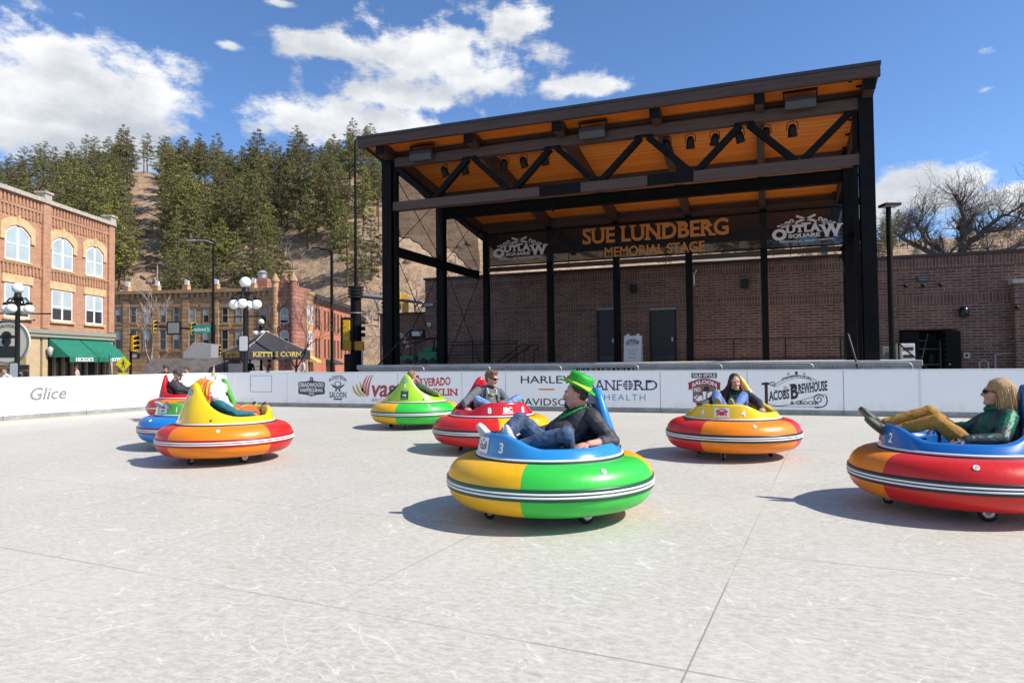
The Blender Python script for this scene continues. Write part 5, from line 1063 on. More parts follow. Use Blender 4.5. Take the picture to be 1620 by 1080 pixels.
for i in range(210):
    s_ = rn.choice((-1, 1)); a_ = rn.uniform(0, 1); st = Ph(.055 - .15 * a_, s_ * rn.uniform(.0, .03), .118 - .035 * abs(a_ - .4))
    P1 = Ph(.035 - .15 * a_, s_ * (.085 + .02 * rn.random()), .07); P2 = Ph(-.005 - .13 * a_ + rn.uniform(-.01, .02), s_ * (.098 + rn.uniform(-.02, .015)), -.06); P3 = Ph(-.03 - .13 * a_ + rn.uniform(-.03, .03), s_ * (.095 + rn.uniform(-.035, .03)), -rn.uniform(.16, .30))
    q.tube([st * (1 - t_) ** 3 + P1 * 3 * t_ * (1 - t_) ** 2 + P2 * 3 * t_ * t_ * (1 - t_) + P3 * t_ ** 3 for t_ in [j / 8 for j in range(9)]], [.0045] * 7 + [.003, .0012], 5, i % 3 % 2)
q.build('hair_strands', [hb, hairmat('hair_light_blonde', (.52, .34, .15))], wom2)
MB().tube([P(.05, .07, L_ * .97), P(.11, .05, L_ * .84), P(.125, .0, L_ * .78), P(.11, -.05, L_ * .84), P(.05, -.07, L_ * .97)], .022, 8).build('scarf', MATS['cloth_green'], wom2)
# ---- the rider in the unicorn hat
B = Body(); pel, nk = (-.02, 0, .53), (-.26, 0, .86)
P, L_, TM = torso(B, pel, nk, (0, 1, 0), 1.0)
hc = Vector((-.24, .0, 1.0)); HM = frame(5, 4); Ph = head(B, hc, HM, 1.0, 'closed'); B.cap(Vector(nk), hc + HM @ Vector((-.03, 0, -.07)), .05, .05, 'skin')
for s_ in (-1, 1): arm(B, P(-.01, s_ * .19, L_ * .82), (-.12, s_ * .36, .68), (.10, s_ * .42, .66)); hand(B, (.10, s_ * .42, .66), (1, 0, -.2), (0, 0, 1), -s_, .7)
leg(B, (.0, .11, .53), (.30, .16, .70), (.50, .10, .60), (.55, .13, .76), slack=1.15); leg(B, (.0, -.11, .53), (.30, -.12, .70), (.50, -.08, .60), (.55, -.11, .76), slack=1.15)
uni = B.build('person', {'skin': SK4, 'lip': LIP, 'top': cloth('cloth_teal', (.012, .12, .15)), 'bottom': cloth('trousers_orange', (.52, .13, .03), .3), 'sock': SOCK, 'sole': SOLE, 'shoe': SHOEB}, .008, ('top', 'bottom'), .010, seed=31)
finish(uni, '7', 'rider hidden under a furry white unicorn hat, orange trousers and black shoes')
F = Body(); F.ell(hc + Vector((-.01, 0, .03)), (.17, .16, .16), 'w'); F.cap(hc + Vector((.04, .05, -.06)), (.02, .16, .60), .12, .045, 'w'); F.cap(hc + Vector((.02, -.05, -.06)), (-.02, -.17, .64), .12, .05, 'w'); F.ell(hc + Vector((.13, 0, .02)), (.09, .10, .09), 'w')
WF = mat('fur_white', (.82, .80, .78), .9, .08, 30, bump=.6, bscale=90); uh = F.build('unicorn_hat', {'w': WF}, .009, fur=.022, smooth=1, seed=2); uh.parent = uni
rn = random.Random(3); q = MB()
for i in range(130):
    a_ = rn.uniform(-1.1, 1.1); s0 = hc + Vector((-.13 * math.cos(a_ * .8) + .02, .15 * math.sin(a_), .17 - .05 * abs(a_))); dn = rn.uniform(.16, .36); P3 = s0 + Vector((-.10 + rn.uniform(-.05, .04), .05 * math.sin(a_) + rn.uniform(-.03, .03), -dn)); P1 = s0 + Vector((-.10, .02 * a_, .02)); P2 = s0 + Vector((-.13, .03 * a_, -dn * .6))
    q.tube([s0 * (1 - t_) ** 3 + P1 * 3 * t_ * (1 - t_) ** 2 + P2 * 3 * t_ * t_ * (1 - t_) + P3 * t_ ** 3 for t_ in [j / 6 for j in range(7)]], [.014] * 5 + [.010, .003], 5, (0, 0, 1, 1, 2)[i % 5] if a_ > 0 else (0, 1, 2)[i % 3])
q.build('mane', [mat('mane_orange', (.75, .22, .02), .8), mat('mane_yellow', (.80, .45, .03), .8), mat('mane_red', (.62, .06, .05), .8)], uh)
q = MB(); hp = hc + Vector((.02, 0, .17)); ha = Vector((.10, 0, 1)).normalized(); n = 14
q.tube([hp + ha * .19 * i / n for i in range(n + 1)], [.026 * (1 - i / n) + .003 + .0022 * (i % 2) for i in range(n + 1)], 10); q.build('horn', mat('horn_gold', (.50, .36, .18), .35, metal=.3), uh)
for s_ in (-1, 1): MB().prism([(-.03, 0), (.03, 0), (.0, .10)], 'x', -.008, .008).xf(Matrix.Translation(hc + Vector((-.01, s_ * .10, .15))) @ Matrix.Rotation(-s_ * .4, 4, 'X')).build('ear', WF, uh)
# ---- the rider in shorts and cap
B = Body(); pel, nk = (-.14, 0, .55), (-.31, 0, .96)
P, L_, TM = torso(B, pel, nk, (0, 1, 0), 1.08, belly=.04)
hc = Vector((-.215, -.02, 1.105)); HM = frame(-14, -6); Ph = head(B, hc, HM, 1.02, 'closed', True); B.cap(Vector(nk), hc + HM @ Vector((-.03, 0, -.07)), .055, .054, 'skin')
for s_ in (-1, 1): arm(B, P(-.01, s_ * .20, L_ * .82), (-.12, s_ * .38, .76), (.16, s_ * .40, .70), 1.05); hand(B, (.16, s_ * .40, .70), (1, 0, -.2), (0, 0, 1), -s_, .6)
for s_, kz in ((-1, .86), (1, .92)): leg(B, (-.10, s_ * .12, .55), (.26, s_ * .16, kz), (.50, s_ * .10, .62), (.58, s_ * .11, .74), 1.05, bare=1, slack=1.1)
cap_ = B.build('person', {'skin': SK2, 'lip': LIP, 'beard': MATS['hair_brown_dark'], 'top': BLK, 'bottom': cloth('shorts_grey', (.05, .05, .055)), 'sock': SOCK, 'sole': SOLE, 'shoe': SHOEB}, .0095, ('top', 'bottom'), .009, seed=41)
finish(cap_, '5', 'man in a black cap, black jacket and shorts in the farthest red car'); shades(cap_, Ph, 1.02); face(cap_, Ph, 1.02)
def ballcap(par, c, M, k, m_):
    co_ = Vector(c) + M @ Vector((-.018, 0, .038)) * k; T = M @ Matrix.Rotation(rad(6), 3, 'Y')
    q = MB().lathe([(.106 * k, -.005), (.108 * k, .03), (.096 * k, .07), (.06 * k, .098), (.012 * k, .106), (.012 * k, .112), (.001, .113)], 24, 0, co_, True, T @ Matrix.Diagonal((1.04, .86, 1)))
    n = 12; top = [co_ + T @ (Vector((.09 + .095 * math.sin(math.pi * i / n), -.082 + .164 * i / n, .0 - .010 * math.sin(math.pi * i / n))) * k) for i in range(n + 1)] + [co_ + T @ (Vector((.085, .08, .004)) * k), co_ + T @ (Vector((.085, -.08, .004)) * k)]
    bt = [p - T @ Vector((0, 0, .006)) for p in top]; N_ = len(top); q.add(top + bt, [tuple(range(N_)), tuple(range(N_, 2 * N_))[::-1]] + [(i, (i + 1) % N_, N_ + (i + 1) % N_, N_ + i) for i in range(N_)])
    return q.build('cap', m_, par)
ballcap(cap_, hc, HM, 1.04, BLK)
# ---- the rider seen from behind
B = Body(); pel, nk = (-.16, 0, .55), (-.30, .0, .93)
P, L_, TM = torso(B, pel, nk, (0, 1, 0), 1.02)
hc = Vector((-.24, -.02, 1.075)); HM = frame(-8, 2); Ph = head(B, hc, HM, 1.0, 'closed'); B.cap(Vector(nk), hc + HM @ Vector((-.03, 0, -.07)), .055, .056, 'skin')
for s_ in (-1, 1): arm(B, P(-.01, s_ * .20, L_ * .82), (-.20, s_ * .44, .72), (.06, s_ * .45, .68), 1.08, slack=1.12); hand(B, (.06, s_ * .45, .68), (1, 0, -.2), (0, 0, 1), -s_, .6)
for s_ in (-1, 1): leg(B, (-.10, s_ * .11, .53), (.22, s_ * .16, .78), (.46, s_ * .10, .56), (.54, s_ * .12, .70))
bk = B.build('person', {'skin': SK2, 'lip': LIP, 'top': cloth('jacket_olive', (.045, .065, .035), .3), 'bottom': DEN, 'sock': SOCK, 'sole': SOLE, 'shoe': SHOEB}, .009, ('top', 'bottom'), .009, seed=51)
finish(bk, '6', 'man with cropped hair and dark olive jacket, seen from behind'); eyes(bk, Ph)
hair_cap(bk, hc, HM, .98, hairmat('hair_cropped', (.20, .115, .06)), fur=.003, size=(.102, .082, .092))
# ---- the rider in the half hidden car
B = Body(); pel, nk = (-.10, 0, .55), (-.33, 0, .89)
P, L_, TM = torso(B, pel, nk, (0, 1, 0), 1.0)
hc = Vector((-.25, .0, 1.02)); HM = frame(5, 0); Ph = head(B, hc, HM, 1.0, 'closed'); B.cap(Vector(nk), hc + HM @ Vector((-.03, 0, -.07)), .05, .05, 'skin')
for s_ in (-1, 1): arm(B, P(-.01, s_ * .19, L_ * .82), (-.14, s_ * .38, .72), (.10, s_ * .42, .68)); hand(B, (.10, s_ * .42, .68), (1, 0, -.2), (0, 0, 1), -s_, .7)
leg(B, (-.06, .11, .53), (.24, .14, .70), (.50, .10, .655), (.60, .15, .73)); leg(B, (-.06, -.11, .53), (.24, -.12, .70), (.50, -.05, .66), (.60, -.10, .74))
gr = B.build('person', {'skin': SK4, 'lip': LIP, 'top': BLK, 'bottom': cloth('trousers_taupe', (.13, .115, .09), .2), 'sock': SOCK, 'sole': SOLE, 'shoe': mat('shoe_taupe', (.10, .09, .075), .7)}, .009, ('top', 'bottom'), .008, seed=61)
finish(gr, '1', 'rider in taupe trousers with feet on the nose of the blue car'); eyes(gr, Ph); hair_cap(gr, hc, HM, 1.0, MATS['hair_brown_dark'], fur=.005)
# ================================================================= town behind the rink
HBR = brick_mat('orange_brick', (.49, .23, .122), (.37, .165, .09), (.48, .35, .25), .42, .13, 'xz', .014, .25, var=.2, big=.18)
HBS = mat('tan_stone', (.60, .41, .21), .8, .18, 3, bump=.2); WFR = mat('window_white', (.74, .73, .71), .5)
PANL = mat('pane_blind', (.40, .47, .49), .12, .12, .8); PAND = mat('pane_dark', (.03, .035, .04), .06); BEI = mat('storefront_beige', (.50, .37, .22), .7, .08, 2); SLAT = mat('cornice_grey_green', (.28, .28, .22), .6)
SND = brick_mat('sandstone_blocks', (.64, .38, .19), (.43, .24, .12), (.30, .18, .10), 1.05, .42, 'xz', .035, .9, var=.35, big=.25)
SNDY = brick_mat('sandstone_blocks_side', (.45, .24, .105), (.27, .135, .065), (.20, .11, .06), 1.05, .42, 'yz', .035, .9, var=.35, big=.25)
PNK = brick_mat('pink_stone_blocks', (.42, .18, .125), (.29, .115, .085), (.20, .10, .07), .8, .40, 'xz', .03, .9, big=.2)
RBR = brick_mat('red_brick', (.46, .15, .075), (.37, .115, .06), (.42, .22, .14), .40, .12, 'yz', .012, .2, var=.15, big=.12)
def frame_at(px_, depth, ang, name, label, cat, z=-.06):
    """an Empty on the ground; local x points along ang (measured from the camera's right, anticlockwise), local y behind the front"""
    p = ground(px_, depth); p.z = z; return thing(name, label, cat, p, YAW + ang)
def window(par, x, z0, w, h_, arch=0.0, pane='half', y=0.0, name='window', frame=.09, mull=True, panes=None, lift=.03):
    """white two-light sash window with an arched or flat head; the front of the wall is local y = 0"""
    n = 8 if arch else 1
    top = [(x + w / 2 - w * i / n, z0 + h_ - arch + (arch * (1 - (2 * i / n - 1) ** 2) if arch else 0)) for i in range(n + 1)]
    out = [(x - w / 2, z0), (x + w / 2, z0)] + top; cx, cz = x, z0 + h_ / 2
    inn = [(cx + (a - cx) * (1 - 2 * frame / w), cz + (b_ - cz) * (1 - 2 * frame / h_)) for a, b_ in out]; k = len(out); q = MB()
    yo, yb = y - lift, y + .06
    q.add([(a, yo, b_) for a, b_ in out] + [(a, yo, b_) for a, b_ in inn] + [(a, yb, b_) for a, b_ in out] + [(a, yb, b_) for a, b_ in inn],
          [(i, (i + 1) % k, k + (i + 1) % k, k + i) for i in range(k)] + [(i, (i + 1) % k, 2 * k + (i + 1) % k, 2 * k + i) for i in range(k)] + [(k + i, k + (i + 1) % k, 3 * k + (i + 1) % k, 3 * k + i) for i in range(k)])
    if mull: q.span((x - .09, yo - .004, z0 + frame * .6), (x + .09, yb - .01, z0 + h_ - frame * .8))
    q.span((x - w / 2 + frame * .5, yo + .004, z0 + h_ * .47 - .035), (x + w / 2 - frame * .5, yb - .012, z0 + h_ * .47 + .035))
    f = q.build(name, WFR, par); g_ = MB(); zm = z0 + h_ * random.Random(x * 7 + z0 * 3).choice((.47, .47, .30, .22, .40, .12))
    lo_ = [(x - w / 2 + .02, z0 + .02), (x + w / 2 - .02, z0 + .02), (x + w / 2 - .02, zm), (x - w / 2 + .02, zm)]; hi_ = [(x - w / 2 + .02, zm + .001), (x + w / 2 - .02, zm + .001)] + [(cx + (a - cx) * .97, b_ - .02) for a, b_ in top]
    g_.add([(a, y - .012, b_) for a, b_ in lo_], [tuple(range(4))], 0 if pane == 'light' and z0 * x % 3 > .6 else 1); g_.add([(a, y - .012, b_) for a, b_ in hi_], [tuple(range(len(hi_)))], 1 if pane == 'dark' else 0)
    g_.build('pane', [PANL, PAND], f, fix=False); return f
def dentils(q, x0, x1, z0, z1, step, wd, y0=-.12, mi=0):
    x = x0 + .05
    while x + wd < x1: q.span((x, y0, z0), (x + wd, -.002, z1), mi); x += step
# ---- hotel on the left, front towards the sun
HL, HD0 = -31.4, 30.0
hot = thing('brick_hotel', 'three storey orange brick hotel with green awnings on the left', 'building', F0 * HD0 + R0 * HL + Vector((0, 0, -.06)), YAW + math.pi / 2)
def hx(p): return HL * 1080 / (p - 810) - HD0
HE = hx(177); q = MB().span((-4, 0, 3.9), (HE, 16, 12.3)); q.span((-4, .4, 0), (HE, 16, 3.896)); q.build('wall', HBR, hot)
pil = [hx(69), HE - .33]
q = MB()
for c_ in (hx(69), HE - .34, hx(-45)): q.span((c_ - .36, -.16, 3.95), (c_ + .36, -.003, 12.34))
q.build('pilasters', HBR, hot)
q = MB().span((-4, -.28, 12.35), (HE + .05, 1.0, 12.62)); q.build('cornice', mat('cornice_stone', (.42, .36, .30), .8, .2, 4, bump=.2), hot)
for c_ in (hx(69), HE - .30): MB().span((c_ - .34, -.24, 12.63), (c_ + .34, .4, 13.0)).span((c_ - .42, -.32, 13.005), (c_ + .42, .48, 13.14)).build('pier_cap', MATS['cornice_stone'], hot)
q = MB()
for a, b_ in ((-4, hx(69) - .37), (hx(69) + .37, HE - .71)):
    dentils(q, a, b_, 11.72, 12.25, .33, .17); dentils(q, a, b_, 10.98, 11.55, .33, .16, -.08); dentils(q, a, b_, 7.30, 7.88, .33, .16, -.08)
    q.span((a, -.10, 11.56), (b_, -.003, 11.71)).span((a, -.14, 12.252), (b_, -.003, 12.34)).span((a, -.10, 7.885), (b_, -.003, 8.0))
q.build('corbel_rows', HBR, hot)
for p0, p1, arch in ((5, 45, .55), (80, 113, .5), (134, 161, .45), (-60, -30, .5)):
    a, b_ = hx(p0), hx(p1); x_ = (a + b_) / 2; w_ = b_ - a
    window(hot, x_, 8.12, w_, 2.22, arch, 'light'); window(hot, x_, 4.52, w_, 2.12, 0, 'half')
    q = MB(); n = 12; R1 = [(x_ - w_ / 2 - .05 + (w_ + .1) * i / n, 10.34 - arch + .06 + arch * (1 - (2 * i / n - 1) ** 2)) for i in range(n + 1)]; R2 = [(x_ + (a_ - x_) * 1.32, z_ + .50) for a_, z_ in R1]
    R1 = [(R1[0][0], 9.35)] + R1 + [(R1[-1][0], 9.35)]; R2 = [(R2[0][0], 9.35)] + R2 + [(R2[-1][0], 9.35)]; k = len(R1)
    q.add([(a_, -.09, z_) for a_, z_ in R1] + [(a_, -.09, z_) for a_, z_ in R2] + [(a_, -.003, z_) for a_, z_ in R1] + [(a_, -.003, z_) for a_, z_ in R2], [(i, i + 1, k + i + 1, k + i) for i in range(k - 1)] + [(k + i, k + i + 1, 3 * k + i + 1, 3 * k + i) for i in range(k - 1)] + [(i, i + 1, 2 * k + i + 1, 2 * k + i) for i in range(k - 1)])
    q.span((x_ - .14, -.14, 10.36), (x_ + .14, -.004, 10.98)); q.build('window_hood', HBS, hot)
    MB().span((a - .25, -.10, 6.68), (b_ + .25, -.003, 7.22)).build('lintel', HBS, hot); MB().span((a - .2, -.16, 4.36), (b_ + .2, -.003, 4.51)).build('sill', HBS, hot); MB().span((a - .15, -.14, 8.01), (b_ + .15, -.003, 8.11)).build('sill', HBS, hot)
MB().span((-4, -.30, 3.60), (HE, .02, 3.89)).span((-4, -.22, 3.36), (HE, .02, 3.597)).build('storefront_cornice', SLAT, hot)
q = MB()
for a, b_ in ((-4, hx(-40)), (hx(40), hx(62)), (hx(66), hx(74)), (hx(171), HE)): MB().span((a, -.05, 0), (b_, .38, 3.357)).build('storefront_pier', BEI, hot); MB().span((-4, .30, 0), (hx(66), .37, 3.35)).build('entry_wall', mat('entry_beige', (.46, .35, .22), .8, .06, 2), hot)
MB().span((hx(74.5), .30, 0), (hx(170.8), .36, 3.35)).build('shop_glass', PAND, hot)
q = MB()
for p in (76, 90, 104, 118, 124, 140, 156, 169): q.span((hx(p) - .06, .1, 0), (hx(p) + .06, .29, 2.7))
q.span((hx(75), .1, 2.71), (hx(170), .29, 2.85)).span((hx(75), .1, 0), (hx(170), .28, .4)); q.build('shop_mullions', BEI, hot)
AWG = mat('awning_green', (.008, .16, .095), .7, .12, 3)
for k, (p0, p1, word) in enumerate(((75, 123, "HICKOK'S"), (124, 171, 'HOTEL'))):
    a, b_ = hx(p0) + .03, hx(p1) - .03; t = thing('awning', 'green fabric awning lettered ' + word.replace("HICKOK'S", 'on the left bay, with a longer word').replace('HOTEL', 'HOTEL in white'), 'awning'); t.parent = hot; del t['label'], t['category']
    q = MB(); D_ = 1.5; q.add([(a, -.05, 3.32), (b_, -.05, 3.32), (b_, -D_, 2.02), (a, -D_, 2.02), (b_, -D_, 1.68), (a, -D_, 1.68), (a, -.05, 2.02), (b_, -.05, 2.02)], [(0, 1, 2, 3), (3, 2, 4, 5), (0, 3, 6), (1, 7, 2)]); o_ = q.build('canopy', AWG, t); md = o_.modifiers.new('thick', 'SOLIDIFY'); md.thickness = .03
    q = MB(); write(q, word, lambda x, y, e: (x, -D_ - .022 - e, y), w=(b_ - a) * .62 if k == 0 else (b_ - a) * .44, h=.26, x=(a + b_) / 2 + (.3 if k else 0), y=1.73, bold=.03, slab=True); q.build('lettering', PRW, t)
t = thing('hanging_sign', 'round cream hanging sign with a dark hat silhouette outside the hotel', 'sign', ground(12, 24.5, 0)); t.rotation_euler.z = YAW; zc_ = height(12, 541, 24.5); rs = .80
fr_ = lambda x, y, e: (x, -.05 - e, zc_ + y)
MB().lathe([(.001, -.04), (rs, -.04), (rs, .04), (.001, .04)], 36, 0, (0, 0, zc_), False, Matrix.Rotation(rad(90), 3, 'X')).build('disc', mat('sign_cream', (.62, .58, .42), .6, .06), t)
q = MB(); disc(q, lambda x, y, e: (x, -.048 - e, zc_ + y), 0, 0, rs, 1, 40, r0=rs * .9); disc(q, fr_, -.02, .02, .17, 0); disc(q, fr_, -.02, .19, .34, 0, ry=.07); disc(q, fr_, -.02, .27, .17, 0, ry=.12); poly(q, fr_, [(-.36, -.55), (.36, -.55), (.26, -.14), (-.24, -.14)], 0); write(q, 'SALOON', fr_, w=.62, h=.11, y=.46, bold=.01, arc=.08); q.build('picture', [INK, SIL], t)
MB().span((-.75, -.05, zc_ - 1.02), (.75, .05, zc_ - .82)).span((-.75, -.05, zc_ - 1.28), (.75, .05, zc_ - 1.03)).build('name_board', mat('sign_black', (.03, .025, .02), .5), t)
q = MB(); write(q, 'HOTEL', lambda x, y, e: (x, -.055 - e, y), w=.7, h=.13, x=.1, y=zc_ - .98, bold=.01); write(q, 'HAMBURGERS', lambda x, y, e: (x, -.055 - e, y), w=1.2, h=.14, y=zc_ - 1.22, bold=.01); q.build('lettering', GLD, t)
MB().tube([(-1.1, 0, zc_ + 1.05), (1.55, 0, zc_ + 1.0)], .025, 6).cyl((-.4, 0, zc_ + .78), (-.4, 0, zc_ + 1.04), .015).cyl((.4, 0, zc_ + .78), (.4, 0, zc_ + 1.02), .015).cyl((-1.1, 0, 0), (-1.1, 0, zc_ + 1.06), .04).build('bracket', IRON, t)
t = thing('wall_lantern', 'pale wall lantern on the hotel storefront pier', 'lantern', hot.location + F0 * (hx(72)) + R0 * .30 + Vector((0, 0, 2.3))); t.rotation_euler.z = YAW; MB().lathe([(.02, .45), (.16, .34), (.2, .3), (.12, -.1), (.03, -.2)], 8).build('lantern_case', mat('lantern_grey', (.45, .44, .42), .4), t)
# ---- sandstone block
A0, A1 = (-42.0, 73.0), (-24.0, 70.6); dx_, dy_ = A1[0] - A0[0], A1[1] - A0[1]; SLEN = math.hypot(dx_, dy_); SA = math.atan2(dy_, dx_)
stb = thing('sandstone_block', 'two storey rough sandstone building along the back street', 'building', F0 * A0[1] + R0 * A0[0] + Vector((0, 0, -.06)), YAW + SA)
def sx_(p): k = (p - 810) / 1080; return (k * A0[1] - A0[0]) / (dx_ - k * dy_) * SLEN
def sz_(p, y_): t_ = sx_(p) / SLEN; return height(p, y_, A0[1] + dy_ * t_) + .06
ZT = 9.3
MB().span((-6, 0, 0), (SLEN, 12, ZT - .35)).build('wall', SND, stb)
q = MB().span((-6, -.30, ZT - .34), (SLEN, .5, ZT)); dentils(q, -6, SLEN, ZT - .85, ZT - .345, .62, .30, -.2); q.span((-6, -.12, ZT - 1.05), (SLEN, -.003, ZT - .86)); q.build('cornice', mat('sandstone_trim', (.40, .24, .12), .8, .2, 3, bump=.2), stb)
q = MB(); q2 = []
for p in (200, 247, 294, 341, 400): x_ = sx_(p); q.span((x_ - .38, -.12, 0), (x_ + .38, -.003, ZT - .01)); q2.append(x_)
q.build('pilasters', SND, stb)
for x_ in q2: MB().span((x_ - .3, -.25, ZT + .003), (x_ + .3, .35, ZT + .55)).build('finial', SND, stb); MB().prism([(x_ - .12, ZT + .56), (x_ + .30, ZT + .56), (x_ + .30, ZT + .95), (x_ - .1, ZT + 1.1)], 'y', -.1, .1).build('finial_ornament', PRW, stb)
DKF = mat('window_frame_tan', (.34, .27, .18), .6)
def plain_window(par, x, z0, w, h_, y=0.0, pane='half', name='window', mat_=None, ax='x'):
    q = MB(); P_ = (lambda a, b_, c_: (a, b_, c_))
    for s_ in (((x - w / 2, z0), (x - w / 2 + .09, z0 + h_)), ((x + w / 2 - .09, z0), (x + w / 2, z0 + h_)), ((x - w / 2 + .091, z0), (x + w / 2 - .091, z0 + .09)), ((x - w / 2 + .091, z0 + h_ - .09), (x + w / 2 - .091, z0 + h_)), ((x - w / 2 + .091, z0 + h_ * .5 - .04), (x + w / 2 - .091, z0 + h_ * .5 + .04))):
        q.span((s_[0][0], y - .05, s_[0][1]), (s_[1][0], y - .004, s_[1][1]))
    f = q.build(name, mat_ or DKF, par); g_ = MB(); a, b_ = x - w / 2 + .05, x + w / 2 - .05
    g_.add([(a, y - .02, z0 + .05), (b_, y - .02, z0 + .05), (b_, y - .02, z0 + h_ * .5), (a, y - .02, z0 + h_ * .5)], [(0, 1, 2, 3)], 0 if pane == 'light' else 1); g_.add([(a, y - .02, z0 + h_ * .5 + .001), (b_, y - .02, z0 + h_ * .5 + .001), (b_, y - .02, z0 + h_ - .05), (a, y - .02, z0 + h_ - .05)], [(0, 1, 2, 3)], 1 if pane == 'dark' else 0)
    g_.build('pane', [mat('pane_grey', (.30, .33, .35), .12), PAND], f, fix=False); return f
for i, p in enumerate((187, 211, 232, 258, 279, 304, 326, 356, 378, 418)):
    x_ = sx_(p); za, zb_ = sz_(p, 511), sz_(p, 486); plain_window(stb, x_, za, .72, zb_ - za, pane=('half', 'dark', 'light')[i * 7 % 3]); za, zb_ = sz_(p, 553), sz_(p, 521); plain_window(stb, x_, za, .78, zb_ - za, pane=('half', 'dark')[i % 2])
    for zt_ in (sz_(p, 486), sz_(p, 521)): MB().span((x_ - .62, -.09, zt_ + .02), (x_ + .62, -.003, zt_ + .34)).build('lintel', MATS['sandstone_trim'], stb)
    for zt_ in (sz_(p, 511), sz_(p, 553)): MB().span((x_ - .5, -.12, zt_ - .2), (x_ + .5, -.003, zt_ - .02)).build('sill', MATS['sandstone_trim'], stb)
# pink corner tower (part of the block)
tx0, tx1 = sx_(434), sx_(469); TH = sz_(450, 441)
MB().span((tx0, -.25, 0), (tx1, 3.5, TH - .8)).build('tower_wall', PNK, stb)
for x_ in (tx0 + .2, tx1 - .25):
    MB().cyl((x_, -.20, 0), (x_, -.20, TH - .3), .36, n=12).build('turret', SND if x_ < (tx0 + tx1) / 2 else PNK, stb); MB().lathe([(.46, 0), (.44, .2), (.24, .5), (.12, .75), (.001, .95)], 12, 0, (x_, -.20, TH - .298)).build('turret_cap', MATS['sandstone_trim'], stb)
q = MB().prism([(tx0 + .55, TH - .797), (tx1 - .55, TH - .797), (tx1 - 1.0, TH - .2), ((tx0 + tx1) / 2, TH + .25), (tx0 + 1.0, TH - .2)], 'y', -.22, .2); q.build('gable', PNK, stb)
xm = (tx0 + tx1) / 2
for y0, y1 in ((487, 512), (522, 545)):
    za, zb_ = sz_(450, y1), sz_(450, y0); window(stb, xm, za, .95, zb_ - za, .3, 'half', -.255, frame=.07, mull=False); q = MB(); n = 10
    for i in range(7):
        a_ = math.pi * (i + .5) / 7; c1, s1 = math.cos(a_), math.sin(a_); q.beam((xm + c1 * .62, -.30, zb_ - .35 + s1 * .55), (xm + c1 * 1.1, -.30, zb_ - .35 + s1 * 1.0), .10, .28, up=(0, 1, 0))
    q.build('arch_stones', PNK, stb)
# beige and red brick fronts along the side street
BL = -21.7
sid = thing('tan_brick_front', 'narrow tan brick front with paired windows beside the pink tower', 'building', F0 * 72.2 + R0 * BL + Vector((0, 0, -.06)), YAW + math.pi / 2)
MB().span((0, 0, 0), (2.2, 9, 8.75)).build('wall', mat('tan_brick', (.47, .28, .15), .85, .15, 8, bump=.2), sid); q = MB().span((0, -.25, 8.753), (2.2, .4, 9.05)); dentils(q, 0, 2.2, 8.25, 8.75, .5, .25, -.18); q.build('cornice', MATS['sandstone_trim'], sid)
for x_ in (.4, 1.1, 1.8):
    plain_window(sid, x_, 5.6, .5, 2.0, mat_=WFR); plain_window(sid, x_, 2.9, .5, 1.9, pane='dark', mat_=WFR); MB().span((x_ - .3, -.08, 7.62), (x_ + .3, -.003, 7.9)).build('lintel', MATS['sandstone_trim'], sid)
MB().prism([(-.02, 2.2), (-1.0, 1.6), (-1.0, 1.5), (-.02, 1.6)], 'x', .2, 2.1).build('awning', mat('awning_yellow', (.6, .42, .12), .7), sid)
rbb = thing('red_brick_building', 'long red brick building receding up the side street', 'building', F0 * 74.45 + R0 * BL + Vector((0, 0, -.06)), YAW + math.pi / 2)
RB2 = brick_mat('red_brick_front', (.50, .16, .08), (.40, .125, .065), (.44, .24, .15), .40, .12, 'xz', .012, .2, var=.12, big=.1)
MB().span((0, 0, 0), (19.6, 9, 8.6)).build('wall', RB2, rbb); q = MB().span((0, -.5, 8.45), (19.7, .3, 8.95)).span((0, -.35, 8.2), (19.7, -.003, 8.448)); q.build('cornice', mat('cornice_black', (.03, .03, .032), .5), rbb)
for k, x_ in enumerate((1.1, 2.3, 4.6, 6.2, 9.0, 10.6, 12.2, 14.4, 16.2, 18.2)):
    plain_window(rbb, x_, 5.2, .62, 2.3, pane='dark', mat_=mat('frame_brown', (.12, .05, .03), .6)); plain_window(rbb, x_, 2.0, .62, 2.2, pane='dark', mat_=MATS['frame_brown'])
MB().span((3.4, -.06, 0), (3.6, -.003, 8.19)).build('pilaster', RB2, rbb)
q = MB().prism([(-.02, 1.9), (-1.3, 1.3), (-1.3, 1.2), (-.02, 1.3)], 'x', 5.0, 9.0); q.build('awning', mat('awning_dark', (.03, .035, .04), .7), rbb)
rth = thing('rear_house', 'small red gable house with dark roof behind the signal pole', 'building', ground(556, 118, 2), YAW)
MB().span((-3, 0, 0), (3, 8, 8.0)).build('wall', mat('house_red', (.33, .11, .06), .8, .1), rth); MB().prism([(-3.4, 8.0), (3.4, 8.0), (1.4, 12.5), (-1.2, 12.5)], 'y', -.4, 8.4).build('roof', mat('roof_slate', (.06, .065, .075), .7, .2), rth)
# rooftop chimney
t = thing('roof_vent', 'brick chimney with a metal cap on the sandstone roof', 'chimney', F0 * 74 + R0 * ((415 - 810) / 1080 * 74) + Vector((0, 0, 9.0)), YAW); MB().span((-.75, -.7, -1), (.75, .7, 1.6)).build('stack', PNK, t); MB().cyl((0, 0, 1.6), (0, 0, 2.2), .45, n=14).cyl((0, 0, 2.2), (0, 0, 2.5), .6, .2, 14).build('cap', GALV, t)
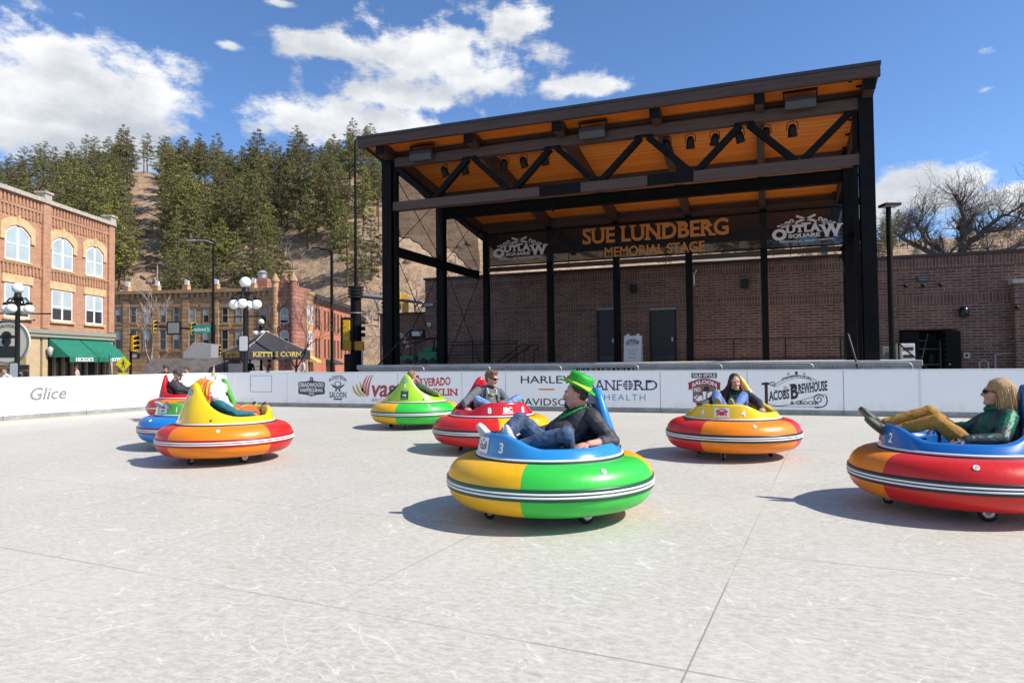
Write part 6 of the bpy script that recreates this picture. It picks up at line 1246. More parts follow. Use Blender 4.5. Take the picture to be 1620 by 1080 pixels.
# shingled low roof
klo = thing('shingled_shelter', 'low shelter with a weathered grey shingle mansard roof behind the boards', 'shelter', ground(236, 44, -.06), YAW - rad(2)); KW = (372 - 236) / 1080 * 44
SHG = brick_mat('grey_shingles', (.20, .17, .15), (.12, .105, .10), (.06, .05, .05), .34, .11, 'xz', .012, .6, var=.4)
KT = height(300, 566, 44) + .06; KE = height(300, 590, 44) + .06
q = MB().add([(-.4, -.5, KE), (KW + .4, -.5, KE), (KW, .35, KT), (0, .35, KT), (-.4, 4.5, KE), (KW + .4, 4.5, KE), (KW, 3.8, KT), (0, 3.8, KT)], [(0, 1, 2, 3), (1, 5, 6, 2), (5, 4, 7, 6), (4, 0, 3, 7), (3, 2, 6, 7)]); q.build('roof', SHG, klo, fix=False); MB().span((0, 0, 0), (KW, 4, KE - .01)).build('wall', BEI, klo)
for k in range(4): plain_window(klo, .8 + k * 1.35, .25, .7, .42, pane='dark')
t = thing('rooftop_unit', 'boxy grey air handler behind the shingled roof', 'roof unit', ground(311, 47, 0), YAW); MB().prism([(-.9, 0), (.9, 0), (1.0, 2.75), (-.2, 2.9), (-.9, 2.2)], 'y', 0, 1.2).build('casing', GALV, t)
# ---- street lamps with milk glass globes
def globe_lamp(px_, depth, label, scale=1.0, arm=True, rot=0.0):
    t = thing('street_lamp', label, 'street lamp', ground(px_, depth, -.06), YAW + rot, 'black street lamps with white globes'); zt = 3.86 * scale
    MB().lathe([(.24, 0), (.24, .12), (.17, .22), (.15, .9), (.10, 1.0), (.095, 1.1), (.082, 1.2), (.075, zt - .35), (.10, zt - .30), (.10, zt - .1), (.16, zt - .06), (.11, zt), (.11, zt + .1)], 16).build('post', IRON, t)
    q = MB()
    for k in range(4):
        a_ = math.pi / 2 * k + .12; d_ = Vector((math.cos(a_), math.sin(a_), 0)); q.tube([Vector((0, 0, zt - .22)) + d_ * r_ + Vector((0, 0, z_)) for r_, z_ in ((.05, 0), (.15, .12), (.25, .14), (.33, .05), (.36, -.02))], .028, 8); q.lathe([(.09, .0), (.11, -.05), (.09, -.09)], 12, 0, d_ * .36 + Vector((0, 0, zt - .22)))
    q.build('arms', IRON, t); MB().ball((0, 0, zt + .27), .185, 20).build('globe', GLOBE, t)
    for k in range(4): a_ = math.pi / 2 * k + .12; MB().ball((.36 * math.cos(a_), .36 * math.sin(a_), zt - .46), .165, 18).build('globe', GLOBE, t)
    if arm: MB().tube([(-.62, 0, 2.62 * scale + .35), (.58, 0, 2.62 * scale + .40)], .018, 6).ball((-.62, 0, 2.62 * scale + .35), .03, 8).ball((.58, 0, 2.62 * scale + .40), .03, 8).build('banner_arm', IRON, t)
    return t
ta = globe_lamp(27, 23.6, 'black lamp with white globes in front of the orange brick hotel'); tb_ = globe_lamp(388, 22.6, 'black lamp with white globes in front of the kettle corn tent'); globe_lamp(413, 44, 'black globe lamp farther back, above the kettle corn tent', arm=False, rot=.5)
for par_, y_, z_ in ((tb_, -.14, 2.1), (ta, -.14, 1.3)):
    q = MB(); q.add([(a - .0, y_ - .012, z_ + b_) for a, b_ in rrect(-.17, -.27, .34, .54, .06)] + [(a, y_ + .012, z_ + b_) for a, b_ in rrect(-.17, -.27, .34, .54, .06)], [tuple(range(24)), tuple(range(24, 48))[::-1]] + [(i, (i + 1) % 24, 24 + (i + 1) % 24, 24 + i) for i in range(24)])
    o_ = q.build('sign_plate', IRON, par_); q = MB(); q.add([(a, y_ - .015, z_ + b_) for a, b_ in rrect(-.14, -.24, .28, .48, .05)], [tuple(range(24))]); q.build('sign_face', mat('sign_back', (.5, .5, .5), .5), o_); MB().span((-.17, y_ + .014, z_ - .12), (.17, .0, z_ - .08)).build('sign_clamp', GALV, o_)
# ---- light poles
def light_pole(px_, depth, top, label, arm=None, r=.09, head=(.55, .25), box_z=None):
    t = thing('light_pole', label, 'light pole', ground(px_, depth, -.06), YAW); MB().cyl((0, 0, 0), (0, 0, top), r, r * .85, 14).cyl((0, 0, 0), (0, 0, .12), r * 2, n=14).build('pole', STEEL, t)
    if arm: MB().tube([(0, 0, top - .02), (arm * .4, 0, top + .12), (arm, 0, top + .15)], r * .5, 8).build('arm', STEEL, t)
    ax_ = arm or 0; zz = top + (.15 if arm else 0); MB().box((ax_ + (-.2 if ax_ < 0 else .05), 0, zz + .04), (head[0], head[1], .09)).build('lamp_head', IRON, t); MB().box((ax_ + (-.2 if ax_ < 0 else .05), 0, zz - .012), (head[0] * .8, head[1] * .8, .008)).build('lens', mat('lamp_lens', (.6, .6, .58), .3), t)
    return t
light_pole(1411, 24, height(1408, 324, 24), 'tall black light pole with a flat square head right of the stage', None, .10, (.56, .5))
light_pole(525, 40, height(525, 396, 40), 'black light pole with a short arm left of the signal pole', -.7, .10, (.5, .25))
# ---- traffic signals
def signal(par, p, rz=0.0, label='', k=1.0, back=False, lit=None, glow=False):
    t = thing('traffic_signal', label, 'traffic signal', p, rz, 'yellow traffic signals'); q = MB().span((-.17 * k, -.1 * k, -.52 * k), (.17 * k, .12 * k, .52 * k)); q.build('housing', YELS, t, bevel=.02)
    if back: MB().span((-.30 * k, .0, -.66 * k), (.30 * k, .02, .66 * k)).build('back_plate', IRON, t)
    for z_ in (-.33, 0, .33):
        v = MB(); n = 10; ring = [(math.cos(math.pi * (1.25 * i / n - .125)), math.sin(math.pi * (1.25 * i / n - .125))) for i in range(n + 1)]
        v.add([(a * .145 * k, y_, z_ * k + b_ * .145 * k) for y_ in (-.1 * k, -.34 * k) for a, b_ in ring], [(i, i + 1, n + 2 + i, n + 1 + i) for i in range(n)]); v.build('visor', IRON, t, fix=False)
        MB().lathe([(.001, 0), (.12 * k, 0)], 14, 0, (0, -.103 * k, z_ * k), False, Matrix.Rotation(rad(90), 3, 'X')).build('lens', DARK if not (lit == z_) else mat('lamp_green', (.02, .5, .25), .3), t, fix=False)
    return t
p0 = ground(337, 60, -.06); sp_ = thing('signal_pole', 'tall thin black signal pole with a long mast arm by the tent', 'signal pole', p0, YAW); za_ = height(300, 522, 60) + .06; zt_ = height(337, 385, 60) + .06
MB().cyl((0, 0, 0), (0, 0, za_ + .6), .17, .15, 12).cyl((0, 0, za_ + .6), (0, 0, zt_), .12, .08, 10).build('pole', STEEL, sp_); MB().cyl((0, 0, za_), (-5.6, 0, za_ + .35), .10, .06, 10).build('mast_arm', STEEL, sp_); MB().tube([(0, 0, zt_), (-.6, 0, zt_ + .25), (-1.7, 0, zt_ + .3)], .05, 8).box((-2.0, 0, zt_ + .28), (.7, .3, .12)).build('lamp_arm', GALV, sp_)
for k in range(4): MB().cyl((0, 0, za_ - .35 + k * .22), (0, 0, za_ - .25 + k * .22), .26, n=12).build('clamp', IRON, sp_)
def arm_pt(p): x_ = (p - 337) / 1080 * 60; return p0 + R0 * x_ + Vector((0, 0, za_ - x_ / 5.6 * .35))
signal(None, arm_pt(245) + F0 * -.15, YAW + rad(70), 'yellow traffic signal at the far end of the mast arm'); signal(None, arm_pt(305) + F0 * -.15 , YAW + rad(60), 'yellow traffic signal beside the green street sign')
t = thing('camera_board', 'grey square back plate on the mast arm between two signals', 'sign', arm_pt(276) - F0 * .2, YAW); MB().span((-.6, 0, -.62), (.6, .05, .55)).build('frame', IRON, t); MB().span((-.48, -.03, -.5), (.48, -.003, .44)).build('plate', GALV, t)
t = thing('street_sign', 'green street name sign lettered Deadwood St', 'sign', arm_pt(320) - F0 * .3, YAW); MB().span((-.85, 0, -.36), (.85, .03, .34)).build('plate', mat('sign_green', (.01, .30, .20), .5), t); q = MB(); write(q, 'Deadwood St', lambda x, y, e: (x, -.006 - e, y), w=1.5, h=.34, y=-.17, bold=.015); q.build('lettering', PRW, t)
signal(None, ground(346, 58.5, height(346, 555, 58.5)), YAW + rad(35), 'yellow traffic signal low on the tent side signal pole', .95, lit=-.33)
t = thing('signal_pole', 'short black post carrying a signal beside the walking sign', 'signal pole', ground(206.5, 46, -.06), YAW); MB().cyl((0, 0, 0), (0, 0, height(206, 528, 46) + .1), .09, .08, 12).build('pole', STEEL, t)
signal(None, ground(211.5, 46, height(211, 543, 46)), YAW + rad(75), 'yellow traffic signal on the short post beside the walking sign'); t = thing('walk_signal', 'small walk signal box under the short post signal', 'walk signal', ground(213, 45.8, height(213, 563, 45.8)), YAW); MB().span((-.25, 0, -.2), (.22, .25, .22)).build('case', IRON, t); MB().span((-.16, -.01, -.12), (.14, -.002, .13)).build('display', GALV, t)
t = thing('walking_sign', 'yellow diamond walking person sign at the hotel corner', 'sign', ground(195, 44.5, -.06), YAW); zc_ = height(195, 575.5, 44.5) + .06; sd2 = .50
MB().cyl((0, .05, 0), (0, .05, zc_ + .3), .035).build('post', GALV, t); FY = mat('sign_yellow', (.80, .72, .01), .5); q = MB().prism([(0, zc_ - sd2), (sd2, zc_), (0, zc_ + sd2), (-sd2, zc_)], 'y', 0, .015); q.build('plate', FY, t)
fy = lambda x, y, e: (x, -.005 - e, zc_ + y); q = MB(); disc(q, fy, .0, .22, .055, 0, 14); ribbon(q, fy, [(.0, .15), (-.02, -.02)], .10); ribbon(q, fy, [(-.02, -.02), (-.03, -.15), (-.12, -.27)], .05); ribbon(q, fy, [(-.02, -.02), (.07, -.13), (.09, -.28)], .05); ribbon(q, fy, [(.02, .12), (.11, .04), (.17, -.02)], .035); ribbon(q, fy, [(-.02, .12), (-.12, .05), (-.12, -.04)], .035); q.build('figure', INK, t)
MB().span((-.36, -.002, zc_ - .92), (.32, .012, zc_ - .58)).build('lower_plate', FY, t)
# big signal pole by the stage
SPD = 36.0; p0 = ground(563, SPD, -.06); sp2 = thing('signal_pole', 'thick black signal pole with clamps left of the stage', 'signal pole', p0, YAW); z1 = height(563, 455, SPD) + .06; zt = height(563, 222, SPD) + .06
MB().cyl((0, 0, 0), (0, 0, 1.6), .42, .36, 18).cyl((0, 0, 1.6), (0, 0, z1), .31, .27, 18).build('pole', STEEL, sp2); MB().cyl((0, 0, z1), (0, 0, zt), .085, .06, 10).build('mast', STEEL, sp2)
for k in range(4): MB().cyl((0, 0, z1 - .55 + k * .17), (0, 0, z1 - .44 + k * .17), .42, n=8).build('clamp', IRON, sp2)
for y_ in (496, 546, 573): z_ = height(563, y_, SPD) + .06; MB().cyl((0, 0, z_), (0, 0, z_ + .05), .335, n=18).build('band', GALV, sp2)
za_ = height(575, 467, SPD) + .06; MB().cyl((.2, 0, za_), (3.4, .9, za_ - .35), .13, .06, 12).build('mast_arm', mat('arm_grey', (.16, .17, .19), .4, metal=.3), sp2)
def big(px_, y_, dd, rz_, l, k=1.0, back=False): return signal(None, ground(px_, SPD + dd, height(px_, y_, SPD + dd)), YAW + rz_, l, k, back)
big(548.5, 523, -.3, math.pi, 'traffic signal seen from behind with a black back plate on the thick pole', 1.05, True); big(567.5, 521, .2, rad(100), 'traffic signal seen edge on, right side of the thick pole', 1.0)
big(610, 480, .5, rad(-90), 'traffic signal lying left of the stage column on the grey arm', .62); big(630, 476, .9, math.pi, 'left one of two yellow signals seen behind the stage column', .95); big(641.5, 480, 1.1, math.pi, 'right one of two yellow signals seen behind the stage column', .95)
for p, l in ((549, 'yellow walk signal box low on the left of the thick pole'), (568, 'yellow walk signal box low on the right of the thick pole')):
    t = thing('walk_signal', l, 'walk signal', ground(p, SPD - .35, height(p, 547, SPD - .35)), YAW); MB().span((-.24, -.1, -.24), (.24, .15, .24)).build('case', mat('signal_amber', (.62, .27, .01), .45), t, bevel=.03); MB().span((-.31, -.16, -.2), (-.245, .1, .2)).build('visor', IRON, t)
t = thing('signal_cabinet', 'narrow dark cabinet standing beside the thick signal pole', 'cabinet', ground(552, SPD + .2, -.06), YAW); MB().span((-.22, -.2, 0), (.2, .2, height(552, 558, SPD))).build('case', IRON, t, bevel=.03)
t = thing('thin_post', 'thin pale post right of the thick signal pole', 'post', ground(573, SPD - 1, -.06), YAW); MB().cyl((0, 0, 0), (0, 0, height(573, 552, SPD - 1)), .045).build('pole', mat('post_pale', (.5, .5, .5), .6), t)
# ---- kettle corn tent
TD = 43.0; tc_ = ground(421, TD, -.06); tent = thing('kettle_corn_tent', 'black pop up tent lettered KETTLE CORN on its valance', 'tent', tc_, YAW + rad(38)); TS = 2.05; ze = height(421, 556, TD) + .06; zp = height(421, 524, TD) + .06; zv = height(421, 570, TD) + .06
TBL = mat('tent_black', (.030, .026, .036), .8, .2, 2); q = MB(); cs = [(-TS, -TS), (TS, -TS), (TS, TS), (-TS, TS)]; n = 6
for k in range(4):
    a, b_ = cs[k], cs[(k + 1) % 4]; rows = []
    for i in range(n + 1):
        f_ = i / n; s_ = f_ ** .82; rows.append([(a[0] + (b_[0] - a[0]) * j / n) * (1 - s_) if False else ((a[0] + (b_[0] - a[0]) * j / n) * (1 - f_), (a[1] + (b_[1] - a[1]) * j / n) * (1 - f_), ze + (zp - ze) * (f_ ** 1.25) - .10 * math.sin(math.pi * j / n) * (1 - f_)) for j in range(n + 1)])
    q.add([p for r_ in rows for p in r_], [(i * (n + 1) + j, i * (n + 1) + j + 1, (i + 1) * (n + 1) + j + 1, (i + 1) * (n + 1) + j) for i in range(n) for j in range(n)])
q.build('roof', TBL, tent); q = MB()
for k in range(4):
    a, b_ = cs[k], cs[(k + 1) % 4]; m2 = 24; q.add([(a[0] + (b_[0] - a[0]) * j / m2, a[1] + (b_[1] - a[1]) * j / m2, z_) for j in range(m2 + 1) for z_ in (zv + .06 * abs(math.sin(j * .9)), ze - .10 * math.sin(math.pi * j / m2))], [(2 * j, 2 * j + 2, 2 * j + 3, 2 * j + 1) for j in range(m2)])
q.build('valance', TBL, tent, fix=False); q = MB(); YL = mat('letter_yellow', (.50, .38, .10), .7)
write(q, 'KETTLE CORN', lambda x, y, e: (x, -TS - .02 - e, y), w=2.9, h=.30, y=zv + .22, bold=.03, slab=True); write(q, 'KETTLE CORN', lambda x, y, e: (-TS - .02 - e, -x, y), w=3.0, h=.36, y=zv + .20, bold=.04, slab=True)
q.build('lettering', YL, tent)
for k, (a, b_) in enumerate(cs): MB().tube([(a, b_, ze + .02), (a * .5, b_ * .5, ze + (zp - ze) * .42 + .03), (0, 0, zp + .03)], .022, 5).build('piping', mat('piping_cream', (.6, .52, .36), .7), tent); MB().cyl((a * .97, b_ * .97, 0), (a * .97, b_ * .97, ze), .03, n=8).build('leg', IRON, tent)
t = thing('vendor_counter', 'pale counter with menu panels under the kettle corn tent', 'counter', tc_, YAW + rad(38)); MB().span((-1.5, -1.7, 0), (1.5, -1.1, 1.0)).span((-1.9, -1.6, 0), (-1.7, 1.4, 1.45)).build('counter', mat('counter_grey', (.4, .4, .42), .6), t)
# ---- people beyond the boards
def bystander(px_, depth, label, top, hairc, hat_=None, turn=180, k=1.0, sit=0.0):
    B = Body(); z = -.06 - sit; H = 1.74 * k; pel = Vector((0, 0, z + .92 * k)); nk = Vector((.01, 0, z + 1.47 * k)); P, L_, TM = torso(B, pel, nk, (0, 1, 0), k)
    hc = Vector((.03, 0, z + 1.63 * k)); M = frame(0, -3); Ph = head(B, hc, M, k, 'closed'); B.cap(nk, hc + Vector((-.03, 0, -.07)), .05 * k, .05 * k, 'skin')
    for s_ in (-1, 1): arm(B, P(-.01, s_ * .19, L_ * .84), (-.03, s_ * .27, z + 1.12 * k), (.10, s_ * .25, z + .88 * k), k); hand(B, (.10, s_ * .25, z + .88 * k), (.3, 0, -1), (0, s_, 0), s_, .5, k)
    for s_ in (-1, 1): leg(B, (0, s_ * .10, z + .90 * k), (.02, s_ * .11, z + .49 * k), (-.02, s_ * .12, z + .09 * k), (.13, s_ * .14, z + .05 * k), k)
    o = B.build('person', {'skin': SK4, 'lip': LIP, 'top': top, 'bottom': DEN, 'sock': SOCK, 'sole': SOLE, 'shoe': SHOEB}, .016, ('top', 'bottom'), .008, seed=px_); o.location = ground(px_, depth); o.rotation_euler.z = YAW + rad(turn); tag(o, label, 'person'); eyes(o, Ph, k); face(o, Ph, k); hair_cap(o, hc, M, k, hairc, voxel=.014)
    if hat_: ballcap(o, hc, M, 1.05 * k, hat_)
    return o
HBK = MATS['hair_black']; HBN = MATS['hair_brown_dark']
bystander(9, 21.5, 'bystander in a white top with green scarf below the round hotel sign', cloth('cloth_white', (.6, .6, .6)), HBN, None, 250, .80)
bystander(263, 24, 'bystander in a dark cap and black jacket behind the farthest red car', BLK, HBK, BLK, 250, .80)
bystander(296, 27, 'short bystander in a yellow jacket before the shingled roof', cloth('jacket_yellow', (.5, .4, .03)), HBN, None, 240, .75)
bystander(395, 42.5, 'vendor in dark clothes at the left side of the kettle corn tent', BLK, HBK, None, 90, 1.0); bystander(426, 41.8, 'vendor in maroon under the middle of the kettle corn tent', cloth('cloth_maroon', (.15, .02, .03)), HBK, None, 200, .95)
bystander(480, 40, 'bystander in pale clothes right of the kettle corn tent', cloth('cloth_pale', (.5, .5, .5)), HBN, None, 200, .98); bystander(122, 34, 'bystander in pale pink below the green awnings', cloth('cloth_pink', (.55, .38, .36)), HBN, None, 200, .82)
# ---- things beside the stage
t = thing('utility_cabinet', 'tall pale grey cabinet right of the black light pole', 'cabinet', ground(1432, 27.5, -.06), YAW); zc_ = height(1432, 541, 27.5); MB().span((-.28, -.2, 0), (.28, .2, zc_)).build('case', mat('cabinet_pale', (.48, .47, .46), .6, .1), t, bevel=.02); q = MB()
for k in range(5): q.span((-.2, -.215, .5 + k * .3), (.2, -.202, .62 + k * .3))
q.build('vents', IRON, t)
t = thing('utility_cabinet', 'dark grey cabinet behind the black light pole', 'cabinet', ground(1403, 28, -.06), YAW); MB().span((-.3, -.2, 0), (.24, .2, height(1403, 546, 28))).build('case', mat('cabinet_dark', (.10, .105, .11), .5), t, bevel=.02); MB().span((-.1, -.215, 1.1), (-.05, -.202, 1.3)).build('handle', GALV, t)
t = thing('steel_door', 'black steel door leaf folded open beside the doorway', 'door', (D1 - .03, WV - .02, 0)); MB().span((-.50, -.42, 0), (.02, -.36, DT - .1)).build('leaf', STEEL, t); MB().ball((-.4, -.46, 1.05), .04, 8).build('knob', GALV, t)
t = thing('steel_door', 'black steel door leaf at the left of the open doorway', 'door', (D0 + .03, WV - .02, 0)); MB().span((-.02, -.42, 0), (.62, -.36, DT - .1)).build('leaf', STEEL, t); MB().ball((.5, -.46, 1.05), .04, 8).build('knob', GALV, t)
t = thing('storage_shelf', 'shelf of tools and tanks inside the open store room', 'shelf', ((D0 + D1) / 2, WV + 2.6, 0)); q = MB()
for x_ in (-.9, .9): q.span((x_ - .03, -.3, 0), (x_ + .03, .3, 2.1))
for z_ in (.3, 1.0, 1.7): q.span((-.87, -.3, z_), (.87, .3, z_ + .04))
q.build('frame', GREY, t); q = MB()
for k, (x_, z_, r_) in enumerate(((-.6, .34, .16), (-.2, .34, .2), (.4, .34, .18), (-.5, 1.04, .14), (.1, 1.04, .17), (.6, 1.04, .12))): q.lathe([(.001, 0), (r_, .01), (r_, .38), (r_ * .4, .46), (.001, .47)], 12, 0, (x_, 0, z_))
q.build('tanks', mat('tank_grey', (.12, .12, .13), .5, .3, 2), t)
t = thing('ladder_cart', 'leaning dark step ladder inside the open store room', 'ladder', ((D0 + D1) / 2 - .2, WV + 1.4, 0)); q = MB()
for s_ in (-1, 1): q.tube([(s_ * .22 - .3, 0, 0), (s_ * .18 + .35, .4, 2.4)], .03, 6)
for k in range(6): f_ = .12 + k * .15; q.cyl((-.22 - .3 + .65 * f_, .4 * f_, 2.4 * f_), (.22 - .3 + .65 * f_, .4 * f_, 2.4 * f_), .02, n=6)
q.build('frame', GALV, t)
t = thing('ramp_handrail', 'sloping dark pipe handrail below the open doorway', 'handrail', ground(1436, 26.4, 0), YAW); MB().tube([(-.35, 0, 1.9), (.75, 0, .9), (.75, 0, 0)], .03, 8).cyl((-.35, 0, 1.9), (-.35, 0, 0), .03).build('pipe', STEEL, t)
t = thing('push_pole', 'thin white pole leaning beside the open doorway', 'pole', ground(1518, 30, 0), YAW); MB().tube([(-.18, 0, 1.55), (.4, -.3, .5)], .025, 6).cyl((.4, -.3, .5), (.42, -.3, 0), .03).build('pole', PRW, t)
t = thing('gas_meter', 'grey pipework and meter on the brick at the right', 'pipework', (on_v(1600, 565, WV - .25).x, WV - .25, 0)); z_ = on_v(1600, 566, WV).z; q = MB().tube([(-.55, 0, .4), (-.55, 0, z_ + .15), (.15, 0, z_ + .2), (.15, 0, .3)], .045, 8).tube([(-1.1, 0, .3), (-1.1, 0, z_ - .15), (-.95, 0, z_ - .05), (-.8, 0, z_ - .15), (-.8, 0, .3)], .03, 8).cyl((.15, 0, z_ + .2), (.15, 0, z_ + .6), .05, n=8); q.build('pipes', GREY, t); MB().ball((.15, 0, z_ + .68), .10, 10).build('valve', GREY, t)
t = thing('wall_outlet', 'small pale outlet box on the brick right of the doorway', 'outlet', on_v(1529, 562, WV - .06)); MB().span((-.12, -.04, -.12), (.12, .055, .12)).build('box', mat('outlet_pale', (.5, .42, .36), .6), t, bevel=.01); MB().ball((0, -.05, 0), .05, 10).build('knob', IRON, t)
t = thing('wall_antenna', 'small white Y shaped antenna on the brick beside a rear post', 'antenna', on_v(1098, 440, WV - .12)); MB().cyl((0, 0, -.25), (0, 0, .15), .035).tube([(-.13, 0, .38), (0, 0, .15), (.13, 0, .38)], .02, 6).build('mast', PRW, t); MB().span((-.06, -.05, -.36), (.06, .1, -.24)).build('box', GREY, t)
t = thing('restroom_sign', 'white sign lettered RESTROOMS on the brick corner', 'sign', on_v(677, 482, WV - .1)); MB().span((-.36, -.02, -.12), (.36, .04, .12)).build('plate', mat('sign_dark', (.12, .11, .11), .5), t); q = MB(); write(q, 'RESTROOMS', lambda x, y, e: (x, -.025 - e, y), w=.6, h=.12, y=-.06, bold=.02); q.build('lettering', PRW, t)
t = thing('wall_clock_camera', 'round white camera dome on the brick left of the stage', 'camera', on_v(679, 514, WV - .12)); MB().ball((0, 0, 0), .12, 12).build('dome', PRW, t); MB().ball((0, -.09, -.02), .05, 8).build('lens', IRON, t)
t = thing('notice_frame', 'black framed notice on the low annex wall', 'sign', on_v(660, 528, WV + .7)); MB().span((-.42, -.03, -.22), (.42, .06, .22)).build('frame', IRON, t); MB().span((-.32, -.04, -.12), (.32, -.032, .14)).build('sheet', PRW, t)
GRN = mat('machine_green', (.01, .16, .07), .45, .15, 4)
t = thing('work_lift', 'green wheeled work platform with rails behind the left stage column', 'machine', (on_v(665, 565, 32).x, 31.0 + .9, SZ - .0)); q = MB().span((-1.6, -.5, .15), (-.1, .5, .42)).span((.15, -.45, .15), (1.2, .45, .62)).span((.35, -.3, .62), (.9, .3, .85)); q.build('deck', GRN, t, bevel=.03); q = MB()
for x_ in (-1.5, -.9, -.3): q.cyl((x_, -.45, .42), (x_, -.45, .85), .025)
q.tube([(-1.6, -.45, .85), (1.1, -.45, 1.3)], .03, 6).tube([(-1.6, -.45, 1.25), (1.4, -.45, 1.32)], .04, 6).tube([(1.0, -.4, .6), (1.1, -.4, 1.3)], .04, 6); q.build('rails', IRON, t)
for x_ in (-1.3, -.4, .5, 1.0): MB().cyl((x_, -.52, .15), (x_, -.35, .15), .15, n=14).build('wheel', RUB, t)
t = thing('pale_arch', 'pale curved timber arch in front of the annex', 'arch', (on_v(630, 560, 33.2).x, 33.0, 0)); q = MB(); q.tube([(-.75 + .0, 0, 0), (-.75, 0, 2.2), (-.55, 0, 2.75), (-.1, 0, 3.0), (.35, 0, 2.85), (.65, 0, 2.4), (.72, 0, 2.15)], [.16, .16, .16, .15, .14, .14, .12], 8); q.build('arch', mat('pale_timber', (.5, .40, .30), .8, .2, 5), t)
# balustraded building beyond the brick wall
BD = 64.0; bal = thing('balustrade_building', 'cream building with a balustraded parapet seen over the brick wall', 'building', ground(1225, BD, -.06), YAW - rad(4)); zb = height(1225, 408, BD) + .06; CRM = mat('cream_stucco', (.62, .52, .36), .8, .08)
MB().span((-8.0, 0, 0), (7.5, 10, zb - 1.1)).build('wall', CRM, bal); MB().span((-8.1, -.2, zb - .2), (7.6, .4, zb + .1)).span((-8.1, -.2, zb - 1.098), (7.6, .4, zb - .95)).build('parapet_rail', CRM, bal); q = MB()
for i in range(56):
    x_ = -7.6 + i * .27
    if i % 14 < 4: q.span((x_ - .14, -.1, zb - .948), (x_ + .14, .3, zb - .202)) 
    else: q.lathe([(.08, 0), (.10, .2), (.05, .5), (.08, .742)], 8, 0, (x_, .1, zb - .946))
q.build('balusters', CRM, bal); MB().prism([(-13.0, zb - 2.6), (-8.1, zb - 1.1), (-8.1, zb - 3)], 'y', 0, 1).build('sloping_wing', CRM, bal)
x_ = (1306 - 1225) / 1080 * BD; zq = height(1306, 387, BD) + .06; MB().span((x_ - .95, .5, zb - 1.1), (x_ + .95, 2.4, zq)).build('penthouse', mat('tan_stucco', (.50, .36, .24), .8), bal); plain_window(bal, x_ + .1, zb + .2, .8, 1.0, .5, 'dark'); MB().span((x_ - 1.1, .4, zq + .003), (x_ + 1.1, 2.6, zq + .15)).build('penthouse_roof', CRM, bal)
# ================================================================= hillside, pines, bare trees
RX = [(-700, 330), (-400, 325), (-200, 315), (0, 300), (100, 290), (190, 272), (225, 268), (330, 285), (450, 288), (520, 272), (560, 262), (650, 262), (760, 285), (900, 330), (1050, 365), (1200, 380), (1380, 386), (1500, 374), (1620, 356), (1800, 345), (2300, 345), (3200, 360)]
def ridge(p):
    for (a, ya), (b_, yb) in zip(RX, RX[1:]):
        if p <= b_: f_ = (p - a) / (b_ - a); return ya + (yb - ya) * f_
    return RX[-1][1]
DB, DR = 96.0, 190.0
def hill_z(p, D):
    zr = 1.37 + (571 - .0104 * (p - 810) - ridge(p)) / 1080 * DR; t_ = (D - DB) / (DR - DB)
    X = (p - 810) / 1080 * D; rough = noise.noise(Vector((X * .03, D * .03, 3.1))) * 3.2 + noise.noise(Vector((X * .09, D * .09, 7.7))) * 1.5 + noise.noise(Vector((X * .3, D * .3, 1.7))) * .45
    if t_ < 1: z = zr * (max(t_, 0) ** .92) + rough * min(1, max(t_, 0) * 4) * (1 - max(0, t_ - .8) * 3)
    else: z = zr + rough * .4 - (t_ - 1) ** 1.5 * 14
    return z if t_ > 0 else -.1
NP, ND = 300, 96
vs = []; q = MB()
for i in range(NP + 1):
    p = -700 + 3700 * i / NP
    for j in range(ND + 1): D = DB - 3 + (j / ND) ** 1.25 * 260; g_ = ground(p, D); vs.append((g_.x, g_.y, hill_z(p, D)))
q.add(vs, [(i * (ND + 1) + j, (i + 1) * (ND + 1) + j, (i + 1) * (ND + 1) + j + 1, i * (ND + 1) + j + 1) for i in range(NP) for j in range(ND)], 0, True)
m_, b, h = newmat('dry_hillside'); co = h.n('ShaderNodeTexCoord').outputs['Object']
n1 = h.noise(co, .05, 6, .65); n2 = h.noise(co, .6, 6, .7); n3 = h.noise(co, 2.6, 4, .7)
c = h.ramp(h.m('ADD', h.m('MULTIPLY', n1, .4), h.m('MULTIPLY', n2, .6)), [(.34, (.16, .10, .07)), (.46, (.34, .225, .14)), (.56, (.45, .31, .195)), (.68, (.48, .38, .25))])
c = h.mix(h.ss(n3, .54, .66, 0, .55), c, (.10, .07, .045)); c = h.mix(h.ss(h.noise(co, 1.3, 5, .7), .62, .70, 0, .6), c, (.56, .48, .40))
h.t.links.new(c, b.inputs['Base Color']); b.inputs['Roughness'].default_value = .95
h.t.links.new(h.n('ShaderNodeBump', None, Height=h.m('ADD', n2, h.m('MULTIPLY', n3, .5)), Strength=.8, Distance=.8).outputs[0], b.inputs['Normal'])
tag(q.build('hillside', m_), kind='structure')
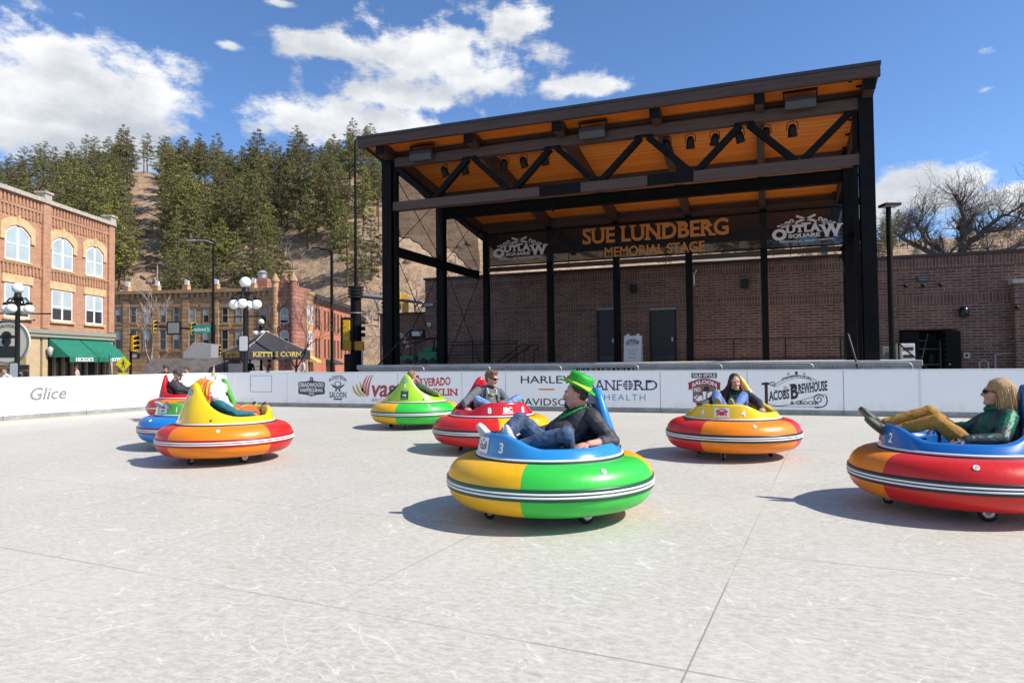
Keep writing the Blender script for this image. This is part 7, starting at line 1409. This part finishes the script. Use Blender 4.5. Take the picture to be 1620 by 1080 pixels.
# ---- pines
def leafmat(name, c1, c2):
    m_, b, h = newmat(name); co = h.n('ShaderNodeTexCoord').outputs['Object']; rnd = h.n('ShaderNodeObjectInfo').outputs['Random']
    c = h.mix(h.ss(h.noise(co, 1.2, 4, .7), .35, .65), c1, c2); hs = h.n('ShaderNodeHueSaturation', None, Hue=h.m('ADD', .485, h.m('MULTIPLY', rnd, .03)), Saturation=h.m('ADD', .85, h.m('MULTIPLY', rnd, .3)), Value=h.m('ADD', .75, h.m('MULTIPLY', rnd, .55)), Color=c)
    h.t.links.new(hs.outputs[0], b.inputs['Base Color']); b.inputs['Roughness'].default_value = .7; b.inputs['Specular IOR Level'].default_value = .2; return m_
NEED = leafmat('pine_needles', (.070, .076, .027), (.24, .222, .078)); BARK = mat('pine_bark', (.12, .07, .045), .9, .3, 3, bump=.4)
def pine_meshes(seed, H=15.0, R=2.6, base=.22, power=.8, dense=1.0):
    rn = random.Random(seed); tr = MB(); lean = rn.uniform(-.3, .3); pts = [(lean * (i / 6) ** 2 + .06 * math.sin(i + seed), .05 * math.cos(i * 1.7), H * i / 6 - .8 * (i == 0)) for i in range(7)]
    tr.tube(pts, [.24, .21, .18, .14, .10, .06, .02], 7); cr = MB(); nW = int(24 * dense)
    def clump(c, s, n):
        for _ in range(n):
            d_ = Vector((rn.gauss(0, 1), rn.gauss(0, 1), rn.gauss(0, 1))).normalized(); o_ = c + Vector((d_.x, d_.y, d_.z * .5)) * s * rn.uniform(.25, 1.0); a_ = Vector((rn.gauss(0, 1), rn.gauss(0, 1), rn.gauss(.5, .7))).normalized(); b_ = a_.orthogonal().normalized(); b_ = Matrix.Rotation(rn.uniform(0, 6.28), 3, a_) @ b_
            l_ = s * rn.uniform(.30, .58); w_ = l_ * rn.uniform(.35, .6); cr.add([o_ - a_ * l_ * .5, o_ + b_ * w_ * .5, o_ + a_ * l_ * .6, o_ - b_ * w_ * .5], [(0, 1, 2, 3)], 0)
    for k in range(nW):
        f_ = base + (1 - base) * ((k + rn.uniform(-.3, .3)) / (nW - 1)); f_ = min(max(f_, base), 1); z = H * f_; g_ = (f_ - base) / (1 - base)
        prof = (1 - g_) ** power * (.45 + .55 * min(1, g_ * 4)); nb = max(2, int((3 + 4 * prof) * dense)); off = rn.uniform(0, 6.28)
        for j in range(nb):
            if rn.random() < .27: continue
            a_ = off + 6.283 * j / nb + rn.uniform(-.4, .4); L_ = R * prof * rn.uniform(.35, 1.3) + .25; d_ = Vector((math.cos(a_), math.sin(a_), 0)); st = Vector((lean * f_ * f_, 0, z)); tip = st + d_ * L_ + Vector((0, 0, rn.uniform(-.25, .35) * L_ * .6))
            if L_ > .7: tr.tube([st, tip], [.05, .015], 4, 0, False)
            n_ = max(1, int(L_ / 1.1))
            for i in range(n_):
                c_ = st + (tip - st) * ((i + 1) / n_) + Vector((rn.uniform(-.15, .15), rn.uniform(-.15, .15), rn.uniform(0, .2))); clump(c_, rn.uniform(.68, 1.0) * (1 - .30 * g_), rn.randint(30, 40))
            if L_ > .9: clump(st + (tip - st) * .45, .5, 5)
    clump(Vector((lean, 0, H)), .5, 8); return tr, cr
PINES = []
for s_, H, R, ba, po, de in ((1, 15, 3.6, .22, .7, 1.0), (2, 17, 3.3, .34, .5, .9), (3, 13, 3.6, .16, .75, 1.0), (4, 16, 2.9, .45, .42, .9), (5, 14, 3.9, .24, .85, 1.0), (6, 18, 3.2, .28, .6, .95), (7, 11, 2.8, .08, .8, 1.0)):
    tr, cr = pine_meshes(s_, H, R, ba, po, de); t = thing('pine_tree', 'tall dark ponderosa pine in the dense stand on the hillside', 'pine', (0, 0, -200), 0, 'pines on the hillside'); tr.build('trunk', BARK, t, fix=False); cr.build('crown', NEED, t, fix=False); PINES.append(t)
rn = random.Random(42); used = set(); pts = []
def put_pine(p, D, k=None, sc=1.0, label=None, group='pines on the hillside'):
    k = rn.randrange(6) if k is None else k
    if k in used: t = copy_tree(PINES[k])
    else: t = PINES[k]; used.add(k)
    g_ = ground(p, D); t.location = (g_.x, g_.y, hill_z(p, D) - .3); t.rotation_euler = (rn.uniform(-.03, .03), rn.uniform(-.03, .03), rn.uniform(0, 6.28)); s_ = sc * rn.uniform(.82, 1.12); t.scale = (s_ * rn.uniform(.9, 1.15), s_ * rn.uniform(.9, 1.15), s_)
    if label: t['label'] = label
    t['group'] = group; return t
def ok(p, D, dmin):
    X = (p - 810) / 1080 * D
    for a, b_ in pts:
        if (a - X) ** 2 + (b_ - D) ** 2 < dmin * dmin: return False
    pts.append((X, D)); return True
def y_of(p, D): return 571 - .0104 * (p - 810) - (hill_z(p, D) - 1.37) / D * 1080
n = 0; tries = 0
while n < 272 and tries < 20000:
    tries += 1; p = rn.uniform(-70, 615); D = DB + 14 + (DR + 6 - DB - 14) * rn.random() ** .85; y_ = y_of(p, D)
    if 201 < p < 263 and D < 187: continue
    if p > 225 and y_ > 432 - max(0, p - 250) * .10: continue
    if 455 < p < 545 and y_ > 395 - abs(p - 500) * .05: continue
    if p > 540 and (y_ > 350 or rn.random() < .35): continue
    if p > 420 and rn.random() < .25: continue
    if not ok(p, D, 3.4): continue
    put_pine(p, D, sc=(.98 if D < 150 else .88 if D < 170 else .76) * rn.uniform(.85, 1.08)); n += 1
for i in range(46):
    p = rn.choice((rn.uniform(262, 440), rn.uniform(262, 440), rn.uniform(150, 200))); D = rn.uniform(106, 128)
    if ok(p, D, 2.6): put_pine(p, D, sc=rn.uniform(.62, .85))
for p, D, sc in ((456, 112, .55), (550, 118, .85), (566, 112, .7), (588, 120, .8), (540, 130, .8), (402, 114, .6), (575, 135, .9), (600, 140, .9), (270, 112, .7), (315, 113, .6)):
    put_pine(p, D, 6 if sc < .65 else None, sc, {456: 'small round pine alone above the pink tower', 550: 'pine on the bare slope just left of the roof corner', 402: 'small pine above the sandstone roof, left of the pink tower'}.get(p))
n = 0; pts.clear(); tries = 0
while n < 62 and tries < 9000:
    tries += 1; p = rn.choice((rn.uniform(1375, 1428), rn.uniform(1375, 1445), rn.uniform(800, 1375), rn.uniform(800, 1375), rn.uniform(1445, 1660))); D = rn.uniform(120, DR + 4) if p < 1375 else rn.uniform(160, DR + 4)
    if p < 1375 and not (355 < y_of(p, D) < 440): continue
    if not ok(p, D, 4): continue
    put_pine(p, D, None, .30 if p > 1445 else .60, 'sparse pine on the far hill behind the brick wall', 'pines on the hill behind the brick wall'); n += 1
# ---- bare trees
TWIG = mat('bare_bark', (.11, .085, .075), .9, .3, 4, bump=.3); PALE = mat('pale_bark', (.42, .37, .33), .85, .25, 4); TAN = mat('tan_twigs', (.34, .25, .18), .9, .2, 4)
def bare(seed, H, spread=.75, levels=5, trunk=.16, crook=.25, split=(2, 3), twist=.5, first=.25, droop=0.0, dec=(.62, .84), thin=.009):
    rn = random.Random(seed); q = [MB(), MB()]
    def grow(p, d, L_, r_, lv):
        n = 4; pts_ = [p]; rs = [r_]; kc = .35 if lv == levels else 1
        for i in range(n):
            d = (d + Vector((rn.gauss(0, crook) * kc, rn.gauss(0, crook) * kc, rn.gauss(0, crook * .6) * kc + .07 - droop * (lv < levels)))).normalized(); p = p + d * L_ / n; pts_.append(p); rs.append(max(r_ * (1 - .32 * (i + 1) / n), thin))
        q[0 if lv >= levels - 1 else 1].tube(pts_, rs, 7 if lv >= levels - 1 else 5 if lv > 1 else 3, 0, False)
        if lv <= 0: return
        for k in range(rn.randint(*split) + (1 if lv < 3 else 0)):
            i = rn.randint(2, n) if k else n; ax_ = d.orthogonal().normalized(); ax_ = Matrix.Rotation(rn.uniform(0, 6.28), 3, d) @ ax_; nd = (d * (1 - spread * .5) + ax_ * spread * rn.uniform(.6, 1.1)).normalized(); grow(pts_[i], nd, L_ * rn.uniform(.62, .88), rs[i] * rn.uniform(*dec), lv - 1)
    grow(Vector((0, 0, -.2)), Vector((0, 0, 1)), H * first, trunk, levels); return q
def bare_tree(name, label, cat, px_, D, seed, H, m_, z=-.06, group=None, wide=1.0, **k):
    a, b_ = bare(seed, H, **k); sc_ = H / max(v[2] for v in a.v + b_.v)
    for q_ in (a, b_): q_.v = [(v[0] * sc_ * wide, v[1] * sc_ * wide, v[2] * sc_) for v in q_.v]
    g_ = ground(px_, D); t = thing(name, label, cat, (g_.x, g_.y, z), 0, group); a.build('trunk', m_, t, fix=False); b_.build('branches', m_, t, fix=False); return t
def big_tree(label, px_, D):
    g0 = ground(px_, D); t = thing('bare_tree', label, 'tree', (g0.x, g0.y, -.06), YAW); rn_ = random.Random(19); tr, br = MB(), MB()
    def P(p, y_, dd=0.0): return Vector(((p - px_) / 1080 * D, dd, height(p, y_, D)))
    def twig(p, d, L_, r_, lv):
        pts_ = [p]; rs = [r_]
        for i in range(4):
            d = (d + Vector((rn_.gauss(0, .22), rn_.gauss(0, .22), rn_.gauss(0, .16) + .05))).normalized(); p = p + d * L_ / 4; pts_.append(p); rs.append(max(r_ * (1 - .16 * (i + 1)), .008))
        br.tube(pts_, rs, 4 if lv > 1 else 3, 0, False)
        if lv > 0:
            for k in range(rn_.randint(3, 4)):
                i = rn_.randint(1, 4); nd = (d * .75 + Vector((rn_.gauss(0, .6), rn_.gauss(0, .5), rn_.gauss(.15, .45)))).normalized(); twig(pts_[i], nd, L_ * rn_.uniform(.5, .8), rs[i] * .62, lv - 1)
    tr.tube([P(1522, 600), P(1521, 480), P(1519, 425)], [.55, .48, .40], 10, 0, False)
    for pts_, r0 in (([(1519, 428), (1506, 408), (1478, 398), (1455, 383), (1442, 370), (1452, 360)], .26), ([(1519, 428), (1527, 385), (1522, 352), (1511, 326), (1498, 312)], .28), ([(1520, 425), (1538, 384), (1560, 364), (1588, 362), (1618, 349), (1642, 346)], .26), ([(1526, 388), (1540, 360), (1556, 338), (1580, 331)], .17),
                      ([(1560, 364), (1575, 348), (1592, 338), (1612, 322)], .15), ([(1488, 400), (1470, 374), (1462, 352), (1474, 338)], .15), ([(1521, 360), (1540, 335), (1548, 318)], .13), ([(1520, 425), (1560, 402), (1600, 392), (1650, 384)], .18), ([(1506, 408), (1490, 380), (1496, 356), (1486, 338)], .14)):
        dz = rn_.uniform(-1, 1); V_ = [P(a_, b_, dz * 2.4 * i / (len(pts_) - 1) + rn_.gauss(0, .2) * (i > 0)) for i, (a_, b_) in enumerate(pts_)]; fine_ = []
        for i in range(len(V_) - 1):
            for k in range(4): fine_.append(V_[i] + (V_[i + 1] - V_[i]) * k / 4 + Vector((rn_.gauss(0, .05), rn_.gauss(0, .06), rn_.gauss(0, .05))))
        fine_.append(V_[-1]); n_ = len(fine_); rs = [r0 * (1 - .78 * i / (n_ - 1)) for i in range(n_)]; tr.tube(fine_, rs, 8, 0, False)
        for i in range(3, n_):
            d_ = (fine_[i] - fine_[i - 1]).normalized()
            for _ in range(2 if i < n_ - 2 else 3): twig(fine_[i], (d_ * .6 + Vector((rn_.gauss(0, .6), rn_.gauss(0, .6), rn_.gauss(.35, .5)))).normalized(), rn_.uniform(.8, 1.7), max(rs[i] * .35, .022), 2)
    tr.build('trunk', TWIG, t, fix=False); br.build('branches', TWIG, t, fix=False)
big_tree('large gnarled leafless tree above the brick wall at the right', 1522, 44)
bare_tree('bare_tree', 'white barked leafless young tree in front of the sandstone building', 'tree', 238, 50, 4, 7.2, PALE, trunk=.10, spread=.42, crook=.10, levels=5, first=.36)
bare_tree('bare_tree', 'thin dark leafless tree beside the kettle corn tent', 'tree', 467, 34, 9, 5.4, TWIG, trunk=.07, spread=.5, crook=.12, levels=5, first=.34)
bt = [bare_tree('bare_shrub', 'pale leafless scrub on the slope behind the buildings', 'shrub', 470, 118, 21, 5, TAN, group='leafless scrub on the hillside', trunk=.09, spread=.8, levels=4, first=.22, crook=.2), bare_tree('bare_shrub', 'pale leafless scrub on the slope behind the buildings', 'shrub', 600, 106, 25, 6, PALE, group='leafless scrub on the hillside', trunk=.10, spread=.8, levels=4, first=.22, crook=.2)]
big_b = bare_tree('bare_tree', 'leafless tree on the rocky slope behind the left of the stage', 'tree', 700, 100, 31, 12, TWIG, group='leafless trees behind the stage', trunk=.25, spread=.7, levels=5, first=.26, crook=.2)
def put(src, p, D, sc, label=None):
    t = copy_tree(src); g_ = ground(p, D); t.location = (g_.x, g_.y, hill_z(p, D) - .2); t.rotation_euler.z = rn.uniform(0, 6.28); t.scale = (sc,) * 3
    if label: t['label'] = label
    return t
for src, p, D in ((bt[0], 470, 118), (bt[1], 600, 106), (big_b, 700, 100)): src.location.z = hill_z(p, D) - .2
for i in range(84):
    p = rn.choice((rn.uniform(300, 470), rn.uniform(500, 620), rn.uniform(575, 760), rn.uniform(1380, 1660), rn.uniform(1380, 1660))); D = rn.uniform(101, 135) if p < 1000 else rn.uniform(125, 188); put(bt[i % 2], p, D, rn.uniform(.5, 1.1))
for i, (p, l) in enumerate(((655, 'leafless tree seen through the left mesh screen'), (735, 'leafless tree seen through the rear mesh screen'), (790, 'leafless tree behind the left banner logo'), (600, 'leafless tree on the slope left of the stage columns'))): put(big_b, p, rn.uniform(102, 118), rn.uniform(.7, 1.0), l)
for i in range(8): put(big_b, rn.uniform(1400, 1670), rn.uniform(125, 185), rn.uniform(.4, .75), 'leafless tree on the brushy hill behind the brick wall')
# ---- rocks on the steep slope
RCK = mat('slope_rock', (.30, .20, .14), .9, .35, 1.2, bump=.6, bscale=5)
def rock(seed):
    rn_ = random.Random(seed); q = MB(); q.ball((0, 0, 0), (1.2, .9, .8), 10); q.v = [tuple(Vector(p) * (1 + .55 * noise.noise(Vector(p) * 1.3 + Vector((seed, 0, 0))) + .35 * noise.noise(Vector(p) * 3.1))) for p in q.v]; q.sm = [False] * len(q.sm); return q
rk = [rock(i).build('boulder', RCK, fix=True) for i in range(4)]
first = True
for i in range(34):
    o = rk[i] if i < 4 else rk[i % 4].copy()
    if i >= 4: COL.objects.link(o)
    p = rn.choice((rn.uniform(560, 620), rn.uniform(620, 780), rn.uniform(222, 246))); D = rn.uniform(100, 150); g_ = ground(p, D); o.location = (g_.x, g_.y, hill_z(p, D)); o.rotation_euler = (rn.uniform(0, 6), rn.uniform(0, 6), rn.uniform(0, 6)); o.scale = [rn.uniform(.3, 1.1), rn.uniform(.3, 1.1), rn.uniform(.3, .9)]; tag(o, 'brown boulder on the bare hillside', 'boulder', 'boulders on the hillside')
# ---- poles on the hill
def utility(p, D, H, label, arm=True, m_=None):
    g_ = ground(p, D); t = thing('utility_pole', label, 'utility pole', (g_.x, g_.y, hill_z(p, D) - .3), YAW); MB().cyl((0, 0, 0), (0, 0, H), .17, .11, 8).build('pole', m_ or TWIG, t)
    if arm: MB().span((-1.4, -.06, H - 1.0), (1.4, .06, H - .85)).span((-.8, -.06, H - 2.0), (.8, .06, H - 1.88)).build('crossarms', m_ or TWIG, t)
utility(226, DR - 3, 9.5, 'wooden utility pole with crossarms on the ridge in the forest gap'); utility(248, 108, 8.5, 'plain tan pole at the foot of the forest gap', False, TAN)
